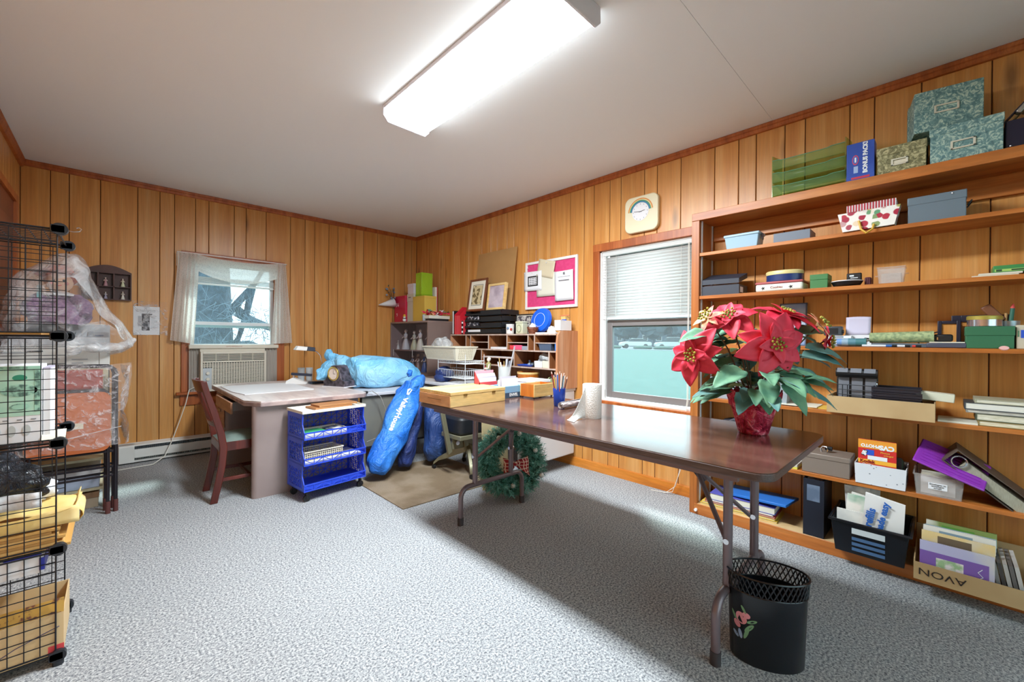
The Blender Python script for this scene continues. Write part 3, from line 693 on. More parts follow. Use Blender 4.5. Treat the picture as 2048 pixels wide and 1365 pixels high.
def patch(ang, z, w, h, rot):    # painted petal lying on the curved wall
    g = G(); pts = []
    for k in range(14):
        a = 2*pi*k/14; du = w*cos(a)*cos(rot)-h*sin(a)*sin(rot); dz = w*cos(a)*sin(rot)+h*sin(a)*cos(rot)
        th = ang+du/.09; zz = z+dz; r_ = .92+.065*zz/.238+.004; pts.append((A*r_*cos(th), B_*r_*sin(th), zz))
    return g.add(pts, [tuple(range(14))])
ra = RD(218)
for da, z, w, h, rt_, m in ((.05, .150, .017, .020, .3, 'rose_pink'), (-.10, .125, .010, .014, .8, 'rose_pink'), (.22, .165, .011, .010, 0, 'rose_pink'), (.30, .125, .006, .020, -.6, 'rose_leaf'), (.22, .105, .005, .022, -.3, 'rose_leaf'), (-.22, .150, .005, .017, .6, 'rose_leaf'),
                          (.38, .150, .005, .015, -1, 'rose_leaf'), (.02, .095, .006, .016, .2, 'rose_blue'), (-.16, .088, .006, .013, .9, 'rose_blue'), (.14, .182, .004, .014, .5, 'rose_leaf')):
    ob('painted_flower', patch(ra+da, z, w, h, rt_), m, t)

# ================================================================ evergreen wreath leaning under the table
t = thing('wreath', 'green artificial evergreen wreath with plaid bow standing under the table', 'wreath', (-.90, -2.785, 0))
KR, KF = Vector((.9, -.436, 0)), Vector((-.436, -.9, 0))
mat('fir_a', '3c7f6c', .7, col2='58988a', cs=40); mat('fir_b', '7ab5a6', .7); mat('fir_core', '1f4a3e', .9); mat('ornament', 'cfcfca', .3, .3)
def plaid():
    m, n, l, b = newmat('plaid'); v = ocoord(n, l, rnd=False); w = n.new('ShaderNodeTexWave'); w.inputs['Scale'].default_value = 14; l.new(v, w.inputs['Vector'])
    w2 = n.new('ShaderNodeTexWave'); w2.bands_direction = 'Z'; w2.inputs['Scale'].default_value = 14; l.new(v, w2.inputs['Vector'])
    c = mixc(n, l, ramp(n, l, w.outputs[1], [(.86, '000000'), (.93, 'ffffff')]), '9a1c26', 'e3c7b0'); c = mixc(n, l, ramp(n, l, w2.outputs[1], [(.86, '000000'), (.93, 'ffffff')]), c, 'd9b8a6')
    l.new(c, b.inputs['Base Color']); b.inputs['Roughness'].default_value = .8
plaid()
cz = .245; Rm = .172; nv = (KF*.97+CU*.24).normalized(); ux = KR; uz = nv.cross(ux)*-1
uz = (CU-nv*CU.dot(nv)).normalized()
ctr = Vector((0, 0, cz))
g = G(); g.tube([ctr+ux*(Rm*cos(2*pi*i/40))+uz*(Rm*sin(2*pi*i/40)) for i in range(40)], .045, 8, closed=True); ob('core_ring', g, 'fir_core', t)
random.seed(21); g = G()
for i in range(2300):
    a = random.uniform(0, 2*pi); b = random.uniform(0, 2*pi); e = ux*cos(a)+uz*sin(a); tg = nv.cross(e)
    p = ctr+e*Rm; d = (e*cos(b)+nv*sin(b)); d = (d+tg*random.uniform(-.2, .9)).normalized(); L = random.uniform(.05, .078)*(1 if p.z+d.z*.08 > .03 else .45)
    q = p+d*.02; mi = random.choice((0, 0, 1))
    for k in range(13):
        f_ = k/12; c = q+d*L*f_; o_ = Vector((random.gauss(0, 1), random.gauss(0, 1), random.gauss(0, 1))); o_ = (o_-d*o_.dot(d)).normalized(); tip = c+(o_*.8+d*.7)*.028; sd = d.cross(o_)*.0022
        if tip.z < .003: tip.z = .003
        g.add([c+sd, c-sd, tip], [(0, 1, 2)], mi)
ob('needles', g, ['fir_a', 'fir_b'], t, kind='stuff', flat=True)
for s_, w in ((-1, .075), (1, .09)):
    c0 = ctr+nv*.075+ux*(.005+s_*.008)+uz*-.02
    def bow(u, v): 
        wd = (.022+.045*u)*(v-.5)*2; return c0+ux*(s_*w*u)+uz*(wd-.02*u)+nv*(.02*sin(u*pi)+.006*cos(v*9))
    ob('bow_loop', G().grid(bow, 10, 8), 'plaid', t, solid=.001)
ob('bow_knot', G().sph(ctr+nv*.085+ux*.004-uz*.02, .016, 10, 8), 'plaid', t)
for u, w in ((-.02, -.16), (.19, -.11), (-.10, .16), (.16, .06), (.05, .18)): ob('ornament', G().sph(ctr+ux*u+uz*w+nv*.075, .017, 12, 8), 'ornament', t)
from mathutils import noise as MN
def rot2(x, y, a): return (x*cos(a)-y*sin(a), x*sin(a)+y*cos(a))
def sackmesh(path, radii, n=28, amp=.02, fr=7, seed=0, flat=None, sq=1.0, sub=4):
    """puffy bag: tube along a path with creases; flat = lowest z it may reach"""
    P = []; Rr = []; N = len(path)
    for i in range(N-1):
        for k in range(sub): f_ = k/sub; P.append(Vector(path[i]).lerp(Vector(path[i+1]), f_)); Rr.append(radii[i]+(radii[i+1]-radii[i])*(f_*f_*(3-2*f_)))
    P.append(Vector(path[-1])); Rr.append(radii[-1]); g = G(); g.tube(P, Rr, n)
    out = []
    for v in g.v:
        w = Vector(v)+Vector((seed, seed*2, 0)); d = MN.noise_vector(w*fr)*amp+MN.noise_vector(w*fr*2.7)*amp*.45
        q = v+d
        if flat is not None and q.z < flat: q.z = flat+.001*(v.z-flat)
        out.append(q)
    g.v = out; return g
# ================================================================ floor mat
mat('mat_brown', '8a7a66', .95, col2='77654f', cs=5, bmp=.5, bs=120)
tag(ob('floor_mat', G().prism([(-1.58, -1.82), (-1.575, -2.495), (-.72, -2.515), (-.70, -1.70), (-1.2, -1.62)], .0005, .006), 'mat_brown'), 'worn brown mat on the carpet under the blue sacks', 'mat')

# ================================================================ typing desk
mat('desk_metal', '9c8a86', .42, .15, col2='8c7a78', cs=2.2); mat('desk_top', 'd8ccc8', .35, col2='c6b8b6', cs=3, csc=(8, 1, 8)); mat('desk_edge', 'b39c98', .4, col2='8f7c7c', cs=10)
mat('drawer_front', 'b98664', .45, col2='a87658', cs=6, csc=(6, 1, 6))
t = thing('typing_desk', 'low taupe metal desk with pale laminate top by the window', 'desk', (-2.27, -1.70, 0))
Wd, Ld = .82, 1.42
pl = [(.0, .13), (.0, Ld-.02), (.02, Ld), (Wd-.02, Ld), (Wd, Ld-.02), (Wd, .03), (Wd-.03, 0), (.075, 0)]
ob('desk_top', G().prism(pl, .656, .664), 'desk_top', t); ob('top_edge', G().prism([((x-.41)*1.003+.41, (y-.7)*1.002+.7) for x, y in pl], .626, .6562), 'desk_edge', t, bev=.004)
def rbox(x0, x1, y0, y1, z0, z1, r=.03, n=5):
    p = []
    for cx, cy, a0 in ((x1-r, y1-r, 0), (x0+r, y1-r, 90), (x0+r, y0+r, 180), (x1-r, y0+r, 270)):
        for k in range(n): a = RD(a0+90*k/(n-1)); p.append((cx+r*cos(a), cy+r*sin(a)))
    return G().prism(p, z0, z1)
ob('end_panel', rbox(.035, Wd-.05, .04, .10, .0, .626), 'desk_metal', t)
ob('pedestal', rbox(.035, Wd-.05, Ld-.42, Ld-.04, .0, .626), 'desk_metal', t)
ob('modesty_panel', G().box(Wd-.10, Wd-.08, .10, Ld-.42, .12, .62), 'desk_metal', t)
d = ob('centre_drawer', G().tray(-.015, .45, .46, .94, .548, .612, .006), 'desk_metal', t); ob('drawer_front', G().box(-.03, -.015, .40, 1.0, .535, .618), 'drawer_front', d, bev=.003)
for k, (za, zb) in enumerate(((.33, .60), (.05, .31))):
    d = ob('drawer', G().box(.028, .036, Ld-.40, Ld-.06, za, zb), 'drawer_front', t, bev=.003); ob('pull', G().box(.018, .028, Ld-.30, Ld-.16, (za+zb)/2-.01, (za+zb)/2+.01), 'chrome', d)
DZ = .6642
tag(ob('drawing_board', G().prism([(0, 0), (.50, .03), (.50, .72), (-.04, .72), (-.04, .26)], 0, .006), mat('pad_white', 'e9eaee', .5), None, (-2.205, -1.27, DZ), bev=.002), 'thin white drawing board lying on the typing desk', 'board')
# desk lamp
t = thing('desk_lamp', 'small desk lamp with white and navy hood on the typing desk', 'lamp', (-1.49, -.76, DZ))
ob('base', rbox(-.10, .03, -.04, .04, 0, .022, .015), mat('lamp_navy', '2c3446', .4), t, bev=.003)
ob('neck', G().tube([(0, 0, .02), (.012, 0, .10), (.015, 0, .20), (.0, 0, .265), (-.03, 0, .300), (-.06, 0, .312)], .005, 8), 'chrome', t)
g = G().at((-.06, 0, .305), (0, RD(5), 0)); g.add([(0,-.035,0),(0,.035,0),(-.17,.045,0),(-.17,-.045,0),(0,-.028,.034),(0,.028,.034),(-.15,.03,.040),(-.15,-.03,.040)], [(0,1,2,3),(4,7,6,5),(0,4,5,1),(1,5,6,2),(2,6,7,3),(3,7,4,0)])
ob('hood', g, 'white_paint', t, bev=.006)
g = G().at((-.06, 0, .305), (0, RD(5), 0)); g.add([(.004,-.037,0),(.004,.037,0),(-.075,.042,0),(-.075,-.042,0),(.003,-.030,.037),(.003,.030,.037),(-.065,.032,.041),(-.065,-.032,.041)], [(0,1,2,3),(4,7,6,5),(0,4,5,1),(1,5,6,2),(2,6,7,3),(3,7,4,0)])
ob('hood_cap', g, 'lamp_navy', t, bev=.004)
# mantel clock
mat('marble_black', '2a2228', .3, col2='5b525c', cs=26); mat('gold', 'c9b36a', .3, .9)
t = thing('mantel_clock', 'black tambour mantel clock with gilt dial on the typing desk', 'clock', (-1.478, -1.155, DZ), RD(-66))
pr = [(-.118, 0), (.118, 0), (.118, .052), (.105, .058)]+[(.085, .075), (.072, .115), (.055, .160), (.028, .186), (0, .193), (-.028, .186), (-.055, .160), (-.072, .115), (-.085, .075)]+[(-.105, .058), (-.118, .052)]
ob('case', G().prismy(pr, -.045, .085), 'marble_black', t, bev=.003)
ob('plinth', G().box(-.128, .128, -.052, .092, 0, .008), mat('marble_pale', 'd9d6dc', .3), t)
g = G(); g.T = Matrix.Translation((0, -.046, .118)) @ Matrix.Rotation(RD(90), 4, 'X'); g.lathe([(.050, 0), (.062, .001), (.064, .006), (.058, .012), (.052, .010), (.050, .004)], 30, close=False); ob('bezel', g, 'gold', t)
g = G(); g.T = Matrix.Translation((0, -.046, .118)) @ Matrix.Rotation(RD(90), 4, 'X'); g.lathe([(.0, .0), (.053, .0), (.053, .003), (0, .003)], 30); ob('dial', g, mat('dial_cream', 'e2d2c8', .5), t)
g = G(); g.box(-.001, .001, -.0505, -.050, .118, .150); ob('hand', g, 'black', t); ob('hand', G().box(0, .026, -.0505, -.050, .117, .119), 'black', t)
# hole punch / stapler
t = thing('hole_punch', 'white metal punch with long navy handle on the typing desk', 'stationery', (-1.67, -.68, DZ), RD(-35))
g = G(); g.add([(-.09,-.045,0),(.09,-.04,0),(.09,.04,0),(-.09,.045,0),(-.085,-.035,.03),(-.03,-.035,.06),(.08,-.02,.014),(.08,.02,.014),(-.03,.035,.06),(-.085,.035,.03)], [(3,2,1,0),(0,1,6,5,4),(3,9,8,7,2),(4,5,8,9),(5,6,7,8),(0,4,9,3),(1,2,7,6)])
ob('body', g, 'white_paint', t, bev=.003); ob('handle', G().at((0, 0, .088), (0, RD(4), 0)).box(-.05, .13, -.014, .014, -.01, .014), 'lamp_navy', t, bev=.004)
ob('post', G().box(-.035, -.02, -.01, .01, .05, .085), 'chrome', t)
for i, (x, y) in enumerate(((-1.555, -.42), (-1.485, -.44))):
    t = thing('glass_jar', ['clear ribbed drinking glass behind the punch, left one', 'clear ribbed drinking glass behind the punch, right one'][i], 'glass', (x, y, DZ), 0, 'glasses on the typing desk')
    ob('wall', G().lathe([(.026, 0), (.031, .005), (.034, .13), (.0325, .13), (.029, .008), (.0, .006)], 16, close=False), glass('jar_glass', 'e6eef4', .35, .08, 'f2f6f8'), t); ob('rim', G().tube([(.0335*cos(a*pi/8), .0335*sin(a*pi/8), .13) for a in range(16)], .0015, 5, closed=True), 'jar_glass', t)
# two-piece reading-glasses style cord plug on the desk edge
t = thing('adapter_plug', 'black plug with grey cord trailing down the grey work table', 'plug', (-1.43, -1.60, .642))
ob('plug', G().box(-.02, .025, -.012, .012, 0, .02), 'black', t, bev=.003)
ob('cord', G().tube([(.02, 0, .01), (.06, -.01, .018), (.12, -.04, -.03), (.17, -.06, -.18), (.16, -.07, -.30), (.08, -.07, -.36), (-.02, -.09, -.375)], .003, 6), mat('cord_grey', '8d8a86', .6), t)

# ================================================================ wooden chair at the typing desk
wood('mahogany', '3f1712', '5b221a', '6e2d22', sc=(9, 9, .7), rough=.3, var=0)
mat('seat_green', '71807a', .85, col2='5a6a64', cs=10)
t = thing('wooden_chair', 'dark mahogany side chair with green seat at the typing desk', 'chair', (-2.24, -1.40, 0))
prof = [(-.195, 0), (-.172, .12), (-.150, .25), (-.143, .36), (-.158, .46), (-.195, .60), (-.235, .73), (-.255, .81)]
for y in (-.165, .150):
    g = G(); vs = []
    for x, z in prof: w = .021 if z < .7 else .018; vs += [(x-w, y-.011, z), (x+w, y-.011, z), (x+w, y+.011, z), (x-w, y+.011, z)]
    fs = [(3, 2, 1, 0), tuple(range(28, 32))]+[(4*j+i, 4*j+(i+1)%4, 4*j+4+(i+1)%4, 4*j+4+i) for j in range(7) for i in range(4)]
    ob('back_leg', g.add(vs, fs), 'mahogany', t, bev=.004)
for y in (-.160, .145): ob('front_leg', G().frus((.185, .21, y-.012, y+.012), (.175, .21, y-.018, y+.018), 0, .385), 'mahogany', t, bev=.003)
def rail(x, z0, z1, bow, th=.018, nm='crest_rail', lean=-.29):
    g = G(); vs = []
    for i in range(9):
        y = -.165+.315*i/8; b = -bow*(1-((i-4)/4)**2)
        for z in (z0, z1): xx = x+(z-z0)*lean+b; vs += [(xx-th/2, y, z), (xx+th/2, y, z)]
    fs = [(0, 1, 3, 2), (32, 34, 35, 33)]
    for i in range(8): a = 4*i; fs += [(a, a+4, a+5, a+1), (a+2, a+3, a+7, a+6), (a, a+2, a+6, a+4), (a+1, a+5, a+7, a+3)]
    return ob(nm, g.add(vs, fs), 'mahogany', t, bev=.003)
rail(-.236, .735, .812, .028); rail(-.172, .50, .535, .022, nm='lower_rail')
for y in (-.075, -.025, .015, .065): ob('slat', G().tube([(-.195, y, .525), (-.262, y, .745)], .006, 6), 'mahogany', t)
ob('seat_rail', G().box(-.155, .205, -.172, -.152, .335, .395).box(-.155, .205, .137, .157, .335, .395).box(.19, .21, -.172, .157, .335, .395).box(-.165, -.145, -.15, .135, .335, .395), 'mahogany', t, bev=.002)
def cush(u, v): x = -.16+.375*u; y = -.168+.32*v; return (x, y, .395+.036*(1-(2*u-1)**4)*(1-(2*v-1)**4))
ob('seat_pad', G().grid(cush, 16, 16), 'seat_green', t)
for y in (-.162, .148): ob('side_stretcher', G().box(-.16, .19, y-.008, y+.008, .135, .158), 'mahogany', t, bev=.002)
ob('cross_stretcher', G().box(.0, .018, -.158, .145, .138, .155), 'mahogany', t, bev=.002)

# ================================================================ blue three-tier rolling cart
mat('cart_blue', '3050d4', .38); mat('cart_white', 'e6e2d6', .5)
CA = RD(6); t = thing('rolling_cart', 'blue plastic three-tier lattice cart on casters beside the desk', 'cart', (-2.005, -1.970, 0), CA)
Wc, Dc, TH = .445, .265, .172
def latt(g, O, U, V, w, h, nu, nv, r=.0030):
    O, U, V = Vector(O), Vector(U), Vector(V)
    for i in range(nu+1): p = O+U*(w*i/nu); g.tube([p, p+V*h], r, 4)
    for j in range(nv+1): p = O+V*(h*j/nv); g.tube([p, p+U*w], r, 4)
    for i in range(nu):
        for j in range(nv):
            a = O+U*(w*i/nu)+V*(h*j/nv); du, dv = U*(w/nu), V*(h/nv)
            if (i+j) % 2: g.tube([a, a+du+dv], r, 4)
            else: g.tube([a+du, a+dv], r, 4)
    return g
for k in range(3):
    z = .072+k*TH
    ob('tier_floor', G().box(0, Wc, .0, Dc, z, z+.006), 'cart_blue', t)
    for x, nm in ((0, 'side_frame'), (Wc-.006, 'side_frame')):
        f = [(0, z), (Dc, z), (Dc, z+TH), (.028, z+TH), (.034, z+.10), (.004, z+.045)]
        inn = [(.035, z+.02), (Dc-.03, z+.02), (Dc-.03, z+TH-.03), (.05, z+TH-.03), (.055, z+.09), (.035, z+.06)]
        g = G()
        for xx in (x, x+.006): g.add([(xx, a, b) for a, b in f]+[(xx, a, b) for a, b in inn], [(i, (i+1) % 6, 6+(i+1) % 6, 6+i) if xx > x else (6+i, 6+(i+1) % 6, (i+1) % 6, i) for i in range(6)])
        g.f += [(i, 12+i, 12+(i+1) % 6, (i+1) % 6) for i in range(6)]+[(6+(i+1) % 6, 18+(i+1) % 6, 18+i, 6+i) for i in range(6)]; g.m += [0]*12
        ob(nm, g, 'cart_blue', t, flat=True)
        ob('side_lattice', latt(G(), (x+.003, .05, z+.02), (0, 1, 0), (0, 0, 1), Dc-.08, TH-.05, 6, 4), 'cart_blue', t)
    ob('back_lattice', latt(G(), (.005, Dc-.004, z+.01), (1, 0, 0), (0, 0, 1), Wc-.01, TH-.03, 10, 4), 'cart_blue', t)
    ob('front_lip', latt(G(), (.004, .002, z+.004), (1, 0, 0), (0, 0, 1), Wc-.008, .038, 7, 1, .0028), 'cart_blue', t)
    ob('lip_rail', G().box(0, Wc, -.002, .006, z+.042, z+.049), 'cart_blue', t)
g = G().tray(-.006, Wc+.006, .015, Dc+.004, .072+3*TH, .072+3*TH+.020, .006); ob('top_tray', g, 'cart_white', t, bev=.002)
for x in (.03, Wc-.03):
    for y in (.03, Dc-.03):
        c = ob('caster', G().cyl((x, y-.009, .022), (x, y+.009, .022), .022, n=16), 'black', t); ob('fork', G().box(x-.006, x+.006, y-.013, y-.010, .02, .06).box(x-.006, x+.006, y+.010, y+.013, .02, .06).cyl((x, y, .045), (x, y, .073), .006, n=8), 'dark_metal', c)
def onc(x, y, z): a, b = rot2(x, y, CA); return (-2.005+a, -1.970+b, z)
wood('board_brown', '9a6238', 'b07646', 'c18a58', sc=(.7, 9, 9), rough=.5, var=.1)
CT_ = .072+3*TH
tag(ob('wood_board', G().box(0, .275, 0, .15, 0, .014), 'board_brown', None, onc(.11, .08, CT_+.0065), (0, 0, CA+.04), bev=.002), 'lower of two brown boards on the blue cart', 'board', 'boards on the cart')
tag(ob('wood_board', G().box(0, .285, 0, .14, 0, .013), 'board_brown', None, onc(.14, .09, CT_+.021), (0, 0, CA), bev=.002), 'upper of two brown boards on the blue cart', 'board', 'boards on the cart')
z1 = .072+2*TH+.0065
tag(ob('booklet_tray', G().tray(.0, .30, 0, .17, 0, .036, .004), 'cart_white', None, onc(.01, .03, z1), (0, 0, CA)), 'flat white tray on the top tier of the cart', 'tray')
tag(ob('booklet', G().box(0, .15, 0, .12, 0, .026), mat('book_green', '48b377', .5), None, onc(.025, .045, z1+.0045), (0, 0, CA+.05), bev=.002), 'bright green booklet in the tray on the cart', 'book')
tag(ob('booklet', G().box(0, .11, 0, .10, 0, .030), mat('book_dark', '39435e', .5, col2='d8d2c8', cs=14), None, onc(.185, .055, z1+.0045), (0, 0, CA-.05), bev=.002), 'dark photo-covered booklet in the tray on the cart', 'book')
z2 = .072+TH+.0065
tag(ob('paper_sheets', G().box(0, .40, 0, .20, 0, .010), 'pad_white', None, onc(.015, .02, z2), (0, 0, CA)), 'stack of white paper on the middle tier of the cart', 'paper')
t = thing('mesh_basket', 'cream perforated plastic basket on the middle tier of the cart', 'basket', onc(.02, .04, z2+.0105), CA)
mat('basket_cream', 'dcd3bd', .5)
ob('rim', G().tube([(.0, 0, .062), (.27, 0, .062), (.27, .15, .062), (0, .15, .062)], .005, 6, closed=True), 'basket_cream', t)
ob('bottom', G().box(.01, .26, .01, .14, 0, .004), 'basket_cream', t)
for p0, U, w, n_ in (((.005, .004, .0), (1, 0, 0), .26, 18), ((.005, .146, .0), (1, 0, 0), .26, 18), ((.004, .005, .0), (0, 1, 0), .14, 10), ((.266, .005, .0), (0, 1, 0), .14, 10)):
    g = G(); U = Vector(U); p0 = Vector(p0)
    for j in range(5): g.tube([p0+Vector((0, 0, .004+.0145*j)), p0+U*w+Vector((0, 0, .004+.0145*j))], .0028, 4)
    for i in range(n_+1): g.tube([p0+U*(w*i/n_), p0+U*(w*i/n_)+Vector((0, 0, .06))], .0026, 4)
    ob('side_mesh', g, 'basket_cream', t)

# ================================================================ grey work table along the room
mat('grey_top', 'c3c4cc', .4); mat('grey_body', '6f6f6c', .55, col2='8b8674', cs=1.6)
t = thing('work_table', 'grey metal work table under the light blue plastic bag', 'table', (-1.44, -1.585, 0))
ob('top', G().box(0, .69, 0, .80, .615, .64), 'grey_top', t, bev=.004)
ob('modesty_panel', G().box(.01, .68, .03, .05, .19, .614), 'grey_body', t)
ob('bottom_rail', G().box(.01, .68, .025, .055, .175, .192), 'dark_metal', t)
for x in (.03, .65):
    for y in (.06, .76): ob('leg', G().box(x-.018, x+.018, y-.018, y+.018, 0, .614), 'grey_body', t)
# big light blue plastic bag
def bagmat(name, c1, c2, c3, rough, bs, b=.9):
    m, n, l, bb = newmat(name); v = ocoord(n, l, (1, 1, 1)); h = noise(n, l, ocoord(n, l, (1, 2.2, .8)), bs, 4, .6, 1.0)
    l.new(ramp(n, l, noise(n, l, v, 3, 2), [(.35, c1), (.5, c2), (.65, c3)]), bb.inputs['Base Color']); bb.inputs['Roughness'].default_value = rough; bump(n, l, bb, h, b, .03)
bagmat('bag_sky', '5fb4ea', '7cc4f0', '9fd6f4', .28, 12); bagmat('bag_royal', '1a62c8', '2574d8', '3f8ae2', .5, 9, 1.0); bagmat('bag_navy', '1c2a5c', '253672', '33487f', .55, 8, 1.0); bagmat('bag_slate', '1f3a72', '2b4a86', '3c5c98', .5, 7, 1.0)
O = (-1.05, -1.2, .6405)
def rel(pts, o): return [(p[0]-o[0], p[1]-o[1], p[2]-o[2]) for p in pts]
t = thing('plastic_bag', 'big light blue plastic bag bulging along the grey work table', 'bag', O)
ob('body', sackmesh(rel([(-1.40, -1.13, .77), (-1.34, -1.14, .77), (-1.20, -1.18, .775), (-1.03, -1.22, .76), (-.86, -1.24, .745), (-.76, -1.24, .73), (-.71, -1.24, .71)], O), [.05, .135, .165, .160, .145, .10, .03], 40, .045, 5, 1, .002), 'bag_sky', t, sub=1, ang=80)
ob('tied_neck', sackmesh(rel([(-1.34, -1.08, .80), (-1.38, -1.0, .86), (-1.42, -.95, .91), (-1.45, -.93, .945), (-1.43, -.92, .985)], O), [.11, .085, .06, .055, .015], 24, .04, 10, 4), 'bag_sky', t, sub=1, ang=80)
ob('neck_tail', sackmesh(rel([(-1.40, -.97, .88), (-1.48, -.95, .82), (-1.55, -.94, .76), (-1.59, -.93, .72)], O), [.05, .06, .055, .02], 20, .035, 12, 9, .03), 'bag_sky', t, sub=1, ang=80)
# royal blue sack leaning on the table, printed down its length
O = (-1.42, -1.86, .006)
t = thing('folding_sack', 'royal blue nylon sack with white print leaning against the work table', 'bag', O)
bd = ob('body', sackmesh(rel([(-1.445, -1.895, .07), (-1.42, -1.88, .14), (-1.33, -1.84, .28), (-1.22, -1.80, .43), (-1.12, -1.75, .57), (-1.06, -1.71, .67), (-1.03, -1.68, .735), (-1.05, -1.665, .775)], O), [.060, .095, .098, .104, .108, .102, .085, .025], 40, .045, 5.5, 3, .001), 'bag_royal', t, sub=1, ang=80)
ob('gathered_end', sackmesh(rel([(-1.05, -1.665, .77), (-1.055, -1.66, .80), (-1.06, -1.65, .825)], O), [.022, .035, .008], 16, .015, 20, 5), 'bag_royal', t, sub=1, ang=80)
ax = Vector((-.30, -.13, -.42)).normalized(); nrm = (Vector((-.66, -.70, .1))-ax*Vector((-.66, -.70, .1)).dot(ax)).normalized(); upv = nrm.cross(ax)
def onsack(o, f_, off=.118):
    c = Vector((-1.10, -1.735, .60)).lerp(Vector((-1.33, -1.84, .28)), f_)+nrm*off-Vector(O); m = Matrix((ax, upv, nrm)).transposed().to_4x4(); m.translation = c; o.matrix_local = m
def wrapto(o, tgt):
    q = o.modifiers.new('wrap', 'SHRINKWRAP'); q.target = tgt; q.wrap_method = 'NEAREST_SURFACEPOINT'; q.wrap_mode = 'ABOVE_SURFACE'; q.offset = .003
x = text(t, 'ValleyHouse', .060, (0, 0, 0), (0, 0, 0), 'print_white', bold=.002, ext=0); onsack(x, .50, .11); wrapto(x, bd)
g = G(); g.add([(-.03, -.025, 0), (.02, -.01, 0), (.02, .02, 0), (-.03, .03, 0), (-.04, 0, 0)], [(0, 1, 2, 3, 4)]); x = ob('printed_emblem', g, 'print_white', t); onsack(x, .02, .11); wrapto(x, bd)
O = (-1.18, -1.80, .006)
t = thing('folding_sack', 'slim navy nylon sack leaning just behind the royal blue one', 'bag', O)
ob('body', sackmesh(rel([(-1.205, -1.835, .05), (-1.16, -1.80, .15), (-1.08, -1.75, .32), (-1.01, -1.70, .48), (-.97, -1.66, .60), (-.945, -1.645, .66)], O), [.055, .075, .068, .066, .07, .03], 28, .032, 7, 8, .001), 'bag_navy', t, sub=1, ang=80)
O = (-.90, -1.84, .006)
t = thing('folding_sack', 'stout slate blue nylon sack standing upright beside the machine stand', 'bag', O)
ob('body', sackmesh(rel([(-.905, -1.86, .05), (-.905, -1.85, .15), (-.89, -1.82, .35), (-.875, -1.78, .52), (-.87, -1.76, .62)], O), [.075, .098, .095, .09, .05], 28, .035, 6, 12, .001), 'bag_slate', t, sub=1, ang=80)

# ================================================================ olive machine stand with a black cushion
mat('stand_olive', '8f8c74', .38, .5); mat('cushion_black', '16191f', .5)
SX, SY = -.80, -2.16
t = thing('machine_stand', 'olive grey steel stand on casters with black cushion under the table', 'stand', (SX, SY, 0))
ob('cross_plate', G().box(-.16, .16, -.012, .012, .21, .335), 'stand_olive', t, bev=.004)
ob('top_frame', G().box(-.17, .19, -.13, .13, .30, .335), 'stand_olive', t, bev=.004)
for x in (-.235, -.065): ob('slant_bar', G().prismy([(x-.055, .56), (x-.018, .56), (x+.065, .20), (x+.028, .18)], -.028, -.004), 'stand_olive', t, bev=.003)
for i, (x, y) in enumerate(((-.165, .245), (-.10, -.185), (.17, -.16), (.15, .24))):
    d_ = Vector((x, y, 0)); s_ = Vector((-d_.y, d_.x, 0)).normalized()*.014; g = G(); vs = []
    for f_, z, hh_ in ((.05, .20, .075), (.3, .17, .065), (.6, .125, .05), (.85, .092, .032), (1, .05, .02)):
        p = d_*f_
        for a, b in ((-1, -.5), (1, -.5), (1, .5), (-1, .5)): vs.append((p.x+s_.x*a, p.y+s_.y*a, z+hh_*b))
    g.add(vs, [(3, 2, 1, 0), (16, 17, 18, 19)]+[(4*j+i2, 4*j+(i2+1) % 4, 4*j+4+(i2+1) % 4, 4*j+4+i2) for j in range(4) for i2 in range(4)])
    ob('leg', g, 'stand_olive', t, bev=.003); ob('caster', G().cyl((x-.008, y, .02), (x+.008, y, .02), .02, n=14), 'black', t)
ob('knob', G().cyl((-.12, -.03, .262), (-.12, -.012, .262), .018, n=18), 'chrome', t)
ob('cushion', rbox(-.17, .19, -.13, .15, .337, .475, .05), 'cushion_black', t, bev=.02)
RZ = RD(-90)     # things that face the room from the right wall: local x runs along -y, local y into the wall
wood('hutch_wood', '8a5432', 'a56b42', 'bd8458', sc=(9, 9, .8), rough=.45, var=.1)
wood('hutch_edge', 'b59a8c', 'c9b0a2', 'd8c3b6', sc=(9, 9, .8), rough=.45, var=.05)
wood('hutch_side', 'b5764e', 'cf9570', 'e0b596', sc=(9, 9, .7), rough=.35, var=0, fine=.8)
# ---------------------------------------------------------------- writing desk under the hutch
t = thing('writing_desk', 'long white desk along the right wall under the pigeonhole hutch', 'desk', (-.01, -2.665, 0))
mat('desk_white', 'd9d6d8', .45)
ob('desktop', G().box(-.70, 0, 0, 1.80, .655, .678), 'desk_white', t, bev=.003)
ob('end_panel', G().box(-.69, -.012, .0, .022, .11, .655), 'desk_white', t, bev=.02)
ob('end_panel', G().box(-.69, -.012, 1.775, 1.797, .0, .655), 'desk_white', t)
ob('leg', G().box(-.40, -.30, .10, .14, 0, .655), 'desk_white', t)
ob('back_panel', G().box(-.02, -.001, .022, 1.775, .2, .655), 'desk_white', t)
mat('cardboard', 'c0a175', .8, col2='b59468', cs=4); mat('tan_card', 'cbb98f', .8)
tag(ob('cardboard_sheet', G().box(0, .25, 0, .006, 0, .64), 'tan_card', None, (-.985, -2.585, .001), (RD(-2), 0, 0)), 'tan cardboard sheet standing behind the wreath', 'cardboard')
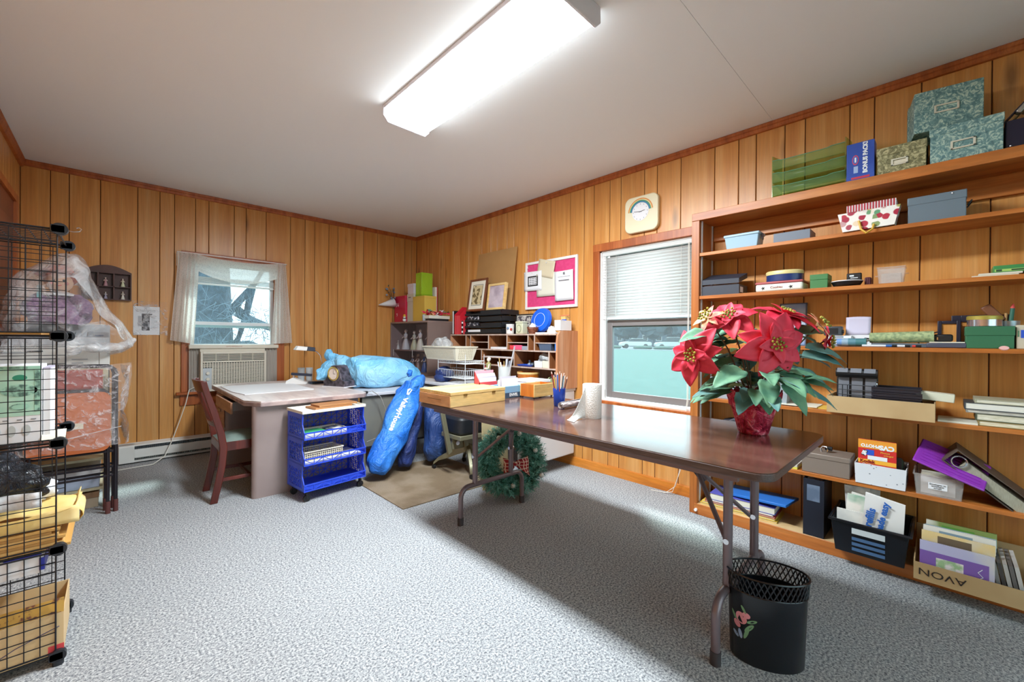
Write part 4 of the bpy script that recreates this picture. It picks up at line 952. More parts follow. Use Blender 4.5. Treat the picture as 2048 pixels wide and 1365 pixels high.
# ---------------------------------------------------------------- pigeonhole hutch
HX, HY0, HY1 = -.274, -2.67, -1.17
t = thing('desk_hutch', 'wooden pigeonhole hutch full of small things on the writing desk', 'hutch', (-.004, -2.67, .68))
def hb(nm, y0, y1, z0, z1, x0=-.27, m='hutch_wood'):
    o = ob(nm, G().box(x0, -.006, y0-HY0, y1-HY0, z0-.68, z1-.68), m, t)
    ob('front_edge', G().box(x0-.0015, x0, y0-HY0, y1-HY0, z0-.68, z1-.68), 'hutch_edge', o); return o
ob('back_board', G().box(-.006, 0, 0, 1.5, .0, .466), 'hutch_wood', t)
hb('top_board', HY0+.012, HY1, 1.134, 1.146); hb('shelf', HY0+.012, HY1, .990, 1.002); hb('bottom_board', HY0+.012, HY1, .842, .854)
g = G(); sp = [(-.27, 0), (-.27, .40), (-.262, .455), (-.235, .485), (-.19, .494), (.0, .494), (.0, 0)]
ob('side_panel', G().prismy(sp, -.006, .012), 'hutch_side', t)
ob('side_panel', G().prismy(sp[:1]+[(-.27, .45), (0, .466), (0, 0)], 1.488, 1.5), 'hutch_side', t)
for y in (-1.446, -1.521, -1.804, -2.068, -2.339, -2.417): hb('divider', y-.006, y+.006, 1.002, 1.134)
for y in (-1.699, -2.163, -2.585): hb('divider', y-.006, y+.006, .854, .990)
for y0, y1 in ((-1.798, -1.527), (-2.333, -2.074), (-2.658, -2.423)): hb('letter_shelf', y0, y1, 1.063, 1.071, -.262)
hb('letter_shelf', -2.157, -1.705, .916, .924, -.262)
def item(nm, g, m, loc, label, cat, group=None, rot=(0, 0, RZ), **k): return tag(ob(nm, g, m, None, loc, rot, **k), label, cat, group)
# ---------------------------------------------------------------- pigeonhole contents
mat('paper_w', 'e6e6ea', .7); mat('red_plastic', 'd23a44', .4); mat('pink_plastic', 'e0557a', .4); mat('grey_case', '9aa0ae', .5); mat('blue_plastic', '2f7fd8', .35); mat('slate_plastic', '4e5a70', .4)
def at(y, x=-.26): return (x, y, 0)
item('paper_pad', G().box(0, .24, 0, .17, 0, .020), 'paper_w', (-.255, -1.815, 1.0025), 'white paper pad in the middle upper pigeonhole', 'paper')
t = thing('candle', 'orange glass votive tube in a narrow pigeonhole', 'candle', (-.21, -1.483, 1.0025)); ob('tube', G().lathe([(.019, 0), (.020, .006), (.020, .085), (.017, .09), (.0, .09)], 14), mat('amber', 'c98a4a', .3), t); ob('rim', G().tube([(.0195*cos(a*pi/6), .0195*sin(a*pi/6), .088) for a in range(12)], .002, 5, closed=True), 'gold', t)
t = thing('tape_box', 'red and pink cassette boxes side by side in a pigeonhole', 'box', (-.255, -2.085, 1.0025), RZ)
ob('carton', G().box(0, .045, 0, .10, 0, .040), 'red_plastic', t, bev=.002); ob('carton', G().box(.047, .155, 0, .10, 0, .042), 'pink_plastic', t, bev=.002)
for i in range(3): item('cassette_case', G().box(0, .075, 0, .10, 0, .011), 'grey_case', (-.255, -2.243, 1.0025+.0115*i), ['lowest', 'middle', 'uppermost'][i]+' grey cassette case stacked beside the pink boxes', 'case', 'grey cassette cases', bev=.001)
t = thing('glue_bottle', 'white glue bottle with red base in a narrow pigeonhole', 'bottle', (-.19, -2.378, 1.0025)); ob('body', G().lathe([(.014, 0), (.016, .004), (.016, .045), (.012, .05)], 12), 'pink_plastic', t); ob('nozzle', G().tube([(0, 0, .05), (-.002, .0, .08), (-.004, -.008, .11), (-.006, -.018, .122)], [.011, .010, .008, .003], 8), 'paper_w', t)
t = thing('plastic_bin', 'slate grey tapered plastic bin in the right upper pigeonhole', 'bin', (-.262, -2.47, 1.0025), RZ); ob('basin', G().tray(.0, .125, 0, .12, 0, .056, .003, .008), 'slate_plastic', t); ob('rim', G().tube([(-.009, -.009, .056), (.134, -.009, .056), (.134, .129, .056), (-.009, .129, .056)], .003, 5, closed=True), 'slate_plastic', t)
t = thing('pill_bottle', 'bright blue ridged bottle beside the slate bin', 'bottle', (-.25, -2.643, 1.0025)); ob('body', G().lathe([(.011, 0), (.0125, .003), (.0125, .05)], 14), 'blue_plastic', t); ob('cap', G().lathe([(.0135, .05), (.0135, .066), (.010, .070)], 14), 'blue_plastic', t)
item('paper_pad', G().box(0, .26, 0, .2, 0, .012), mat('paper_cream', 'd9d3bf', .7), (-.262, -1.36, .8545), 'cream spiral pad in the left lower pigeonhole', 'paper', rot=(0, 0, RZ+.1))
item('paper_pad', G().box(0, .40, 0, .15, 0, .006), 'paper_w', (-.258, -1.73, .9245), 'white sheets on the lower letter shelf', 'paper')
item('blue_tray', G().tray(0, .16, 0, .09, 0, .016, .003, .01), mat('cobalt', '2c56c4', .4), (-.255, -2.20, .8545), 'shallow cobalt blue tray in the lower right pigeonhole', 'tray')
t = thing('ink_bottle', 'small clear bottle standing on the cobalt tray', 'bottle', (-.215, -2.305, .859)); ob('body', G().lathe([(.018, 0), (.020, .004), (.019, .02), (.009, .028)], 14), 'jar_glass', t); ob('cap', G().lathe([(.010, .028), (.010, .05), (.007, .053)], 12), 'lamp_navy', t)
t = thing('paper_carton', 'small white paper cartons with a crumpled bag in the lower pigeonhole', 'box', (-.262, -2.41, .8545), RZ); ob('carton', G().tray(0, .085, 0, .10, 0, .055, .002, .003), 'paper_w', t); ob('carton', G().tray(.092, .158, 0, .09, 0, .060, .002, .002), 'paper_cream', t)
ob('bag', sackmesh([(.02, .05, .05), (.05, .05, .085), (.10, .06, .075), (.14, .06, .055)], [.02, .035, .03, .01], 14, .02, 20, 2), film('clear_bag', 'dfe3e6', .35), t)
t = thing('film_camera', 'small black and silver gadget in the lower pigeonhole', 'camera', (-.25, -2.335, .8545), RZ); ob('body', G().box(.0, .055, .01, .05, 0, .04), 'black', t, bev=.003); ob('lens_ring', G().cyl((.028, .004, .02), (.028, .012, .02), .014, n=16), 'chrome', t)
# ---------------------------------------------------------------- on top of the hutch
TP = 1.1465
t = thing('black_book', 'black hardback with white page edge standing at the hutch end', 'book', (-.262, -1.185, TP), RZ); ob('cover', G().box(-.0, .006, 0, .20, 0, .255).box(.026, .032, 0, .20, 0, .255), 'black', t); ob('pages', G().box(.006, .026, -.0, .195, .004, .25), 'paper_w', t)
t = thing('magazine_file', 'translucent red magazine file on the hutch', 'file', (-.262, -1.225, TP), RZ)
glass('red_clear', 'dd3040', .75, .2, 'ff8080')
for x in (0, .10): ob('side_wall', G().prismx([(0, 0), (.22, 0), (.22, .30), (.10, .30), (0, .21)], x, x+.003), 'red_clear', t)
ob('front_wall', G().box(.003, .10, 0, .003, 0, .20), 'red_plastic', t); ob('front_wall', G().box(.051, .052, -.001, 0, 0, .20), 'pink_plastic', t); ob('back_wall', G().box(.003, .10, .217, .22, 0, .30), 'red_clear', t); ob('bottom', G().box(.003, .10, .003, .217, 0, .003), 'red_plastic', t)
t = thing('cassette_rack', 'red plastic cassette rack beside the magazine file', 'rack', (-.262, -1.335, TP), RZ)
ob('frame', G().box(0, .004, 0, .08, 0, .15).box(.046, .05, 0, .08, 0, .15).box(0, .05, .076, .08, 0, .15), 'red_plastic', t)
for i in range(3): f = ob('tape', G().box(.006, .044, .004, .07, .006+.048*i, .046+.048*i), 'black', t, bev=.002); ob('sticker', G().box(.012, .038, .003, .004, .016+.048*i, .036+.048*i), 'paper_w', f)
t = thing('letter_trays', 'stack of black letter trays full of papers under the frames', 'tray', (-.262, -1.40, TP), RZ)
for i in range(4):
    z = .004+i*.062
    g = G(); g.box(0, .56, .02, .115, z, z+.004); g.box(0, .004, .02, .115, z, z+.05); g.box(.556, .56, .02, .115, z, z+.05); g.box(0, .56, .246, .115, z, z+.05)
    f = ob('tray', g, 'black', t)
    ob('front_lip', G().prismx([(.02, z), (.005, z+.006), (.0, z+.045), (.006, z+.045), (.022, z+.008)], .26, .56), 'black', f); ob('front_lip', G().prismx([(.02, z), (.005, z+.004), (.005, z+.02), (.02, z+.01)], 0, .26), 'black', f)
    if i < 3: ob('papers', G().box(.02, .54, .03, .105, z+.0045, z+.014+.004*(i % 2)), 'paper_w', f)
    if i == 0: ob('white_box', G().box(.05, .25, .008, .10, z+.006, z+.042), 'paper_w', f, bev=.002)
    if i in (1, 2): ob('front_sheet', G().box(.02, .22, .018, .02, z+.01, z+.055), mat('mag_cover', '1e2230', .4, col2='c9c5cc', cs=40, lo=.52, hi=.6), f)
TT = TP+.004+3*.062+.052
def picture(nm, label, loc, w, h, fw, fm, mm, pm, tilt, mat_w=.0, dp=.016):
    t = thing(nm, label, 'picture', loc, RZ); q = (RD(tilt), 0, 0)
    g = G(); g.box(0, fw, 0, dp, 0, h); g.box(w-fw, w, 0, dp, 0, h); g.box(fw, w-fw, 0, dp, 0, fw); g.box(fw, w-fw, 0, dp, h-fw, h)
    ob('frame', g, fm, t, rot=q, bev=.002); ob('mount', G().box(fw, w-fw, .008, .010, fw, h-fw), mm, t, rot=q)
    ob('artwork', G().box(fw+mat_w, w-fw-mat_w, .0068, .008, fw+mat_w*1.2, h-fw-mat_w*1.2), pm, t, rot=q); return t
wood('frame_brown', '5f3320', '7a4529', '8c5536', sc=(9, 9, .8), rough=.35, var=0)
mat('print_birds', 'cdbb92', .7, col2='6b5a38', cs=26, lo=.52, hi=.58); mat('mount_cream', 'e6e0d0', .8); mat('print_still', 'c4b4bd', .6, col2='a3939f', cs=7)
p = picture('framed_print', 'brown framed bird print leaning on the hardboard sheet', (-.21, -1.36, TT), .285, .345, .022, 'frame_brown', 'mount_cream', 'print_birds', -9, .042)
g = G(); w, h, f_ = .285, .345, .062
g.box(f_, w-f_, .0062, .007, f_, f_+.004); g.box(f_, w-f_, .0062, .007, h-f_-.004, h-f_); g.box(f_, f_+.004, .0062, .007, f_, h-f_); g.box(w-f_-.004, w-f_, .0062, .007, f_, h-f_); ob('inner_line', g, 'print_black', p, rot=(RD(-9), 0, 0))
p = picture('framed_print', 'pale wood framed still life beside the bird print', (-.215, -1.69, TT), .262, .265, .022, 'pine', 'print_still', 'print_still', -7, .0, .03)
for x, z, r_ in ((.15, .06, .022), (.175, .10, .012), (.185, .13, .012), (.19, .16, .009), (.165, .14, .008), (.11, .05, .012)): ob('painted_fruit', G().at((x, .0075, z), (RD(90), 0, 0)).lathe([(0, -.0005), (r_, -.0005), (r_, .0005), (0, .0005)], 14), mat('still_pale', 'ddd2da', .6) if r_ > .015 else mat('still_dark', '6f6a72', .6), p, rot=(RD(-7), 0, 0))
item('hardboard_sheet', G().box(0, .60, 0, .006, 0, .885), mat('hardboard', 'b98d58', .75, col2='b08450', cs=3), (-.135, -1.335, TP), 'plain tan hardboard sheet leaning on the panelled wall', 'board', rot=(RD(-7.5), 0, RZ))
t = thing('mug', 'white mug with red and blue flowers on the hutch', 'mug', (-.19, -2.02, TP)); ob('cup', G().lathe([(.034, 0), (.038, .003), (.040, .095), (.037, .095), (.034, .006), (0, .006)], 22, close=False), mat('china', 'e6e4e0', .3, col2='cfc9d2', cs=24, lo=.5, hi=.62), t)
ob('handle', G().tube([(.028, .028, .08), (.048, .048, .075), (.052, .052, .05), (.045, .045, .025), (.028, .028, .02)], .005, 8), 'china', t)
for a, z, c in ((-2.1, .045, 'b0453e'), (-2.9, .055, '6f8aa8')): ob('painted_flower', G().sph((.0385*cos(a), .0385*sin(a), z), (.012, .012, .014), 10, 6), mat('fl'+c, c, .5), t)
t = thing('tin_canister', 'pale green tin canister with an oval portrait on the hutch', 'tin', (-.205, -2.11, TP), RZ); ob('body', G().box(0, .09, 0, .07, 0, .10), mat('tin_green', 'cfd0b4', .4), t, bev=.006); ob('lid', G().box(-.002, .092, -.002, .072, .10, .118), 'tin_green', t, bev=.004)
ob('portrait', G().at((.045, -.001, .05), (RD(90), 0, 0)).lathe([(0, 0), (.028, 0), (.028, .001), (0, .001)], 20, sy=1.3), mat('tin_line', '8a8d70', .5), t); ob('portrait_face', G().at((.045, -.0016, .05), (RD(90), 0, 0)).lathe([(0, 0), (.023, 0), (.023, .001), (0, .001)], 20, sy=1.3), 'tin_green', t)
picture('photo_collage', 'wide framed collage of old photographs behind the canister', (-.10, -1.99, TP), .27, .195, .010, 'dark_metal', 'mount_cream', mat('collage', 'b7b0ac', .6, col2='4c464c', cs=34, lo=.48, hi=.54), -6, .006)
t = thing('plastic_disc', 'round blue plastic lid with white ring lettering leaning on the wall', 'lid', (-.085, -2.345, TP+.008), RZ)
g = G().at((0, -.03, .118), (RD(90-12), 0, 0)); g.lathe([(0, .012), (.09, .012), (.10, .010), (.113, -.012), (.118, -.012), (.108, .014), (.095, .018), (0, .018)], 40); ob('disc', g, 'cobalt_b' if 0 else mat('disc_blue', '1c5fd6', .3), t)
g = G().at((0, -.03, .118), (RD(90-12), 0, 0)); g.tube([(.062*cos(a*pi/20), .062*sin(a*pi/20), .019) for a in range(40)], .0016, 4, closed=True); ob('printed_ring', g, 'print_white', t)
t = thing('wicker_basket', 'little brown wicker basket with white tissue in front of the disc', 'basket', (-.215, -2.34, TP))
g = G()
for j in range(6): r_ = .032+.0035*j; g.tube([(r_*cos(a*pi/10), r_*sin(a*pi/10), .005+.010*j+.0015*(a % 2)) for a in range(20)], .0048, 5, closed=True)
ob('weave', g, mat('wicker', '8a4a2c', .7, col2='6e3620', cs=50), t); ob('base', G().lathe([(0, 0), (.034, 0), (.034, .005), (0, .005)], 16), 'wicker', t); ob('tissue', sackmesh([(-.02, 0, .045), (0, 0, .068), (.025, 0, .05)], [.012, .026, .01], 12, .012, 25, 3), 'paper_w', t)
item('envelope_stack', G().box(0, .22, 0, .11, 0, .012), 'paper_w', (-.262, -2.415, TP), 'white envelopes lying at the right end of the hutch top', 'envelope')
t = thing('shell_ornament', 'white scalloped shell ornament beside the blue disc', 'ornament', (-.21, -2.555, TP+.0125), RZ)
def shell(u, v): a = pi*(u-.5)*1.15; r_ = v; k = .05*r_*(1+.05*cos(u*40)); return (k*sin(a), -.012*sin(v*pi), k*cos(a)*1.1)
ob('shell', G().grid(shell, 30, 10), 'china', t, solid=.002); ob('foot', G().sph((0, 0, .004), (.02, .012, .006), 10, 6), 'china', t)
t = thing('card_packet', 'blue and white playing-card packet beside the shell', 'box', (-.15, -2.615, TP), RZ); ob('pack', G().box(0, .04, 0, .02, 0, .125), 'cobalt', t, bev=.002); ob('band', G().box(-.001, .041, -.001, .021, .05, .08), 'paper_w', t)
t = thing('white_carton', 'small white carton box on the curved end of the hutch', 'box', (-.225, -2.60, 1.175), RZ); ob('carton', G().box(0, .065, 0, .15, 0, .085), 'paper_w', t, bev=.002); ob('flap', G().box(-.001, .066, -.001, .05, .083, .087), 'desk_white', t)
t = thing('wood_block', 'small wood block with a pencil lying on the white carton', 'block', (-.14, -2.60, 1.2625), RZ); ob('block', G().box(0, .05, 0, .05, 0, .035), 'pine', t); ob('pencil', G().cyl((-.01, .0, .04), (.075, .02, .044), .0035, n=6), 'pend' if 0 else mat('pencil_r', 'd0755c', .5), t)

# ---------------------------------------------------------------- pink pin board
t = thing('pin_board', 'pink pin board in a white frame with papers pinned on', 'pin board', (-.0005, -2.05, 1.385), RZ)
w, h = .628, .455
ob('board', G().box(.02, w-.02, -.010, 0, .02, h-.02), mat('board_pink', 'd8437c', .8, col2='d23a74', cs=40), t)
g = G(); g.box(0, .024, -.02, 0, 0, h); g.box(w-.024, w, -.02, 0, 0, h); g.box(.024, w-.024, -.02, 0, 0, .024); g.box(.024, w-.024, -.02, 0, h-.024, h); ob('frame', g, 'white_paint', t, bev=.003)
def pinned(nm, x0, x1, z0, z1, y, m, a=0): return ob(nm, G().at(((x0+x1)/2, y, (z0+z1)/2), (0, RD(a), 0)).grid(lambda u, v: ((u-.5)*(x1-x0), -.006*(u-.5)**2*4*v, (v-.5)*(z1-z0)), 8, 8), m, t, solid=.0006)
p = pinned('note_sheet', -.008, .222, .178, .362, -.024, 'paper_w', 1)
g = G()
for a, b, c, d in ((.042, .172, .305, .318), (.042, .172, .222, .234), (.042, .054, .222, .318), (.160, .172, .222, .318)): g.box(a, b, -.0262, -.0255, c, d)
ob('printed_frame', g, 'print_black', t); g = G()
for i in range(3):
    for j in range(4): g.box(.062+.034*i, .09+.034*i, -.0262, -.0256, .240+.017*j, .247+.017*j)
ob('printed_text', g, mat('print_grey', '77777c', .7), t, kind='stuff')
pinned('letter_sheet', .155, .385, .115, .33, -.021, mat('paper_buff', 'dcd8c8', .7))
pinned('folded_note', .170, .375, .29, .45, -.024, mat('paper_beige', 'd6c9ac', .7), 14); pinned('note_sheet', .382, .592, .062, .328, -.024, 'paper_w', -1)
g = G(); g.box(.42, .56, -.0322, -.0318, .275, .277); g.box(.43, .55, -.0322, -.0318, .240, .246); g.box(.48, .50, -.0322, -.0318, .295, .312); ob('printed_text', g, 'print_grey', t, kind='stuff')
for x, z in ((.04, .40), (.10, .352), (.49, .318), (.28, .425)): ob('push_pin', G().sph((x, -.03, z), .006, 8, 6), 'white_paint', t)
# ---------------------------------------------------------------- wall clock with a rainbow
t = thing('wall_clock', 'cream rounded-square wall clock with rainbow arc above the window', 'clock', (-.0005, -3.285, 2.058), RZ)
w = .137; r_ = .05; g = rbox(-w, w, -w, w, 0, .035, r_, 8); g2 = G(); g2.T = Matrix.Rotation(RD(90), 4, 'X'); g2.add(g.v, g.f); ob('case', g2, mat('clock_cream', 'e2d8b8', .4), t, bev=.006)
def disc(r0, r1, y, a0=0, a1=360, n=40, cx=-.005, cz=.015):
    g = G(); vs = []
    for i in range(n+1): a = RD(a0+(a1-a0)*i/n); vs += [(cx+r0*cos(a), y, cz+r0*sin(a)), (cx+r1*cos(a), y, cz+r1*sin(a))]
    return g.add(vs, [(2*i, 2*i+2, 2*i+3, 2*i+1) for i in range(n)])
ob('dial', disc(0, .068, -.0362), 'paper_w', t)
for r0, r1, c, nm in ((.070, .079, '2d74a8', 'blue_arc'), (.079, .088, '3f8a62', 'green_arc'), (.089, .094, 'e8d49a', 'cream_arc'), (.095, .103, 'd98a3c', 'orange_arc')): ob(nm, disc(r0, r1, -.0364, 5, 175), mat('arc'+c, c, .5), t)
g = G()
for i in range(12): a = RD(30*i); g.box(-.005+.058*cos(a)-.0015, -.005+.058*cos(a)+.0015, -.037, -.0363, .015+.058*sin(a)-.004, .015+.058*sin(a)+.004)
ob('hour_marks', g, 'print_grey', t, kind='stuff')
for a, L in ((172, .052), (10, .038)): ob('hand', G().at((-.005, -.0385, .015), (0, -RD(a), 0)).box(-.01, L, -.0004, .0004, -.0015, .0015), 'black', t)

# ---------------------------------------------------------------- corner cabinet with sliding glass doors
KX = -.375
mat('cab_taupe', '9b8580', .45, col2='8d7872', cs=2)
t = thing('glass_cabinet', 'taupe metal cabinet with sliding glass doors in the room corner', 'cabinet', (-.005, -.005, .68))
D = KX+.005; L = -.875
ob('top', G().box(D, 0, L, 0, .602, .622), 'cab_taupe', t, bev=.003); ob('bottom', G().box(D, 0, L, 0, 0, .02), 'cab_taupe', t)
ob('side', G().box(D, 0, L, L+.018, .02, .602), 'cab_taupe', t); ob('side', G().box(D, 0, -.018, 0, .02, .602), 'cab_taupe', t); ob('back', G().box(-.012, 0, L+.018, -.018, .02, .602), mat('cab_inner', 'b8aca8', .5), t)
ob('shelf', G().box(D+.035, -.012, L+.018, -.018, .268, .28), 'cab_taupe', t)
glass('cab_glass', 'c8ccd8', .035, .03, 'f4f4f8')
for a, b, x in ((-.46, -.02, D+.006), (L+.42, L+.02, D+.018)):
    if a > b: a, b = b, a
    q = ob('glass_door', G().box(x, x+.004, a, b, .024, .598), 'cab_glass', t); ob('finger_pull', G().box(x-.002, x, b-.06, b-.052, .20, .28), 'alu', q)
# platform the cabinet stands on
t2 = thing('corner_desk', 'low taupe desk in the corner under the glass cabinet', 'desk', (-.01, -.012, 0)); ob('top', G().box(-.72, 0, -.85, 0, .655, .679), 'cab_taupe', t2, bev=.003)
for x in (-.69, -.03):
    for y in (-.82, -.03): ob('leg', G().box(x-.02, x+.02, y-.02, y+.02, 0, .655), 'dark_metal', t2)
def lady(loc, rz, h, c_skirt, c_top, label, nm='figurine', hat='china', group='porcelain figurines'):
    t = thing(nm, label, 'figurine', loc, rz, group); k = h/.26
    ob('skirt', G().lathe([(.050*k, 0), (.052*k, .006*k), (.040*k, .06*k), (.026*k, .11*k), (.017*k, .14*k)], 18), mat('fig'+c_skirt, c_skirt, .35), t)
    ob('torso', G().lathe([(.017*k, .138*k), (.022*k, .165*k), (.025*k, .185*k), (.012*k, .198*k), (.008*k, .206*k)], 14), mat('fig'+c_top, c_top, .35), t)
    ob('head', G().sph((0, 0, .224*k), (.016*k, .017*k, .020*k), 12, 8), mat('porcelain_skin', 'ead7c8', .35), t)
    ob('hair', G().sph((0, .004*k, .231*k), (.018*k, .018*k, .017*k), 12, 8), mat('fighair'+hat, hat if hat != 'china' else 'dcd6cc', .4), t)
    for s_ in (-1, 1): ob('arm', G().tube([(s_*.024*k, 0, .182*k), (s_*.042*k, -.010*k, .150*k), (s_*.026*k, -.034*k, .140*k)], .0065*k, 7), 'porcelain_skin', t)
    return t
CZ = .68+.2805
lady((-.25, -.17, CZ), RZ, .265, 'd9dad9', 'cfd3d6', 'tall pale lady figurine behind the left cabinet glass'); lady((-.24, -.36, CZ), RZ, .245, 'cfd0a8', 'c8c9b4', 'cream and green lady figurine in the middle of the cabinet')
lady((-.25, -.515, CZ), RZ, .265, 'ebe7cf', 'e6e6e6', 'white and yellow lady figurine in the open cabinet bay', hat='e8e4d8'); lady((-.22, -.655, CZ), RZ, .24, '9aa0a8', 'b0a8a4', 'grey figurine in the right corner of the cabinet', hat='6a5f5a')
lady((-.29, -.05, CZ), RZ, .12, 'dcd8d0', 'd0c8c0', 'tiny white figurine at the left end of the cabinet shelf')
for y, c, h_ in ((-.33, '7c7f8e', .20), (-.45, '8a6a5a', .22), (-.60, '34558f', .23)): lady((-.24, y, .7005), RZ, h_, c, c, {'7c7f8e': 'grey', '8a6a5a': 'brown', '34558f': 'blue'}[c]+' figurine on the bottom of the glass cabinet')
# things on the cabinet
KT = 1.3025
t = thing('red_box', 'tall red gift box with white lettering on the corner cabinet', 'box', (-.335, -.035, KT), RZ); ob('carton', G().box(0, .265, 0, .15, 0, .325), mat('box_red', 'c32045', .4), t, bev=.003)
for x, z, w, h_ in ((.01, .19, .10, .05), (.05, .07, .03, .04)): ob('printed_mark', G().box(x, x+w, -.0008, 0, z, z+h_), mat('print_pink', 'e6b8c4', .6, col2='c32045', cs=50, lo=.5, hi=.52), t)
t = thing('shoe_box', 'pale grey lidded box standing on the corner cabinet', 'box', (-.308, -.455, KT)); ob('carton', G().box(0, .155, 0, .15, 0, .25), mat('box_grey', 'c9c5b8', .6), t, bev=.003); ob('lid', G().box(-.003, .158, -.003, .153, .245, .340), 'box_grey', t, bev=.003); ob('printed_mark', G().box(-.0038, -.003, .06, .12, .29, .303), 'print_grey', t)
t = thing('shoe_box', 'small white box on top of the pale grey one', 'box', (-.306, -.45, KT+.3405)); ob('carton', G().box(0, .09, 0, .14, 0, .085), mat('box_white', 'd9d3dc', .6), t, bev=.002); ob('lid', G().box(-.003, .093, -.003, .143, .085, .122), 'box_white', t, bev=.002)
t = thing('yellow_box', 'plain yellow card box behind the tray on the cabinet', 'box', (-.325, -.725, KT)); ob('carton', G().box(0, .16, 0, .255, 0, .27), mat('card_yellow', 'd8b550', .6), t, bev=.002); ob('lid', G().box(-.002, .162, -.002, .257, .27, .295), 'card_yellow', t, bev=.002)
t = thing('gift_box', 'lime green embossed gift box on top of the yellow box', 'box', (-.29, -.605, KT+.296)); ob('carton', G().box(0, .15, 0, .135, 0, .285), mat('lime', '9cc52c', .4, bmp=.8, bs=18), t, bev=.004); ob('band', G().box(-.001, .151, -.001, .136, 0, .03), mat('lime_dark', '86b020', .4), t)
t = thing('tall_carton', 'tall white carton with red edge behind the green gift box', 'carton', (-.118, -.62, KT)); ob('carton', G().box(0, .03, 0, .16, 0, .42), mat('box_cream', 'e2ddd6', .6), t); ob('red_edge', G().box(.03, .042, 0, .16, 0, .425), 'gift_red' if 'gift_red' in MATS else mat('gift_red', 'b92c3c', .5), t)
t = thing('flower_tray', 'long white tray of artificial red Christmas foliage on the cabinet', 'tray', (-.355, -.872, KT)); ob('tray', G().tray(0, .28, 0, .10, .025, .060, .004), mat('tray_white', 'e3e0d4', .5), t); ob('underside', G().box(.01, .27, .01, .09, 0, .025), 'dark_metal', t)
random.seed(9)
for i in range(40):
    x, y, z = random.uniform(-.02, .30), random.uniform(0, .10), random.uniform(.062, .11); c = ('bract', 'bract', 'leaf_green', 'bract_pink', 'paper_w')[i % 5]
    a = random.uniform(0, 6.28); ob('sprig', G().at((x, y, z), (random.uniform(-.6, .6), random.uniform(-.6, .6), a)).add([(0, -.014, 0), (.036, 0, .010), (0, .014, 0), (-.036, 0, .010), (0, 0, .024)], [(0, 1, 4), (1, 2, 4), (2, 3, 4), (3, 0, 4)]), c, t)
t = thing('snowman_figurine', 'tiny black and white figurine with yellow hat by the red box', 'figurine', (-.34, -.295, KT)); ob('body', G().sph((0, 0, .022), .022, 12, 8), 'paper_w', t); ob('head', G().sph((0, 0, .055), .016, 12, 8), 'paper_w', t); ob('hat', G().lathe([(.024, .066), (.024, .069), (.014, .070), (.012, .09), (0, .09)], 14), mat('hat_yellow', 'e3b92c', .5), t); ob('scarf', G().tube([(.015*cos(a*pi/6), .015*sin(a*pi/6), .041) for a in range(12)], .005, 6, closed=True), 'black', t)
t = thing('glass_tumbler', 'small clear glass beside the flower tray', 'glass', (-.345, -.755, KT)); ob('wall', G().lathe([(.02, 0), (.022, .003), (.024, .07), (.0225, .07), (.02, .006), (0, .005)], 16, close=False), 'jar_glass', t); ob('rim', G().tube([(.0235*cos(a*pi/8), .0235*sin(a*pi/8), .07) for a in range(16)], .0012, 5, closed=True), 'jar_glass', t)
t = thing('paper_cone', 'white paper cone of blue silk flowers by the red box', 'flowers', (-.36, -.06, 1.52))
ob('cone', G().cyl((-.20, 0, -.01), (.0, 0, .03), .004, .055, n=20, cap=False), 'paper_w', t, solid=.001); random.seed(2)
for i in range(16):
    p = Vector((random.uniform(-.10, .02), random.uniform(-.03, .03), random.uniform(.06, .25))); ob('stem', G().tube([(0, 0, .03), p*.6+Vector((0, 0, .02)), p], .0018, 5), 'stem_green', t)
    ob('blossom', G().sph(p, (.014, .014, .012), 8, 6), mat('silk_blue', '6d86a6', .7, col2='8fa3ba', cs=30), t) if i % 2 else ob('leaf', G().at(p, (.4, .3, i)).add([(0, -.008, 0), (.03, 0, 0), (0, .008, 0), (-.03, 0, 0)], [(0, 1, 2, 3)]), 'leaf_teal', t)
ob('support', G().cyl((-.01, 0, -.218), (-.01, 0, .0), .003, n=6), 'stem_green', t)

# ---------------------------------------------------------------- on the writing desk
WZ = .6785
t = thing('wire_rack', 'white two-tier wire desk rack on the writing desk', 'rack', (-.63, -1.50, WZ), RZ)
mat('wire_white', 'dcdfe2', .4)
for x in (-.03, .40):
    for y in (0, .22): ob('upright', G().tube([(x, y, 0), (x, y, .27), (x, y+.0, .275)], .003, 6), 'wire_white', t)
for nm, z0, z1 in (('lower_basket', .055, .13), ('upper_basket', .19, .215)):
    g = G()
    for z in (z0, z1): g.tube([(-.03, 0, z), (.40, 0, z), (.40, .22, z), (-.03, .22, z)], .0028, 5, closed=True)
    for i in range(17): x = -.03+.43*i/16; g.tube([(x, 0, z1), (x, .005, z0), (x, .215, z0), (x, .22, z1)], .0018, 4)
    for i in range(8): y = .22*(i+1)/9; g.tube([(-.03, y, z1), (-.025, y, z0), (.395, y, z0), (.40, y, z1)], .0018, 4)
    ob(nm, g, 'wire_white', t)
t = thing('woven_basket', 'cream plastic woven basket on top of the wire rack', 'basket', (-.655, -1.245, .8955), RZ)
mat('basket_w', 'e4ddc8', .5); mat('basket_in', 'b9ad94', .6)
ob('wall', G().tray(.03, .52, .02, .22, 0, .125, .004, .03), 'basket_w', t); ob('rim', G().box(-.006, .556, -.016, .004, .118, .130).box(-.006, .556, .236, .256, .118, .130).box(-.006, .014, .004, .236, .118, .130).box(.536, .556, .004, .236, .118, .130), 'basket_w', t, bev=.003)
g = G()
for j in range(6):
    for i in range(22): x = .045+i*.021; z = .018+j*.016; o_ = -.03*z/.125; g.box(x, x+.012, .018+o_, .0195+o_, z, z+.008)
ob('woven_front', g, 'basket_in', t, kind='stuff')
g = G()
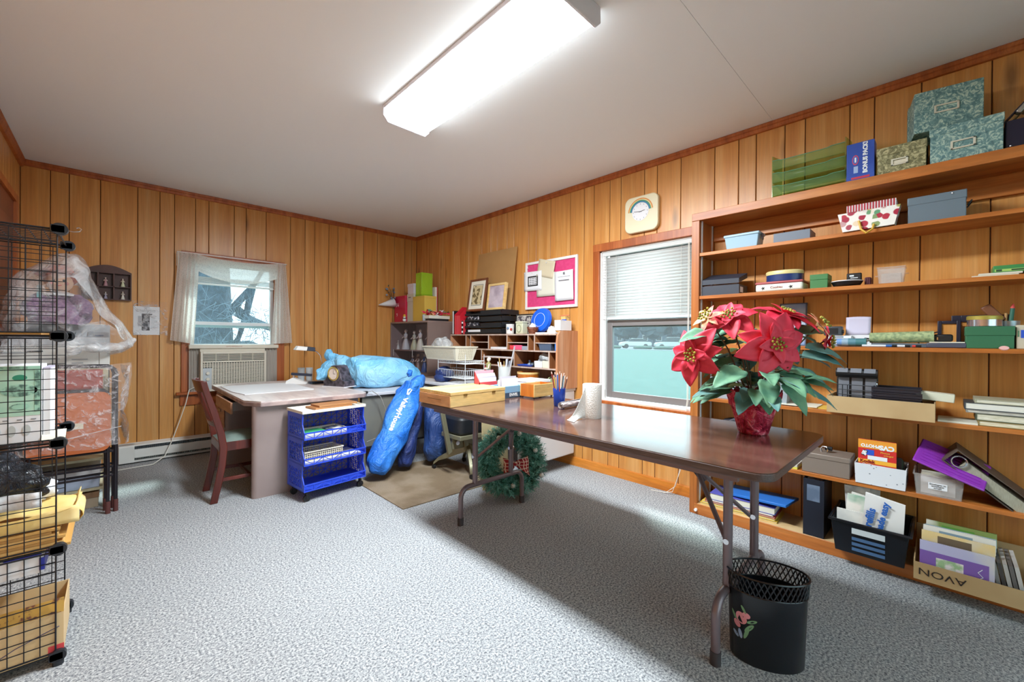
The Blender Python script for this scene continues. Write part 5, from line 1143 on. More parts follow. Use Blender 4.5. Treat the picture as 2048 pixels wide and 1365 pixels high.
for j in range(6):
    for i in range(8): y = .04+i*.021; z = .018+j*.016; o_ = .03*z/.125; g.box(.5205+o_, .522+o_, y, y+.012, z, z+.008); g.box(.028-o_, .0295-o_, y, y+.012, z, z+.008)
ob('woven_ends', g, 'basket_in', t, kind='stuff')
t = thing('crumpled_bag', 'crumpled clear plastic bag heaped in the cream basket', 'bag', (-.56, -1.42, .96)); ob('film', sackmesh([(0, .10, 0), (0, .07, .05), (0, 0, .085), (0, -.07, .07), (0, -.12, .045)], [.02, .07, .08, .06, .02], 22, .03, 16, 6, .0), film('clear_bag', 'dfe3e6', .35), t, ang=80)
t = thing('blue_handbag', 'dark blue zipped fabric bag on the writing desk', 'bag', (-.63, -1.40, WZ), RZ)
ob('body', sackmesh([(0, .06, .05), (.04, .06, .07), (.10, .06, .075), (.17, .06, .06), (.19, .06, .04)], [.03, .07, .075, .065, .02], 20, .015, 10, 3, .001), 'bag_navy', t, sub=1, ang=80); ob('pocket', sackmesh([(.02, .01, .035), (.09, .005, .04), (.16, .01, .035)], [.03, .038, .03], 16, .01, 12, 7, .001), 'bag_navy', t, sub=1, ang=80)
t = thing('pen_holder', 'dark pen holder with red scissors beside the wire rack', 'pen holder', (-.42, -1.86, WZ), RZ); ob('cup', G().tray(0, .07, 0, .07, 0, .10, .003), 'lamp_navy', t); g = G()
ob('scissors', G().tube([(.03, .03, .02), (.035, .03, .11), (.02, .03, .145), (.035, .03, .165), (.05, .03, .145), (.035, .03, .11)], .004, 6), 'red_plastic', t); ob('pen', G().cyl((.05, .04, .01), (.06, .03, .15), .004, n=6), 'paper_w', t)
for i, (x, y, w, d_, a) in enumerate(((-.66, -1.58, .28, .22, .1), (-.60, -1.93, .24, .20, -.15), (-.55, -1.70, .3, .2, .3))): item('paper_sheets', G().box(0, w, 0, d_, 0, .004), 'paper_w', (x, y, WZ+.0045*i), ['white papers on the desk in front of the wire rack', 'white papers on the desk beside the pen holder', 'white papers spread between rack and hutch'][i], 'paper', rot=(0, 0, RZ+a))
lady((-.40, -1.955, WZ), RD(-120), .265, '7fa09c', 'a5a06a', 'green-coated figurine standing behind the pine case', hat='e2dfd8', group=None)
t = thing('brush_jar', 'frosted jar of paint brushes and tools on the writing desk', 'jar', (-.36, -2.13, WZ)); ob('jar', G().lathe([(.05, 0), (.054, .005), (.058, .17), (.055, .17), (.05, .008), (0, .008)], 20, close=False), glass('frost', 'd8dcdc', .7, .4), t); random.seed(4)
for i in range(9): a = 2.4*i; ob(('brush', 'knife', 'pen')[i % 3], G().tube([(.02*cos(a), .02*sin(a), .01), (.06*cos(a), .06*sin(a), .21+.04*random.random())], [.004, .006 if i % 3 else .004], 6), ('pine', 'paper_w', 'grey_case')[i % 3], t)
ob('ruler', G().at((.0, -.03, .01), (RD(16), 0, 0)).box(-.008, .008, -.001, .001, 0, .36), 'paper_w', t)
t = thing('round_basket', 'round orange bentwood basket on the writing desk', 'basket', (-.26, -2.33, WZ)); ob('wall', G().lathe([(.085, 0), (.09, .004), (.096, .13), (.092, .13), (.086, .008), (0, .008)], 28, close=False), 'box_orange', t); ob('rim_band', G().lathe([(.097, .115), (.099, .115), (.099, .132), (.097, .132), (.097, .115)], 28, close=False), 'pine', t)
t = thing('tape_dispenser', 'grey tape dispenser with a roll of tape on the writing desk', 'tape dispenser', (-.43, -2.49, WZ), RZ)
ob('body', G().prismy([(0, 0), (.15, 0), (.15, .04), (.135, .075), (.12, .04), (.09, .028), (.045, .03), (.03, .055), (.012, .075), (0, .045)], 0, .055), mat('disp_grey', '8e99b4', .4), t, bev=.004)
g = G(); g.T = Matrix.Translation((.075, .0275, .062)) @ Matrix.Rotation(RD(90), 4, 'X'); g.lathe([(.018, -.012), (.034, -.012), (.034, .012), (.018, .012), (.018, -.012)], 24, close=False); ob('tape_roll', g, 'paper_w', t)
t = thing('storage_box', 'white lidded storage box at the end of the writing desk', 'box', (-.52, -2.44, WZ), RZ); ob('box', G().box(0, .21, 0, .18, 0, .075), 'box_white', t, bev=.003); ob('lid', G().box(-.006, .216, -.006, .186, .075, .095), 'paper_w', t, bev=.003)
t = thing('fabric_pouch', 'olive fabric pouch at the back of the writing desk', 'pouch', (-.22, -2.50, WZ), RZ); ob('body', sackmesh([(0, .04, .04), (.05, .04, .055), (.12, .04, .05), (.15, .04, .035)], [.03, .055, .05, .02], 18, .012, 14, 5, .001), mat('olive_cloth', '8d936a', .8), t, ang=80); ob('strap', G().tube([(.02, .0, .06), (.07, -.01, .10), (.12, .0, .06)], .004, 6), 'black', t)
# ================================================================ things on the built-in shelves (local x to the right, local y into the wall)
def sh(nm, label, cat, y, z, x=-.225, a=0, group=None): return thing(nm, label, cat, (x, y, z), RZ+a, group)
S1, S2, S3, S4, S5, S6, S7 = 1.9055, 1.6505, 1.3795, 1.0725, .7415, .4005, .0675
# ---------------------------------------------------------------- top board
glass('green_clear', 'a9cc98', .16, .10, 'dcebc8')
t = sh('letter_tray_stack', 'translucent green three-tier letter tray on the top shelf', 'tray', -4.20, S1, -.23)
for x in (0, .325):
    ob('side_plate', G().prismx([(0, 0), (.20, 0), (.20, .275), (.0, .235)], x, x+.004), 'green_clear', t)
for i in range(3):
    z = .012+.072*i; q = ob('tray', G().box(.004, .325, .0, .20, z, z+.003), 'green_clear', t)
    ob('front_lip', G().add([(.004, 0, z), (.325, 0, z), (.325, -.004, z+.052), (.27, -.004, z+.052), (.25, -.004, z+.046), (.05, -.004, z+.046), (.03, -.004, z+.052), (.004, -.004, z+.052)], [tuple(range(8))]), 'green_clear', q, solid=.003)
    ob('lip_edge', G().tube([(.004, -.004, z+.052), (.03, -.004, z+.052), (.05, -.004, z+.046), (.25, -.004, z+.046), (.27, -.004, z+.052), (.325, -.004, z+.052)], .0022, 5), mat('green_edge', '5f8f74', .3), q)
t = sh('bonus_pack_box', 'blue and white carton lettered BONUS PACK! on the top shelf', 'box', -4.533, S1, -.24)
mat('carton_blue', '2448a4', .4, col2='3f62bc', cs=6); mat('carton_red', 'c03048', .45); mat('carton_light', '9db4dc', .4)
ob('carton', G().box(0, .107, 0, .08, .022, .185), 'carton_blue', t, bev=.002); ob('base_flap', G().box(.0, .107, -.004, .08, 0, .022), 'carton_blue', t); ob('red_band', G().box(.02, .09, -.0046, -.004, .004, .014), 'carton_red', t)
text(t, 'BONUS PACK!', .024, (.073, -.0008, .105), (RD(90), RD(-90), 0), 'print_white', bold=.0012)
ob('emblem', G().at((.035, -.0006, .10), (RD(90), 0, 0)).lathe([(0, 0), (.013, 0), (.013, .0006), (0, .0006)], 20, sy=1.9), mat('emblem_rim', 'c9455a', .4), t); ob('emblem_field', G().at((.035, -.0011, .10), (RD(90), 0, 0)).lathe([(0, 0), (.010, 0), (.010, .0006), (0, .0006)], 20, sy=1.9), 'carton_blue', t)
ob('emblem_script', G().box(.032, .038, -.0024, -.0017, .088, .112), 'print_white', t); ob('pale_block', G().box(.028, .045, -.0006, 0, .035, .068), 'carton_light', t)
def marble(nm, a, b, c):
    m, n, l, bb = newmat(nm); v = ocoord(n, l); h = noise(n, l, v, 34, 6, .7, 2.2); l.new(ramp(n, l, h, [(.38, a), (.5, b), (.60, c)]), bb.inputs['Base Color']); bb.inputs['Roughness'].default_value = .6
marble('marble_teal', '4f7478', '6f9696', 'b9cfc0'); marble('marble_gold', '5c5a3c', '83805a', 'bdb78c')
def filebox(t, w, d, h, lid, m):
    ob('box', G().box(.003, w-.003, .003, d-.003, 0, h-lid*.5), m, t, bev=.002); ob('lid', G().box(0, w, 0, d, h-lid, h), m, t, bev=.002)
    hz = (h-lid)*.5; g = G(); a, b, c = .30*w, .64*w, .10*h
    g.box(a, b, -.002, .003, hz-c, hz-c+.006); g.box(a, b, -.002, .003, hz+c, hz+c+.006); g.box(a, a+.008, -.002, .003, hz-c, hz+c); g.box(b-.008, b, -.002, .003, hz-c, hz+c+.006); f = ob('label_holder', g, mat('holder_cream', 'd6d2c0', .4), t, bev=.001); return f
t = sh('photo_box', 'small gold-green marbled card box on the top shelf', 'box', -4.647, S1, -.237); f = filebox(t, .175, .19, .128, .038, 'marble_gold'); ob('label_card', G().box(.056, .108, .0015, .0025, .040, .055), 'paper_cream', f)
t = sh('photo_box', 'large teal marbled card box standing on the top shelf', 'box', -4.828, S1, -.237); filebox(t, .222, .22, .158, .034, 'marble_teal')
t = thing('photo_box', 'teal marbled card box tilted on top of the other teal box', 'box', (-.225, -4.775, S1+.159), RZ+.16)
f = thing('x', '', ''); bpy.data.objects.remove(f)
g = G(); ob('box', G().box(.003, .222, .003, .187, .004, .19), 'marble_teal', t, bev=.002); ob('lid', G().box(0, .225, .150, .190, .002, .193), 'marble_teal', t, bev=.002)
g = G(); g.box(.068, .148, -.001, .004, .078, .084); g.box(.068, .148, -.001, .004, .108, .114); g.box(.068, .075, -.001, .004, .078, .114); g.box(.141, .148, -.001, .004, .078, .114); ob('label_holder', g, 'holder_cream', t, bev=.001)
t = sh('binder_case', 'dark upright file case behind the clipboards on the top shelf', 'case', -5.053, S1, -.22); ob('case', G().box(0, .14, 0, .18, 0, .12), mat('case_dark', '1a1830', .4), t, bev=.003); ob('snap', G().sph((.014, -.002, .012), .004, 8, 6), 'chrome', t)
for i, (dx, dz, lb) in enumerate(((0, 0, 'clipboard with metal clip leaning right, in front'), (.022, .012, 'second clipboard leaning right, behind the first'))):
    t = thing('clipboard', lb+' on the top shelf', 'clipboard', (-.19+.05*i, -5.05-dx, S1+.122+dz), RZ, 'clipboards on the top shelf'); g = G().at((0, 0, 0), (0, RD(38), 0)); 
    ob('board', g.box(-.004, 0, 0, .03, -.03, .16), mat('clip_board', '6e6138', .5) if i else 'case_dark', t); g = G().at((0, 0, 0), (0, RD(38), 0)); ob('clip', g.box(0, .018, -.004, .034, .05, .095), mat('nickel', 'b3aea6', .3, .8), t, bev=.004)
# ---------------------------------------------------------------- second shelf
t = sh('plastic_tub', 'pale blue lidded plastic tub on the second shelf', 'tub', -3.945, S2, -.225); ob('tub', G().frus((.012, .178, .012, .11), (.003, .188, .003, .118), 0, .075), mat('tub_blue', '9fbfd4', .35), t, bev=.004); ob('lid', G().box(-.002, .193, -.002, .123, .072, .088), 'tub_blue', t, bev=.005); ob('latch', G().box(.193, .198, .04, .07, .045, .08), 'slate_plastic', t)
t = sh('open_tray', 'grey open card tray with a divider on the second shelf', 'tray', -4.21, S2, -.225); ob('tray', G().tray(0, .17, 0, .14, 0, .052, .003, .0), mat('tray_grey', '6d7684', .5), t); ob('divider', G().box(.072, .075, .003, .137, .003, .05), 'tray_grey', t)
t = sh('striped_box', 'red box with striped lid behind the floral bag', 'box', -4.525, S2, -.16); ob('box', G().box(.004, .186, .004, .13, 0, .12), mat('gift_red', 'b92c3c', .5), t); ob('lid', G().box(0, .19, 0, .134, .118, .152), 'paper_w', t)
for i in range(17): ob('stripe', G().box(.003+.011*i, .009+.011*i, -.0008, 0, .118, .152), 'gift_red', t)
def floral():
    m, n, l, b = newmat('floral'); v = ocoord(n, l); vo = n.new('ShaderNodeTexVoronoi'); vo.inputs['Scale'].default_value = 36; l.new(v, vo.inputs['Vector'])
    c = ramp(n, l, vo.outputs['Color'], [(0, 'b8283e'), (.30, 'a52040'), (.42, 'f0ece6'), (.62, 'f0ece6'), (.75, 'd8a83a'), (.9, '5f9a72')]); c2 = mixc(n, l, ramp(n, l, vo.outputs['Distance'], [(.52, 'ffffff'), (.64, '000000')]), 'efeae4', c); l.new(c2, b.inputs['Base Color']); b.inputs['Roughness'].default_value = .4
floral()
t = sh('gift_bag', 'floral paper gift bag with yellow ribbon handle lying on the shelf', 'gift bag', -4.50, S2, -.245)
ob('bag', G().add([(.0, 0, .0+.095), (.022, -.012, .0), (.215, -.012, .004), (.235, 0, .098), (0, .06, .10), (.022, .07, 0), (.215, .07, .004), (.235, .06, .10)], [(0, 1, 2, 3), (4, 7, 6, 5), (0, 4, 5, 1), (1, 5, 6, 2), (2, 6, 7, 3), (3, 7, 4, 0)]), 'floral', t)
ob('ribbon_handle', G().tube([(.085, -.014, .045), (.095, -.022, .0), (.115, -.026, -.022), (.138, -.022, -.006), (.142, -.016, .018)], .005, 6), mat('ribbon', 'd8a82c', .5), t)
t = sh('file_box', 'grey-blue metal file box with lid on the second shelf', 'box', -4.757, S2, -.222); ob('box', G().box(.002, .188, .002, .16, 0, .10), mat('steel_blue', '71828f', .4, .2), t, bev=.003); ob('lid', G().box(0, .19, 0, .162, .085, .122), 'steel_blue', t, bev=.003); ob('latch', G().sph((.145, -.001, .112), .004, 8, 6), 'chrome', t); ob('handle', G().tube([(.192, .05, .06), (.205, .05, .08), (.205, .10, .08), (.192, .10, .06)], .003, 6), 'dark_metal', t)
# ---------------------------------------------------------------- third shelf
t = sh('shoe_carton', 'black flip-top shoe carton with its lid ajar on the third shelf', 'box', -3.818, S3, -.225); ob('box', G().tray(0, .215, 0, .15, 0, .058, .003), mat('carton_dark', '2e3340', .5), t); ob('lid', G().add([(0, -.002, .068), (.215, -.002, .066), (.215, .15, .11), (0, .15, .118), (0, -.002, .098), (.215, -.002, .094), (.215, .15, .14), (0, .15, .148)], [(0, 3, 2, 1), (4, 5, 6, 7), (0, 1, 5, 4), (1, 2, 6, 5), (2, 3, 7, 6), (3, 0, 4, 7)]), 'carton_dark', t); ob('label', G().box(.2152, .2158, .02, .07, .012, .045), 'paper_w', t); ob('contents', G().box(.01, .2, .01, .14, .05, .064), mat('tissue', '8d7f88', .7), t)
t = sh('cookie_tin', 'white rectangular tin with red rim on the third shelf', 'tin', -4.12, S3, -.225); ob('body', G().box(0, .23, 0, .15, 0, .044), mat('tin_cream', 'dfe0d6', .35), t, bev=.01); ob('lid', G().box(-.002, .232, -.002, .152, .042, .056), mat('tin_red', 'b05a5c', .35), t, bev=.006)
text(t, 'Cookies', .018, (.105, -.0014, .022), FX, mat('tin_print', '9a4a4a', .5), shear=.2)
for x in (.04, .175): ob('printed_star', G().at((x, -.0008, .02), (RD(90), 0, 0)).prism([((.011 if k % 2 else .0045)*cos(k*pi/5), (.011 if k % 2 else .0045)*sin(k*pi/5)) for k in range(10)], 0, .0006), 'print_black', t)
t = sh('oval_tin', 'navy oval tin with cream lid on the cookie tin', 'tin', -4.247, S3+.0565, -.145); ob('body', G().lathe([(.086, 0), (.09, .003), (.09, .044)], 32, sx=1, sy=.72), mat('tin_navy', '23356a', .3), t); ob('lid', G().lathe([(.092, .040), (.093, .056), (.088, .062), (0, .062)], 32, sx=1, sy=.72), mat('tin_lid', 'd9c88a', .4), t)
t = sh('card_box', 'green card-index box on the third shelf', 'box', -4.382, S3, -.222); ob('box', G().box(0, .076, 0, .11, 0, .045), mat('card_green', '3f7a45', .5), t, bev=.002); ob('lid', G().box(-.001, .077, -.001, .111, .045, .074), 'card_green', t, bev=.002)
t = sh('black_dish', 'black oval desk dish with pale rim on the third shelf', 'dish', -4.53, S3, -.17); ob('dish', G().lathe([(.03, 0), (.055, .008), (.066, .028), (.062, .028), (.05, .012), (0, .008)], 28, close=False), 'black', t); ob('rim', G().tube([(.064*cos(a*pi/14), .064*sin(a*pi/14), .029) for a in range(28)], .003, 5, closed=True), 'paper_w', t)
t = sh('card_deck_box', 'small black box with white print behind the oval dish', 'box', -4.525, S3+.03, -.14); ob('box', G().box(0, .06, 0, .03, 0, .045), 'black', t, bev=.004); ob('printed_text', G().box(.012, .030, -.0008, 0, .027, .035).box(.016, .046, -.0008, 0, .018, .022), 'print_white', t, kind='stuff'); ob('base', G().box(.01, .05, .005, .025, -.03, 0), 'black', t)
t = sh('maroon_pouch', 'little maroon ribbed pouch beside the black dish', 'pouch', -4.60, S3, -.17); ob('body', G().box(0, .026, 0, .05, 0, .045), mat('maroon', '5c2430', .6), t, bev=.006); ob('ribs', G().box(.005, .007, -.002, .0, .004, .04).box(.013, .015, -.002, 0, .004, .04).box(.020, .022, -.002, 0, .004, .04), mat('maroon_d', '441a24', .6), t, kind='stuff')
t = sh('clear_container', 'clear frosted food container on the third shelf', 'container', -4.652, S3, -.222); glass('frosted_tub', 'e2dcd8', .24, .2, 'f8f6f4'); ob('tub', G().tray(.006, .094, .006, .08, 0, .078, .002, .006), 'frosted_tub', t); ob('rim', G().tube([(-.001, -.001, .078), (.101, -.001, .078), (.101, .087, .078), (-.001, .087, .078)], .003, 5, closed=True), 'frosted_tub', t); ob('contents', G().box(.015, .085, .015, .07, .004, .05), mat('tissue_pale', 'cfc6c4', .8, bmp=.8, bs=40), t)
ob('handle_tab', G().box(-.010, .003, .03, .05, .04, .044).box(.097, .112, .03, .05, .045, .049), 'frosted_tub', t)
t = sh('envelopes', 'cream envelopes stacked by the green box at the shelf end', 'envelope', -4.963, S3, -.225); ob('envelope', G().box(0, .13, 0, .15, 0, .006), 'paper_cream', t); ob('envelope', G().box(.02, .14, .0, .14, .0065, .014), 'paper_buff', t)
t = sh('game_box', 'flat green printed box at the right end of the third shelf', 'box', -5.025, S3+.016, -.20); ob('box', G().box(0, .16, 0, .13, 0, .030), mat('game_green', '3d8a4c', .45), t, bev=.002); ob('printed_band', G().box(.004, .15, -.0008, 0, .004, .014), mat('game_lime', 'a3c86a', .5), t); ob('printed_text', G().box(.05, .13, -.0014, -.0008, .006, .012), mat('game_dark', '2a4a34', .5), t); ob('emblem', G().box(.008, .024, -.0014, -.0008, .005, .013), 'game_dark', t)
# ---------------------------------------------------------------- fourth shelf
t = sh('sky_print', 'small framed print of a blue sky leaning behind the poinsettia', 'picture', -4.20, S4, -.06)
g = G(); w, h = .135, .25; g.box(0, .006, 0, .01, 0, h); g.box(w-.006, w, 0, .01, 0, h); g.box(.006, w-.006, 0, .01, 0, .006); g.box(.006, w-.006, 0, .01, h-.006, h); ob('frame', g, 'slate_plastic', t, rot=(RD(-6), 0, 0)); ob('artwork', G().box(.006, w-.006, .003, .005, .006, h-.006), mat('sky_blue', '4a78b8', .5, col2='a9b8cc', cs=5), t, rot=(RD(-6), 0, 0))
t = sh('cassette_stack', 'stack of grey cassette cases under the black recorder', 'case', -4.445, S4, -.215)
for i in range(4): q = ob('case', G().box(.003*i, .105+.002*i, 0, .07, .014*i, .013+.014*i), ('grey_case', 'paper_w')[i % 2], t, bev=.001); ob('spine_label', G().box(.02, .08, -.0006, 0, .004+.014*i, .010+.014*i), 'steel_blue', q)
t = sh('tape_recorder', 'black handheld recorder on the cassette cases', 'recorder', -4.44, S4+.0565, -.20); ob('body', G().box(0, .075, 0, .06, 0, .048), mat('gunmetal', '3b4046', .45), t, bev=.005); ob('panel', G().box(.008, .06, -.001, 0, .008, .038), 'black', t); ob('side_wheel', G().cyl((.075, .02, .02), (.082, .02, .02), .010, n=12), 'black', t)
t = sh('note_pad', 'white flip pad with its cover folded up on the fourth shelf', 'notepad', -4.52, S4, -.16)
def flipc(u, v): return (.004+.10*u, .012+.02*sin(v*pi*.5)+.0*u, .06+.095*v-.012*(u-.5)**2*v)
ob('pad', G().add([(0, 0, 0), (.108, 0, 0), (.108, .05, 0), (0, .05, 0), (0, .012, .060), (.108, .012, .060), (.108, .05, .060), (0, .05, .060)], [(0, 3, 2, 1), (4, 5, 6, 7), (0, 1, 5, 4), (1, 2, 6, 5), (2, 3, 7, 6), (3, 0, 4, 7)]), 'paper_w', t); ob('cover', G().grid(flipc, 8, 8), mat('cover_lilac', 'c3bcd0', .6), t, solid=.001); ob('cable_clip', G().tube([(.075, -.006, .0), (.075, -.006, .035), (.085, -.006, .042), (.10, -.006, .040)], .004, 6), 'black', t)
t = sh('map_tube', 'blue and teal banded cardboard tube lying on the shelf', 'tube', -4.50, S4, -.235)
for i, (a, b, c) in enumerate(((0, .02, '6f94c8'), (.02, .045, '8aa2b4'), (.045, .075, '54808e'), (.075, .115, '3f7478'))): ob('band', G().cyl((a, .02, .022), (b, .02, .022), .020-.0015*(i == 0), n=18), mat('band'+c, c, .4), t)
t = sh('paper_roll', 'roll of green speckled wallpaper lying beside the banded tube', 'roll', -4.625, S4, -.215); ob('roll', G().cyl((0, .026, .045), (.225, .026, .050), .025, .027, n=22), mat('wallpaper', 'a9b483', .7, col2='7f9068', cs=60), t); ob('support_books', G().box(.01, .215, -.0, .06, 0, .019), mat('book_slate', '5a6672', .5), t, bev=.002)
for i, (y, c, L, lb) in enumerate(((-4.60, 'd8dbe2', .155, 'silver'), (-4.78, 'c23a34', .012, 'red-tipped'), (-4.66, '2f66b0', .05, 'blue'))):
    t = sh('marker_pen', lb+' pen lying along the edge of the fourth shelf', 'pen', y, S4, -.24); ob('barrel', G().cyl((0, .006, .006), (L, .004, .006), .0055, n=10), mat('mk'+c, c, .35), t); ob('cap', G().cyl((L, .004, .006), (L+.018, .004, .006), .006, n=10), 'black', t)
t = sh('desk_tray', 'slate grey plastic desk tray under the black handset', 'tray', -4.825, S4, -.235); ob('tray', G().box(0, .125, 0, .14, 0, .022), mat('tray_slate', '4a4d5c', .45), t, bev=.004); ob('paper', G().box(.01, .12, .0, .12, .0225, .027), 'paper_buff', t)
t = sh('handset', 'black handheld device lying on the slate tray', 'device', -4.845, S4+.0275, -.20); ob('body', G().box(0, .065, 0, .04, 0, .034), 'black', t, bev=.008); ob('cord', G().tube([(.0, .0, .004), (-.008, .0, .02), (.004, 0, .04), (.02, 0, .046)], .003, 6), 'dark_metal', t); ob('button_row', G().box(.014, .018, -.001, .0, .008, .02), 'chrome', t)
def bframe(t, w, h, fw, dp=.012): 
    g = G(); g.box(0, fw, 0, dp, 0, h); g.box(w-fw, w, 0, dp, 0, h); g.box(fw, w-fw, 0, dp, 0, fw); g.box(fw, w-fw, 0, dp, h-fw, h); ob('frame', g, 'black_navy' if 'black_navy' in MATS else mat('black_navy', '1d2034', .4), t, bev=.002); ob('backing', G().box(fw-.002, w-fw+.002, dp*.6, dp*.8, fw-.002, h-fw+.002), 'panel_wood', t)
t = sh('picture_frame', 'small empty black picture frame behind the handset', 'frame', -4.86, S4, -.12); bframe(t, .075, .125, .014)
t = sh('picture_frame', 'larger empty black picture frame standing behind the green box', 'frame', -4.905, S4, -.085); bframe(t, .18, .15, .03)
t = sh('green_box', 'dark green lidded card box at the right end of the fourth shelf', 'box', -4.945, S4, -.235); ob('box', G().box(.002, .138, .002, .12, 0, .07), mat('box_green', '2f6a48', .55), t, bev=.002); ob('lid', G().box(0, .14, 0, .122, .055, .094), 'box_green', t, bev=.002)
t = sh('silver_tin', 'round silver tin with yellow lid on the dark green box', 'tin', -5.003, S4+.0945, -.17); ob('body', G().lathe([(.05, 0), (.052, .002), (.052, .034)], 32), mat('tin_silver', 'c9c4cc', .22, .9), t); ob('lid', G().lathe([(.0535, .030), (.0535, .044), (.05, .047), (0, .047)], 32), mat('tin_yellow', 'b3a34c', .4, .4), t)
item('eraser', G().lathe([(0, 0), (.013, 0), (.015, .004), (.013, .008), (0, .008)], 20, sy=.7), mat('eraser_pink', 'e0aaa4', .7), (-.238, -5.055, S4), 'pink oval eraser at the shelf edge by the green box', 'eraser', rot=(RD(60), 0, RZ))
t = sh('marker_cup', 'galvanised cup of brushes and crayons at the far right of the shelf', 'cup', -5.075, S4+.094*0, -.10); ob('cup', G().lathe([(.03, 0), (.034, .12), (.032, .12), (.028, .004), (0, .004)], 20, close=False), mat('galv', 'a9b4ba', .35, .6), t)
ob('crayon', G().cyl((.0, 0, .02), (.012, 0, .175), .007, n=10), mat('crayon_green', '2f6a58', .5), t); ob('crayon_tip', G().cyl((.012, 0, .175), (.014, 0, .195), .008, .002, n=10), mat('crayon_red', 'd9504a', .5), t); ob('hair_comb', G().at((-.02, 0, .12), (0, RD(-35), 0)).box(-.018, .018, -.006, .006, 0, .085), mat('comb_brown', '7a4a30', .5), t, bev=.006); ob('brush', G().cyl((-.01, .005, .02), (-.006, .005, .155), .005, n=8), mat('brush_tan', 'b98a52', .5), t)
t = sh('printed_carton', 'beige printed carton with blue label at the far right edge', 'box', -5.088, S4, -.225); ob('carton', G().box(0, .07, 0, .07, 0, .098), mat('carton_beige', 'c8bda8', .6), t, bev=.002); ob('label', G().box(.012, .06, -.0007, 0, .045, .078), 'cobalt', t); ob('printed_leaf', G().box(.004, .008, -.0007, 0, .05, .075), 'leaf_green', t)
# ---------------------------------------------------------------- fifth shelf
t = sh('storage_tub', 'clear plastic storage tub behind the poinsettia pot', 'tub', -3.865, S5, -.215); ob('tub', G().tray(.02, .41, .01, .19, 0, .125, .003, .012), glass('tub_clear', 'c9d2da', .5, .2, 'dfe6ea'), t); ob('rim', G().tube([(.008, -.002, .125), (.422, -.002, .125), (.422, .202, .125), (.008, .202, .125)], .005, 6, closed=True), 'tub_clear', t); ob('contents', G().box(.04, .39, .02, .17, .004, .085), mat('tub_contents', 'aab4bc', .7, col2='8d98a2', cs=8), t)
for i, (y, w, d, m, lb) in enumerate(((-4.25, .17, .16, 'paper_buff', 'loose pale papers on the fifth shelf beside the cardboard tray'), (-4.36, .10, .15, 'card_yellow', 'manila envelope under the papers on the fifth shelf'))): item('papers', G().box(0, w, 0, d, 0, .004), m, (-.235, y, S5+.0045*(1-i)), lb, 'paper', rot=(0, 0, RZ+.08*i))
t = sh('cardboard_tray', 'long cardboard tray holding black organisers on the fifth shelf', 'tray', -4.472, S5, -.30)
ob('front_wall', G().box(0, .385, 0, .004, 0, .083), 'cardboard', t); ob('back_wall', G().box(0, .385, .236, .24, 0, .083), 'cardboard', t)
for x in (0, .381): ob('end_wall', G().box(x, x+.004, .004, .236, 0, .083), 'cardboard', t)
ob('bottom', G().box(.004, .381, .004, .236, 0, .004), 'cardboard', t)
t = sh('file_organizer', 'black desk file organizer with grey windows in the cardboard tray', 'organizer', -4.49, S5+.0045, -.22); mat('window_grey', '777a82', .3)
ob('back_plate', G().box(0, .165, .07, .076, 0, .20), 'black', t, bev=.004); ob('top_bar', G().cyl((0, .055, .190), (.165, .055, .190), .022, n=18), 'black', t)
for i in range(3): ob('label_window', G().at((.028+.054*i, .055, .190), (RD(-35), 0, 0)).box(-.022, .022, -.0235, -.020, -.012, .014), 'window_grey', t); ob('slot_window', G().box(.008+.054*i, .052+.054*i, .066, .070, .02, .165), 'window_grey', t)
g = G()
for z in (.08, .105, .13): g.tube([(.01, .03, z), (.155, .03, z)], .0022, 5)
for x in (.01, .03, .05, .155): g.tube([(x, .03, .0), (x, .03, .13)], .0022, 5)
ob('wire_front', g, 'dark_metal', t)
for i in range(3): ob('ring', G().tube([(.163, .045+.012*cos(a), .08+.03*i+.012*sin(a)) for a in [k*pi/6 for k in range(12)]], .002, 5, closed=True), 'chrome', t)
t = sh('letter_tray', 'black letter trays lying in the cardboard tray', 'tray', -4.64, S5+.0045, -.265)
for i in range(4): q = ob('tray', G().tray(.0, .175-.004*(i % 2), 0, .16, .045+.023*i, .064+.023*i, .003), mat('tray_black', '23242e', .35), t); ob('front_rim', G().box(.0, .175, -.003, 0, .060+.023*i, .066+.023*i), 'tray_black', q)
ob('spacer', G().box(.02, .15, .02, .14, 0, .045), 'tray_black', t)
t = sh('white_carton', 'long white carton leaning over the end of the cardboard tray', 'box', -4.79, S5+.088, -.20); ob('carton', G().at((0, 0, 0), (0, RD(4), 0)).box(0, .125, 0, .07, .004, .040), mat('carton_cream', 'd9d6c0', .6), t, bev=.002); ob('flap', G().at((0, 0, 0), (0, RD(4), 0)).box(.1252, .126, .004, .066, .006, .038), 'paper_cream', t)
item('papers', G().box(0, .12, 0, .17, 0, .008), 'paper_buff', (-.24, -4.865, S5), 'flat pale booklets between the cardboard tray and the books', 'paper')
bk = [(.0, .022, -4.985, .20, 'c9b98e', 'lowest tan book in the stack at the right of the fifth shelf'), (.022, .030, -4.978, .20, 'bdb494', 'green-edged book second from the bottom of the stack'), (.052, .014, -4.95, .22, 'b0aca4', 'grey book in the middle of the stack'),
      (.066, .030, -4.945, .23, 'dcdad4', 'white book with dark spine near the top of the stack'), (.096, .018, -4.975, .19, 'c2bda6', 'topmost patterned book on the stack')]
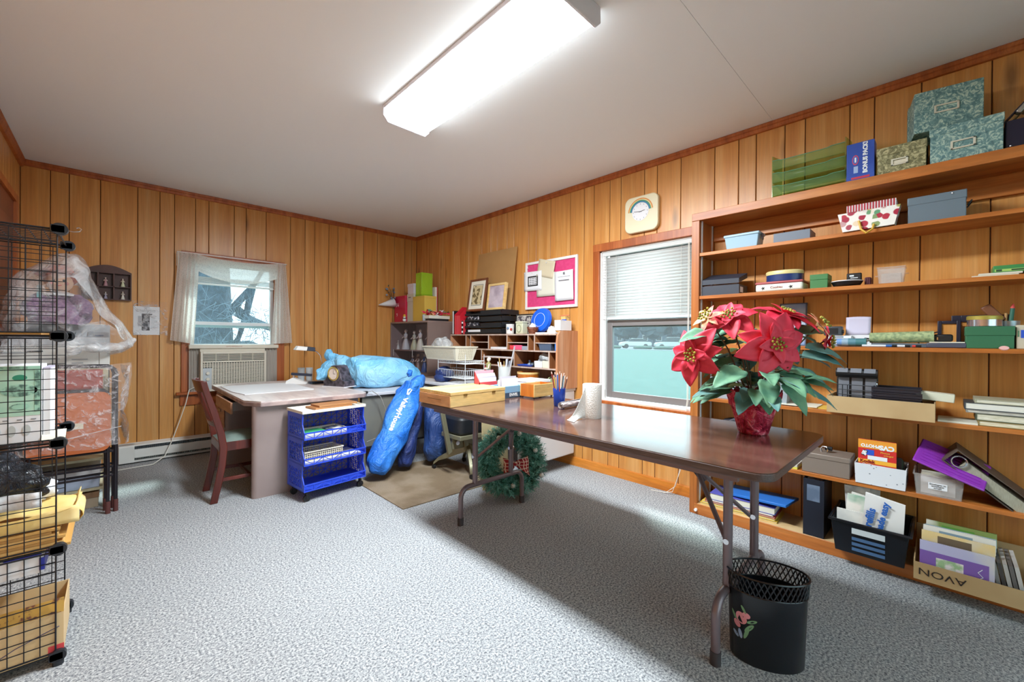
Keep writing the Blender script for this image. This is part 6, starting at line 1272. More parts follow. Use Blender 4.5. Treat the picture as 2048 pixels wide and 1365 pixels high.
for z, h, y, w, c, lb in bk:
    t = sh('book', lb, 'book', y, S5+z+.0005, -.235, 0, 'books stacked on the fifth shelf'); ob('pages', G().box(.004, w-.003, .0, .15, .003, h-.003), mat('pg'+c, c, .7, col2='e6e0d0', cs=30, csc=(1, 1, 30)), t); ob('cover', G().box(0, w, -.002, .155, 0, .003).box(0, w, -.002, .155, h-.003, h-.0005).box(-.0, .004, -.002, .155, .003, h-.003), mat('cv'+c, {'c9b98e': '8f7a4a', 'bdb494': '4a5240', 'b0aca4': '8a8680', 'dcdad4': '3a3f44', 'c2bda6': 'a9a58c'}[c], .5), t)
# ---------------------------------------------------------------- sixth shelf
t = sh('fabric_bundle', 'dark folded fabric bundle at the left end of the sixth shelf', 'fabric', -3.86, S6, -.22); ob('body', sackmesh([(.0, .10, .09), (.08, .10, .11), (.20, .10, .115), (.32, .10, .09), (.36, .10, .05)], [.05, .095, .10, .08, .03], 24, .03, 9, 3, .002), mat('cloth_dark', '2a2a34', .9), t, ang=80); ob('strap', G().tube([(.05, .02, .16), (.15, .0, .225), (.25, .02, .19)], .006, 6), mat('cloth_grey', '55555f', .9), t)
for i, (c, lb) in enumerate((('d6d05a', 'yellow-green'), ('c9c4b8', 'pale grey'))): item('booklet', G().box(0, .05, 0, .18, 0, .012), mat('bkl'+c, c, .6), (-.235, -4.285, S6+.0125*i), lb+' booklet lying beside the taupe cash box', 'book')
t = sh('cash_box', 'taupe metal cash box with folding handle on the sixth shelf', 'box', -4.355, S6, -.24); mat('taupe_metal', '86786e', .45, .1); ob('box', G().box(.002, .203, .002, .17, 0, .085), 'taupe_metal', t, bev=.003); ob('lid', G().box(0, .205, 0, .172, .078, .105), 'taupe_metal', t, bev=.004)
ob('handle', G().tube([(.075, .075, .105), (.072, .075, .122), (.08, .07, .135), (.098, .065, .135), (.104, .06, .122), (.10, .06, .105)], .0035, 6), 'chrome', t); ob('grip', G().tube([(.09, .085, .125), (.12, .085, .125)], .011, 10), 'black', t)
t = sh('photo_carton', 'white patterned carton full of photo envelopes on the sixth shelf', 'carton', -4.582, S6, -.25)
def speck():
    m, n, l, b = newmat('spotted_card'); v = ocoord(n, l); vo = n.new('ShaderNodeTexVoronoi'); vo.inputs['Scale'].default_value = 42; l.new(v, vo.inputs['Vector']); l.new(ramp(n, l, vo.outputs['Distance'], [(.10, '7d8490'), (.16, 'dcdde2')]), b.inputs['Base Color']); b.inputs['Roughness'].default_value = .6
speck(); ob('box', G().tray(0, .18, 0, .19, 0, .098, .003, .004), 'spotted_card', t); ob('side_handle', G().box(.1835, .185, .05, .12, .03, .06), mat('handle_dark', '4a4450', .6), t)
t = sh('photo_envelope', 'orange and red photo envelope upside down in the white carton', 'envelope', -4.590, S6+.045, -.236); ob('sleeve', G().box(0, .14, 0, .012, 0, .17), mat('env_red', 'cf2f2c', .45), t)
for z0, z1, c, nm in ((.128, .17, 'ea9a34', 'orange_band'), (.055, .074, 'f0b23a', 'yellow_band')): ob(nm, G().box(0, .14, -.0007, 0, z0, z1), mat('band_'+c, c, .45), t)
text(t, 'CVS', .030, (.106, -.0013, .140), (RD(90), RD(180), 0), 'print_white', bold=.0016); text(t, 'PHOTO', .020, (.045, -.0013, .142), (RD(90), RD(180), 0), 'print_white', bold=.001); text(t, 'Kodak', .021, (.035, -.0013, .064), FX, mat('kodak_red', '8a1a14', .5), bold=.001); text(t, 'Quality', .013, (.036, -.0013, .050), FX, 'print_white')
ob('address_label', G().box(.036, .108, -.0013, -.0007, .075, .094), 'paper_w', t); ob('photo_patch', G().box(.030, .060, -.0012, -.0007, .096, .122), 'cobalt', t); ob('panda_patch', G().at((.024, -.0007, .105), (0, RD(20), 0)).box(-.009, .009, -.0006, 0, -.014, .014), mat('panda', 'e6e6e6', .5, col2='222226', cs=60, lo=.5, hi=.52), t); text(t, 'Photos', .012, (.10, -.0013, .115), FX, mat('print_yel', 'f2c84a', .5)); text(t, 'enlarged', .010, (.112, -.0013, .103), FX, 'print_yel')
for i in range(5): item('photo_envelope', G().box(0, .15, 0, .010, 0, .14-.012*i), mat(('env_k', 'env_g', 'env_s', 'env_t', 'env_u')[i], ('23262c', '3c5a44', '6a6e74', '8a8472', '2e3038')[i], .5), (-.215+.026*i, -4.598-.003*i, S6+.004), ['black', 'green', 'grey', 'khaki', 'charcoal'][i]+' photo sleeve filed in the white patterned carton', 'envelope', 'sleeves in the photo carton')
t = sh('shoebox_bin', 'clear plastic shoebox with handwritten label on the sixth shelf', 'bin', -4.792, S6, -.245); ob('bin', G().tray(.006, .148, .006, .19, 0, .092, .003, .008), 'frosted_tub', t); ob('rim', G().tube([(-.003, -.003, .092), (.157, -.003, .092), (.157, .199, .092), (-.003, .199, .092)], .004, 6, closed=True), 'frosted_tub', t)
for i in range(3): ob('envelope', G().box(.02, .13, .03+.05*i, .036+.05*i, .004, .085), ('paper_w', 'paper_cream', 'paper_buff')[i], t)
q = ob('label', G().box(.045, .105, -.001, .0006, .034, .062), 'paper_w', t)
for i in range(3): text(q, ('Envelopes to', 'envelopes', 'scraps')[i], .010, (.075, -.0016, .056-.008*i), FX, 'print_black')
t = thing('purple_lid', 'ribbed purple plastic lid lying tilted over the clear shoebox', 'lid', (-.285, -4.787, S6+.165), RZ)
g = G().at((0, 0, 0), (RD(24), RD(22), 0)); ob('lid', g.box(0, .235, 0, .19, -.010, .0), mat('purple', '8a35a8', .35), t, bev=.005)
for i in range(7): ob('rib', G().at((0, 0, 0), (RD(24), RD(22), 0)).box(.02, .215, .022+.022*i, .027+.022*i, .0, .003), 'purple', t)
t = thing('ring_binder', 'old brown ring binder leaning over at the right of the sixth shelf', 'binder', (-.235, -5.135, S6+.002), RZ); A_ = RD(-50)
mat('binder_brown', '4f4238', .55, col2='5c4c40', cs=6)
for x in (-.035, .035): ob('cover', G().at((0, 0, 0), (0, A_, 0)).box(x-.002, x+.002, 0, .20, .002, .30), 'binder_brown', t, bev=.001)
ob('spine', G().at((0, 0, 0), (0, A_, 0)).box(-.037, .037, 0, .20, .298, .304), 'binder_brown', t); ob('pages', G().at((0, 0, 0), (0, A_, 0)).box(-.028, .016, .012, .19, .004, .25), mat('page_grey', 'a8a492', .8, col2='8c8876', cs=40, csc=(40, 1, 1)), t)
ob('rings', G().at((0, 0, 0), (0, A_, 0)).tube([(.0+.024*cos(a), .004, .265+.024*sin(a)) for a in [k*pi/8 for k in range(16)]], .0035, 6, closed=True), 'chrome', t)
# ---------------------------------------------------------------- bottom shelf
fold = [(-3.82, .0, .42, 'd9b440', 'lowest yellow folder in the pile at the left of the bottom shelf'), (-3.83, .012, .40, 'e6c85a', 'pale yellow folder second in the bottom pile'), (-3.85, .024, .38, 'b03a38', 'dark red folder in the bottom pile'), (-3.86, .036, .36, 'd9d4c8', 'white papers between the red and purple folders'), (-3.88, .046, .35, '5a5ab0', 'violet binder on the bottom pile')]
for y, z, w, c, lb in fold:
    t = sh('folder', lb, 'folder', y, S7+z, -.235, .04, 'folders piled on the bottom shelf'); h = .038 if c == '5a5ab0' else .0105; ob('cover', G().box(0, w, 0, .19, 0, .002).box(0, w, 0, .19, h-.002, h), mat('fold'+c, c, .5), t); ob('papers', G().box(.004, w-.004, .003, .186, .002, h-.002), 'paper_buff' if c != 'd9d4c8' else 'paper_w', t)
item('folder', G().box(0, .36, 0, .19, 0, .014), mat('fold_blue', '2a72c8', .4), (-.20, -3.93, S7+.086), 'bright blue folder lying askew on top of the bottom pile', 'folder', 'folders piled on the bottom shelf', rot=(0, RD(-4), RZ-.12), bev=.002)
t = sh('lever_binder', 'black lever-arch binder standing upright on the bottom shelf', 'binder', -4.366, S7, -.245); ob('spine', G().box(0, .09, 0, .004, 0, .30), mat('binder_black', '1c212e', .4), t); ob('cover', G().box(0, .003, .004, .22, 0, .30), 'binder_black', t); ob('cover', G().box(.087, .09, .004, .22, 0, .30), 'binder_black', t); ob('pages', G().box(.008, .075, .02, .21, .005, .29), 'paper_w', t); ob('spine_label', G().box(.016, .072, -.0012, 0, .185, .27), mat('label_clear', '5c6a80', .3, col2='76849a', cs=12), t)
t = sh('plastic_basket', 'black plastic basket stuffed with papers on the bottom shelf', 'basket', -4.505, S7, -.335); mat('basket_black', '12161e', .35)
ob('wall', G().tray(.01, .26, .012, .28, 0, .155, .004, .016), 'basket_black', t, bev=.003); ob('rim', G().tube([(-.012, -.010, .155), (.282, -.010, .155), (.282, .302, .155), (-.012, .302, .155)], .007, 8, closed=True), 'basket_black', t)
for i in range(3): ob('front_slot', G().box(.075, .195, .0035-.0026*i, .0065-.0026*i, .020+.026*i, .034+.026*i), mat('slot_blue', '4a6a92', .5), t)
ob('front_window', G().box(.075, .195, -.0065, -.0035, .104, .130), mat('slot_white', 'cfd6da', .5), t)
q = sh('pharmacy_bag', 'white paper bag printed with blue lettering in the black basket', 'bag', -4.605, S7+.005, -.300); ob('bag', G().add([(0, 0, 0), (.15, 0, 0), (.16, .01, .27), (.02, .01, .295), (0, .03, 0), (.15, .03, 0), (.16, .03, .27), (.02, .03, .295)], [(0, 1, 2, 3), (4, 7, 6, 5), (0, 4, 5, 1), (1, 5, 6, 2), (2, 6, 7, 3), (3, 7, 4, 0)]), mat('bag_white', 'e0ddda', .7), q)
text(q, 'refills', .042, (.038, -.001, .185), (RD(88), RD(-80), 0), mat('print_blue', '2a62b4', .5), bold=.0016); text(q, 'made easy', .036, (.082, -.001, .195), (RD(88), RD(-80), 0), 'print_blue', bold=.0016)
for i, (y, x, h, c, a, lb) in enumerate(((-4.515, -.285, .19, 'd8d6d2', .0, 'white letter at the left front of the black basket'), (-4.535, -.24, .26, '8fb8a0', .1, 'green printed card in the black basket'), (-4.55, -.20, .29, '9aa0a8', -.1, 'grey envelope standing in the black basket'), (-4.56, -.16, .30, 'b7b9c2', .05, 'lilac envelope at the back of the black basket'), (-4.525, -.225, .27, 'e6e2dc', .25, 'white envelope fanned across the black basket'))):
    item('letter', G().box(0, .10, 0, .006, 0, h), mat('ltr'+c, c, .7, col2='efece4', cs=9), (x, y, S7+.006), lb, 'letter', 'letters in the black basket', rot=(0, a*.6, RZ))
t = sh('avon_tray', 'shallow cardboard tray hand-lettered AVON on the bottom shelf', 'tray', -4.797, S7, -.39)
ob('front_wall', G().box(0, .40, 0, .004, 0, .075), 'cardboard', t); ob('back_wall', G().box(0, .40, .31, .314, 0, .15), 'cardboard', t); ob('end_wall', G().box(0, .004, .004, .31, 0, .085), 'cardboard', t); ob('end_wall', G().box(.396, .40, .004, .31, 0, .085), 'cardboard', t); ob('bottom', G().box(.004, .396, .004, .31, 0, .004), 'cardboard', t)
text(t, 'AVON', .040, (.085, -.0012, .040), (RD(90), RD(180), 0), mat('marker_ink', '2a211c', .7), sx=1.25)
mg = [('b9b6d6', .16, 'lilac planner with purple band, front of the cardboard tray'), ('e0c48a', .19, 'tan magazine standing behind the lilac planner'), ('d8d4cc', .20, 'white magazine in the cardboard tray'), ('8aa4b0', .19, 'blue-grey magazine in the cardboard tray'), ('7a8a4a', .20, 'green photo magazine at the back of the cardboard tray')]
for i, (c, h, lb) in enumerate(mg):
    t = sh('magazine', lb, 'magazine', -4.815-.004*i, S7+.0045, -.372+.045*i, 0, 'magazines in the cardboard tray'); ob('pages', G().at((0, 0, 0), (RD(-6), 0, 0)).box(0, .215, 0, .010, 0, h), mat('mg'+c, c, .5, col2='d9d2c6', cs=7, lo=.5, hi=.7), t)
    if i == 0: ob('purple_band', G().at((0, 0, 0), (RD(-6), 0, 0)).box(0, .20, -.0008, 0, .02, .12), mat('band_purple', '7d5aa8', .5), t); ob('flower_label', G().at((0, 0, 0), (RD(-6), 0, 0)).box(.05, .13, -.0014, -.0008, .055, .10), mat('flower_lbl', 'e6dcdc', .5, col2='9ab88a', cs=40), t); ob('printed_script', G().at((0, 0, 0), (RD(-6), 0, 0)).tube([(.170, -.001, .025), (.182, -.001, .04), (.168, -.001, .055), (.184, -.001, .07), (.170, -.001, .085), (.182, -.001, .10)], .0016, 4), 'print_white', t)
    else: ob('cover_photo', G().at((0, 0, 0), (RD(-6), 0, 0)).box(.05, .15, -.0008, 0, h-.05, h-.012), mat('cphoto%d' % i, ('', '6a5a48', '7f94a2', 'c9b98e', '5a8a3a')[i], .5), t)
for i in range(5): item('booklet', G().box(0, .012, 0, .20, 0, .14), mat('bkz%d' % i, ('8c8a8a', '4a4646', 'b5b0ac', '6a6664', 'c4c0bc')[i], .5), (-.345, -5.045-.015*i, S7+.0045), ['grey', 'black', 'silver', 'charcoal', 'pale'][i]+' booklet leaning at the right of the cardboard tray', 'book', 'booklets in the cardboard tray', rot=(0, RD(-10), RZ))
# ================================================================ black wire grid cubes at the left
mat('wire_black', '1e2128', .35, .3); mat('joint_black', '22252c', .4)
GX0, GX1, GY0, GY1 = -3.398, -3.042, -2.84, -2.484
LV = [.03, .385, .739, 1.095, 1.45]
t = thing('grid_cubes', 'tower of black wire grid cubes at the left edge of the room', 'shelf', (GX0, GY0, 0))
Wg = GX1-GX0; Dg = GY1-GY0
def gridpanel(nm, O, U, V, w, h, nu=10, nv=10):
    O, U, V = Vector(O), Vector(U), Vector(V); g = G()
    g.tube([O, O+U*w, O+U*w+V*h, O+V*h], .0036, 6, closed=True)
    for i in range(1, nu): g.tube([O+U*(w*i/nu), O+U*(w*i/nu)+V*h], .0017, 4)
    for j in range(1, nv): g.tube([O+V*(h*j/nv), O+V*(h*j/nv)+U*w], .0017, 4)
    return ob(nm, g, 'wire_black', t)
for k in range(4):
    z, h = LV[k]+.012, LV[k+1]-LV[k]-.02
    gridpanel('front_grid', (.006, 0, z), (1, 0, 0), (0, 0, 1), Wg-.012, h)
    gridpanel('back_grid', (.006, Dg, z), (1, 0, 0), (0, 0, 1), Wg-.012, h)
    if k in (1, 2): gridpanel('side_grid', (0, .008, z), (0, 1, 0), (0, 0, 1), Dg-.016, h)
for k in range(5): gridpanel('shelf_grid', (.006, .006, LV[k]), (1, 0, 0), (0, 1, 0), Wg-.012, Dg-.012)
for k in range(5):
    for x in (0, Wg):
        for y in (0, Dg):
            q = ob('connector', G().cyl((x, y-.010, LV[k]), (x, y+.010, LV[k]), .020, n=20), 'joint_black', t); q.name = 'connector'
            ob('connector_block', G().box(x-.022, x+.014, y-.010, y+.010, LV[k]-.014, LV[k]+.014), 'joint_black', q, bev=.003)
for k in range(5): t_ = ob('foot', G().cyl((0 if k % 2 else Wg, 0 if k < 2 else Dg, 0), (0 if k % 2 else Wg, 0 if k < 2 else Dg, .014), .014, n=14), 'joint_black', t) if k < 4 else None
tag(ob('wire_hook', G().tube([(0, 0, 0), (.02, 0, -.002), (.034, 0, .002), (.038, 0, .010), (.032, 0, .015), (.026, 0, .012)], .0014, 6), 'chrome', None, (GX1+.012, GY0, 1.449)), 'small bent wire hook on the top of the grid tower', 'hook')
def gi(nm, g, m, loc, label, cat, group=None, rot=(0, 0, 0), **k): return tag(ob(nm, g, m, None, loc, rot, **k), label, cat, group)
gi('wood_plank', G().box(0, .30, 0, .30, 0, .010), mat('plank_tan', 'a87838', .5, col2='946426', cs=5), (-3.385, -2.815, 1.099), 'tan board lying on the upper grid shelf', 'board')
# money-printed box
t = thing('bill_box', 'box printed with a giant pale green banknote in the grid tower', 'box', (-3.37, -2.775, .7425)); mat('bill_green', '9fcdb8', .5, col2='b4d8c4', cs=10); mat('bill_dark', '4f6f66', .5, col2='9fcdb8', cs=60); mat('bill_seal', '2f8a6c', .5)
ob('carton', G().box(0, .285, 0, .14, .0, .255), 'paper_w', t, bev=.002); ob('printed_face', G().box(0, .283, -.001, 0, .088, .252), 'bill_green', t)
for a, b, c, d in ((.004, .28, .238, .250), (.268, .28, .10, .238), (.004, .016, .10, .238)): ob('printed_border', G().box(a, b, -.0016, -.001, c, d), 'bill_dark', t)
def dsk(cx, cz, rx, rz, y, m, nm): return ob(nm, G().at((cx, y, cz), (RD(90), 0, 0)).lathe([(0, 0), (1, 0), (1, .0006), (0, .0006)], 24, sx=rx, sy=rz), m, t)
dsk(.235, .172, .040, .020, -.001, 'bill_dark', 'printed_oval'); dsk(.236, .214, .016, .010, -.001, 'bill_seal', 'printed_seal'); dsk(.236, .118, .022, .011, -.001, 'bill_dark', 'printed_seal'); dsk(.236, .118, .017, .008, -.0016, 'bill_green', 'printed_seal')
for i in range(4): ob('printed_mark', G().box(.17+.03*i, .182+.03*i, -.0016, -.001, .074, .077), 'print_grey', t); dsk(.155+.032*i, .040, .009, .018, -.001, mat('bill_grey', 'bfc4c4', .6), 'printed_spot')
gi('index_card', G().box(0, .055, 0, .06, 0, .003), 'paper_cream', (-3.085, -2.80, .7425), 'cream card beside the banknote box', 'card', rot=(RD(25), 0, 0))
t = thing('notepad', 'white pad leaning behind the banknote box', 'notepad', (-3.083, -2.77, .7425)); ob('pad', G().box(0, .016, 0, .16, 0, .24), 'paper_w', t); ob('binding', G().box(0, .016, 0, .16, .24, .246), 'cover_lilac', t)
# envelopes, bubble wrap, black bag
for i in range(7): gi('envelope', G().box(0, .345-.012*(i % 3), 0, .26, 0, .0085), mat('manila%d' % (i % 3), ('cf9f58', 'dcb26e', 'b98a4c')[i % 3], .6), (-3.36-.004*i, -2.83, .3885+.0095*i), ['lowest manila envelope of the pile in the grid tower', 'second manila envelope from the bottom of the pile', 'third manila envelope from the bottom of the pile', 'middle manila envelope of the pile', 'third manila envelope from the top of the pile', 'second manila envelope from the top of the pile', 'topmost flat manila envelope of the pile'][i], 'envelope', 'manila envelopes piled in the grid tower')
t = thing('padded_mailer', 'pale yellow padded mailer poking out of the grid tower', 'mailer', (-3.34, -2.825, .456)); mat('mailer', 'e3c074', .7, col2='ecd294', cs=8)
g = G().grid(lambda u, v: (.345*u, .20*v, .05+.028*sin(pi*min(1, v*1.02))*(1-.4*u)+.006*sin(u*14+v*5)), 18, 10); ob('face', g, 'mailer', t, solid=.002)
ob('front_fold', G().grid(lambda u, v: (.345*u, .004*sin(u*9)-.002, .004+.05*v+.008*sin(u*8)*v), 16, 5), 'mailer', t, solid=.002); ob('end_flap', G().grid(lambda u, v: (.345+.010*sin(v*6), .005+.18*u, .008+.068*v), 8, 6), 'mailer', t, solid=.002)
t = thing('foam_wrap', 'sheet of white packing foam bulging above the envelopes', 'packaging', (-3.36, -2.83, .535)); ob('sheet', sackmesh([(0, .1, .02), (.08, .1, .03), (.18, .1, .03), (.28, .1, .025), (.30, .1, .01)], [.02, .045, .05, .04, .01], 20, .02, 9, 2, .0), mat('foam', 'dde0e6', .6, bmp=.4, bs=40), t, ang=80); ob('edge', G().grid(lambda u, v: (.02+.26*u, -.0+.01*sin(u*11), .0+.05*v), 14, 4), 'foam', t, solid=.002)
t = thing('black_bag', 'crumpled glossy black plastic bag in the grid tower', 'bag', (-3.36, -2.76, .560)); bagmat('bag_black', '14161c', '22252d', '3a3e48', .16, 22, 1.0)
ob('body', sackmesh([(0, 0, .06), (.08, 0, .075), (.18, 0, .07), (.25, -.01, .055), (.285, -.02, .045), (.295, -.02, .04)], [.03, .075, .075, .05, .025, .012], 28, .035, 11, 4, .002), 'bag_black', t, sub=1, ang=80); ob('twist', sackmesh([(.24, -.02, .03), (.27, -.02, .01), (.275, -.02, -.0)], [.03, .02, .008], 14, .02, 20, 8), 'bag_black', t, sub=1, ang=80)
t = thing('report_cover', 'white folder with blue edging lying on the lower grid shelf', 'folder', (-3.36, -2.835, .318)); ob('cover', G().box(0, .285, 0, .25, 0, .062), 'paper_w', t, bev=.002)
for a, b, c, d in ((.275, .287, -.001, .030), (.20, .28, .062, .064)): ob('blue_edge', G().box(a, b, -.002, .25 if c < 0 else .02, .01 if c < 0 else .0615, .05 if c < 0 else .0635), mat('edge_blue', '2a34a8', .45), t)
ob('support_rod', G().box(.02, .04, .1, .12, -.285+.003, 0), 'wire_black', t)
t = thing('snack_carton', 'open tan printed carton at the bottom of the grid tower', 'carton', (-3.375, -2.835, .034)); mat('carton_tan', 'd9b98a', .6); mat('carton_print', 'b58a3a', .5, col2='6a3a2a', cs=30, lo=.5, hi=.56)
ob('box', G().tray(0, .345, 0, .26, 0, .135, .003), 'carton_tan', t); ob('printed_flap', G().at((0, 0, .135), (RD(-20), 0, 0)).box(0, .345, 0, .003, 0, .045), 'carton_print', t); ob('red_corner', G().box(.31, .346, -.0008, 0, 0, .03), 'red_card', t)
ob('pen_scrawl', G().tube([(.18, -.001, .03), (.24, -.001, .06), (.30, -.001, .08), (.335, -.001, .09)], .0012, 4), mat('ink_blue', '3a3a6a', .6), t)

# ================================================================ metal shelving with machines behind the chairs
mat('slot_beige', 'c9bd9c', .45, .1); mat('machine_white', 'd9d7d2', .45); mat('machine_grey', 'aeb0b4', .45)
t = thing('metal_shelving', 'beige slotted-steel shelving against the left wall', 'shelf', (-3.415, -1.13, 0))
for x in (0, .455):
    for y in (0, .40):
        g = ob('upright', G().box(x, x+.028, y, y+.004, 0, .905).box(x if x == 0 else x+.024, x+.004 if x == 0 else x+.028, y, y+.028, 0, .905), 'slot_beige', t)
        ob('slots', sum_slots(x, y) if 0 else G().box(x+.009, x+.019, y-.0006, y, .05, .07).box(x+.009, x+.019, y-.0006, y, .11, .13).box(x+.009, x+.019, y-.0006, y, .17, .19).box(x+.009, x+.019, y-.0006, y, .23, .25).box(x+.009, x+.019, y-.0006, y, .29, .31), 'black', g, kind='stuff')
for z in (.11, .30, .60, .885): ob('shelf', G().box(0, .483, .004, .42, z, z+.016), 'slot_beige', t)
t = thing('flat_box', 'flat pale blue box on the beige shelving', 'box', (-3.36, -1.118, .1265)); ob('box', G().box(0, .385, 0, .3, 0, .075), mat('paleblue', 'b4bfd6', .6), t, bev=.003); ob('lid', G().box(-.003, .388, -.003, .303, .075, .115), 'paper_w', t, bev=.003)
t = thing('brown_carton', 'brown carton at the foot of the beige shelving', 'carton', (-3.36, -1.12, .0)); ob('box', G().box(0, .38, 0, .3, 0, .07), mat('carton_brown', 'b5a38c', .6), t, bev=.002); ob('lid', G().box(-.004, .384, -.004, .304, .062, .098), mat('carton_brown2', '8d6a4c', .6), t, bev=.002)
MZ = .9015
t = thing('printer', 'white office printer on the beige shelving by the left wall', 'printer', (-3.40, -1.12, MZ)); ob('body', G().box(0, .468, 0, .36, 0, .135), 'machine_white', t, bev=.008)
for x, z, w in ((.02, .09, .10), (.15, .05, .10), (.30, .045, .07), (.30, .022, .05), (.28, .09, .06)): ob('slot', G().box(x, x+w, -.002, .001, z, z+.007), 'machine_grey', t)
ob('side_cover', G().box(.42, .470, -.004, .36, .004, .131), 'machine_white', t, bev=.004); ob('latch', G().box(.12, .18, -.006, 0, .098, .106), 'black', t)
t = thing('typewriter', 'grey-white electronic typewriter under clear plastic on the printer', 'typewriter', (-3.36, -1.11, MZ+.1355)); ob('body', G().prismx([(0, 0), (.34, 0), (.34, .13), (.19, .135), (.16, .085), (0, .05)], 0, .43), 'machine_grey', t, bev=.006); ob('cover', G().prismx([(.17, .10), (.20, .14), (.33, .138), (.34, .12)], .02, .41), 'machine_white', t, bev=.004)
for j in range(4):
    for i in range(11): ob('key', G().box(.05+.028*i, .072+.028*i, .02+.033*j, .043+.033*j, .056+.0085*j, .066+.0085*j), mat('key_dark', '8f9298', .5), t)
ob('control_pad', G().box(.36, .40, .03, .07, .058, .068), 'slate_plastic', t)
# doll in a knitted dress
DZ2 = MZ+.1355+.139
t = thing('doll', 'doll in a purple knitted dress and pink hat under plastic', 'doll', (-3.16, -.99, DZ2-.012)); mat('knit', '7c5a80', .95, col2='94708f', cs=60, bmp=.8, bs=90); mat('doll_skin', 'e2b79a', .6); mat('doll_hair', 'a8553c', .8, col2='8a4030', cs=20); mat('hat_pink', 'd98a78', .8)
ob('body', sackmesh([(0, 0, .01), (0, 0, .05), (.0, 0, .12), (0, 0, .18), (0, 0, .21)], [.13, .14, .11, .06, .03], 26, .015, 12, 2, .002), 'knit', t, ang=80); ob('sleeve', sackmesh([(.06, -.02, .17), (.11, -.05, .12), (.12, -.09, .06)], [.035, .045, .03], 14, .01, 14, 3), 'knit', t, ang=80); ob('sleeve', sackmesh([(-.06, -.02, .17), (-.11, -.05, .12), (-.12, -.09, .06)], [.035, .045, .03], 14, .01, 14, 5), 'knit', t, ang=80)
ob('collar', G().lathe([(.035, .20), (.085, .185), (.08, .195), (.03, .215)], 20), 'paper_w', t); h = ob('head', G().sph((0, 0, .275), (.062, .062, .068), 18, 12), 'doll_skin', t)
for s_ in (-1, 1): ob('eye', G().sph((s_*.022, -.058, .28), .007, 8, 6), 'black', h); ob('cheek', G().sph((s_*.032, -.050, .262), (.012, .008, .010), 8, 6), mat('cheek', 'd98a84', .6), h)
ob('nose', G().sph((0, -.064, .268), .006, 8, 6), 'doll_skin', h); ob('mouth', G().tube([(-.012, -.059, .25), (0, -.062, .247), (.012, -.059, .25)], .0022, 5), 'red_card', h)
ob('hair', sackmesh([(-.02, .02, .25), (-.04, .02, .30), (0, .02, .345), (.04, .02, .30), (.03, .02, .25)], [.02, .045, .05, .045, .02], 18, .012, 25, 6), 'doll_hair', t, ang=80); ob('hat_brim', G().at((0, .01, .325), (RD(-12), RD(6), 0)).lathe([(.03, .012), (.07, .008), (.115, -.012), (.11, -.008), (.068, .016), (.03, .02)], 30), 'hat_pink', t); ob('hat_crown', G().sph((0, .012, .335), (.065, .065, .05), 18, 10), 'hat_pink', t)
ob('neck_ribbon', G().box(-.09, -.07, -.07, -.066, .10, .24), mat('ribbon_teal', '5fa8ac', .6), t)
# crinkled plastic over the machines
OUT = [(-3.40, 1.00), (-3.39, 1.25), (-3.36, 1.42), (-3.28, 1.50), (-3.18, 1.60), (-3.08, 1.635), (-3.03, 1.54), (-2.985, 1.38), (-2.91, 1.25), (-2.83, 1.10), (-2.805, 1.035), (-2.86, 1.0), (-2.925, .985)]
def drape(u, v):
    f_ = u*(len(OUT)-1); i = min(int(f_), len(OUT)-2); k = f_-i; x = OUT[i][0]*(1-k)+OUT[i+1][0]*k; z = OUT[i][1]*(1-k)+OUT[i+1][1]*k
    s_ = (v-.5)*2; sc_ = 1-.30*abs(s_)**2.2; x = -3.10+(x+3.10)*(1-.12*abs(s_)**2); z = 1.0+(z-1.0)*sc_; y = -1.0+.20*s_
    d = MN.noise_vector(Vector((x*9, y*9, z*9)))*.025; return (max(x+d.x, -3.415)+3.10, y+d.y+1.0, z+d.z-1.0)
t = thing('plastic_cover', 'crinkled clear plastic bag draped over the doll and typewriter', 'plastic bag', (-3.10, -1.0, 1.0)); ob('film', G().grid(drape, 60, 30), film('cover_film', 'f0f2f6', .24, .12, .8, 9, .42, .68, .40), t, ang=80)
def face(u, v):
    f_ = u*(len(OUT)-1); i = min(int(f_), len(OUT)-2); k = f_-i; x = OUT[i][0]*(1-k)+OUT[i+1][0]*k; z = OUT[i][1]*(1-k)+OUT[i+1][1]*k
    cx, cz = -3.12, 1.02; w = v**.8; x = cx+(x-cx)*.88*w; z = cz+(1.0+(z-1.0)*.72-cz)*w; d = MN.noise_vector(Vector((x*8, 5, z*8)))*.02
    return (max(x+d.x, -3.412)+3.10, -.205-.035*(1-w)+d.y, z+d.z-1.0)
ob('front_film', G().grid(face, 50, 14), film('cover_film3', 'f0f2f6', .10, .10, .9, 10, .46, .70, .42), t, ang=80)
ob('gathered_hem', sackmesh([(-.02, -.21, .0), (.10, -.20, .02), (.20, -.15, .03), (.27, -.05, .05)], [.015, .03, .035, .02], 14, .03, 16, 4), film('cover_film2', 'f0f2f6', .35, .1, 1.0, 12), t, ang=80)

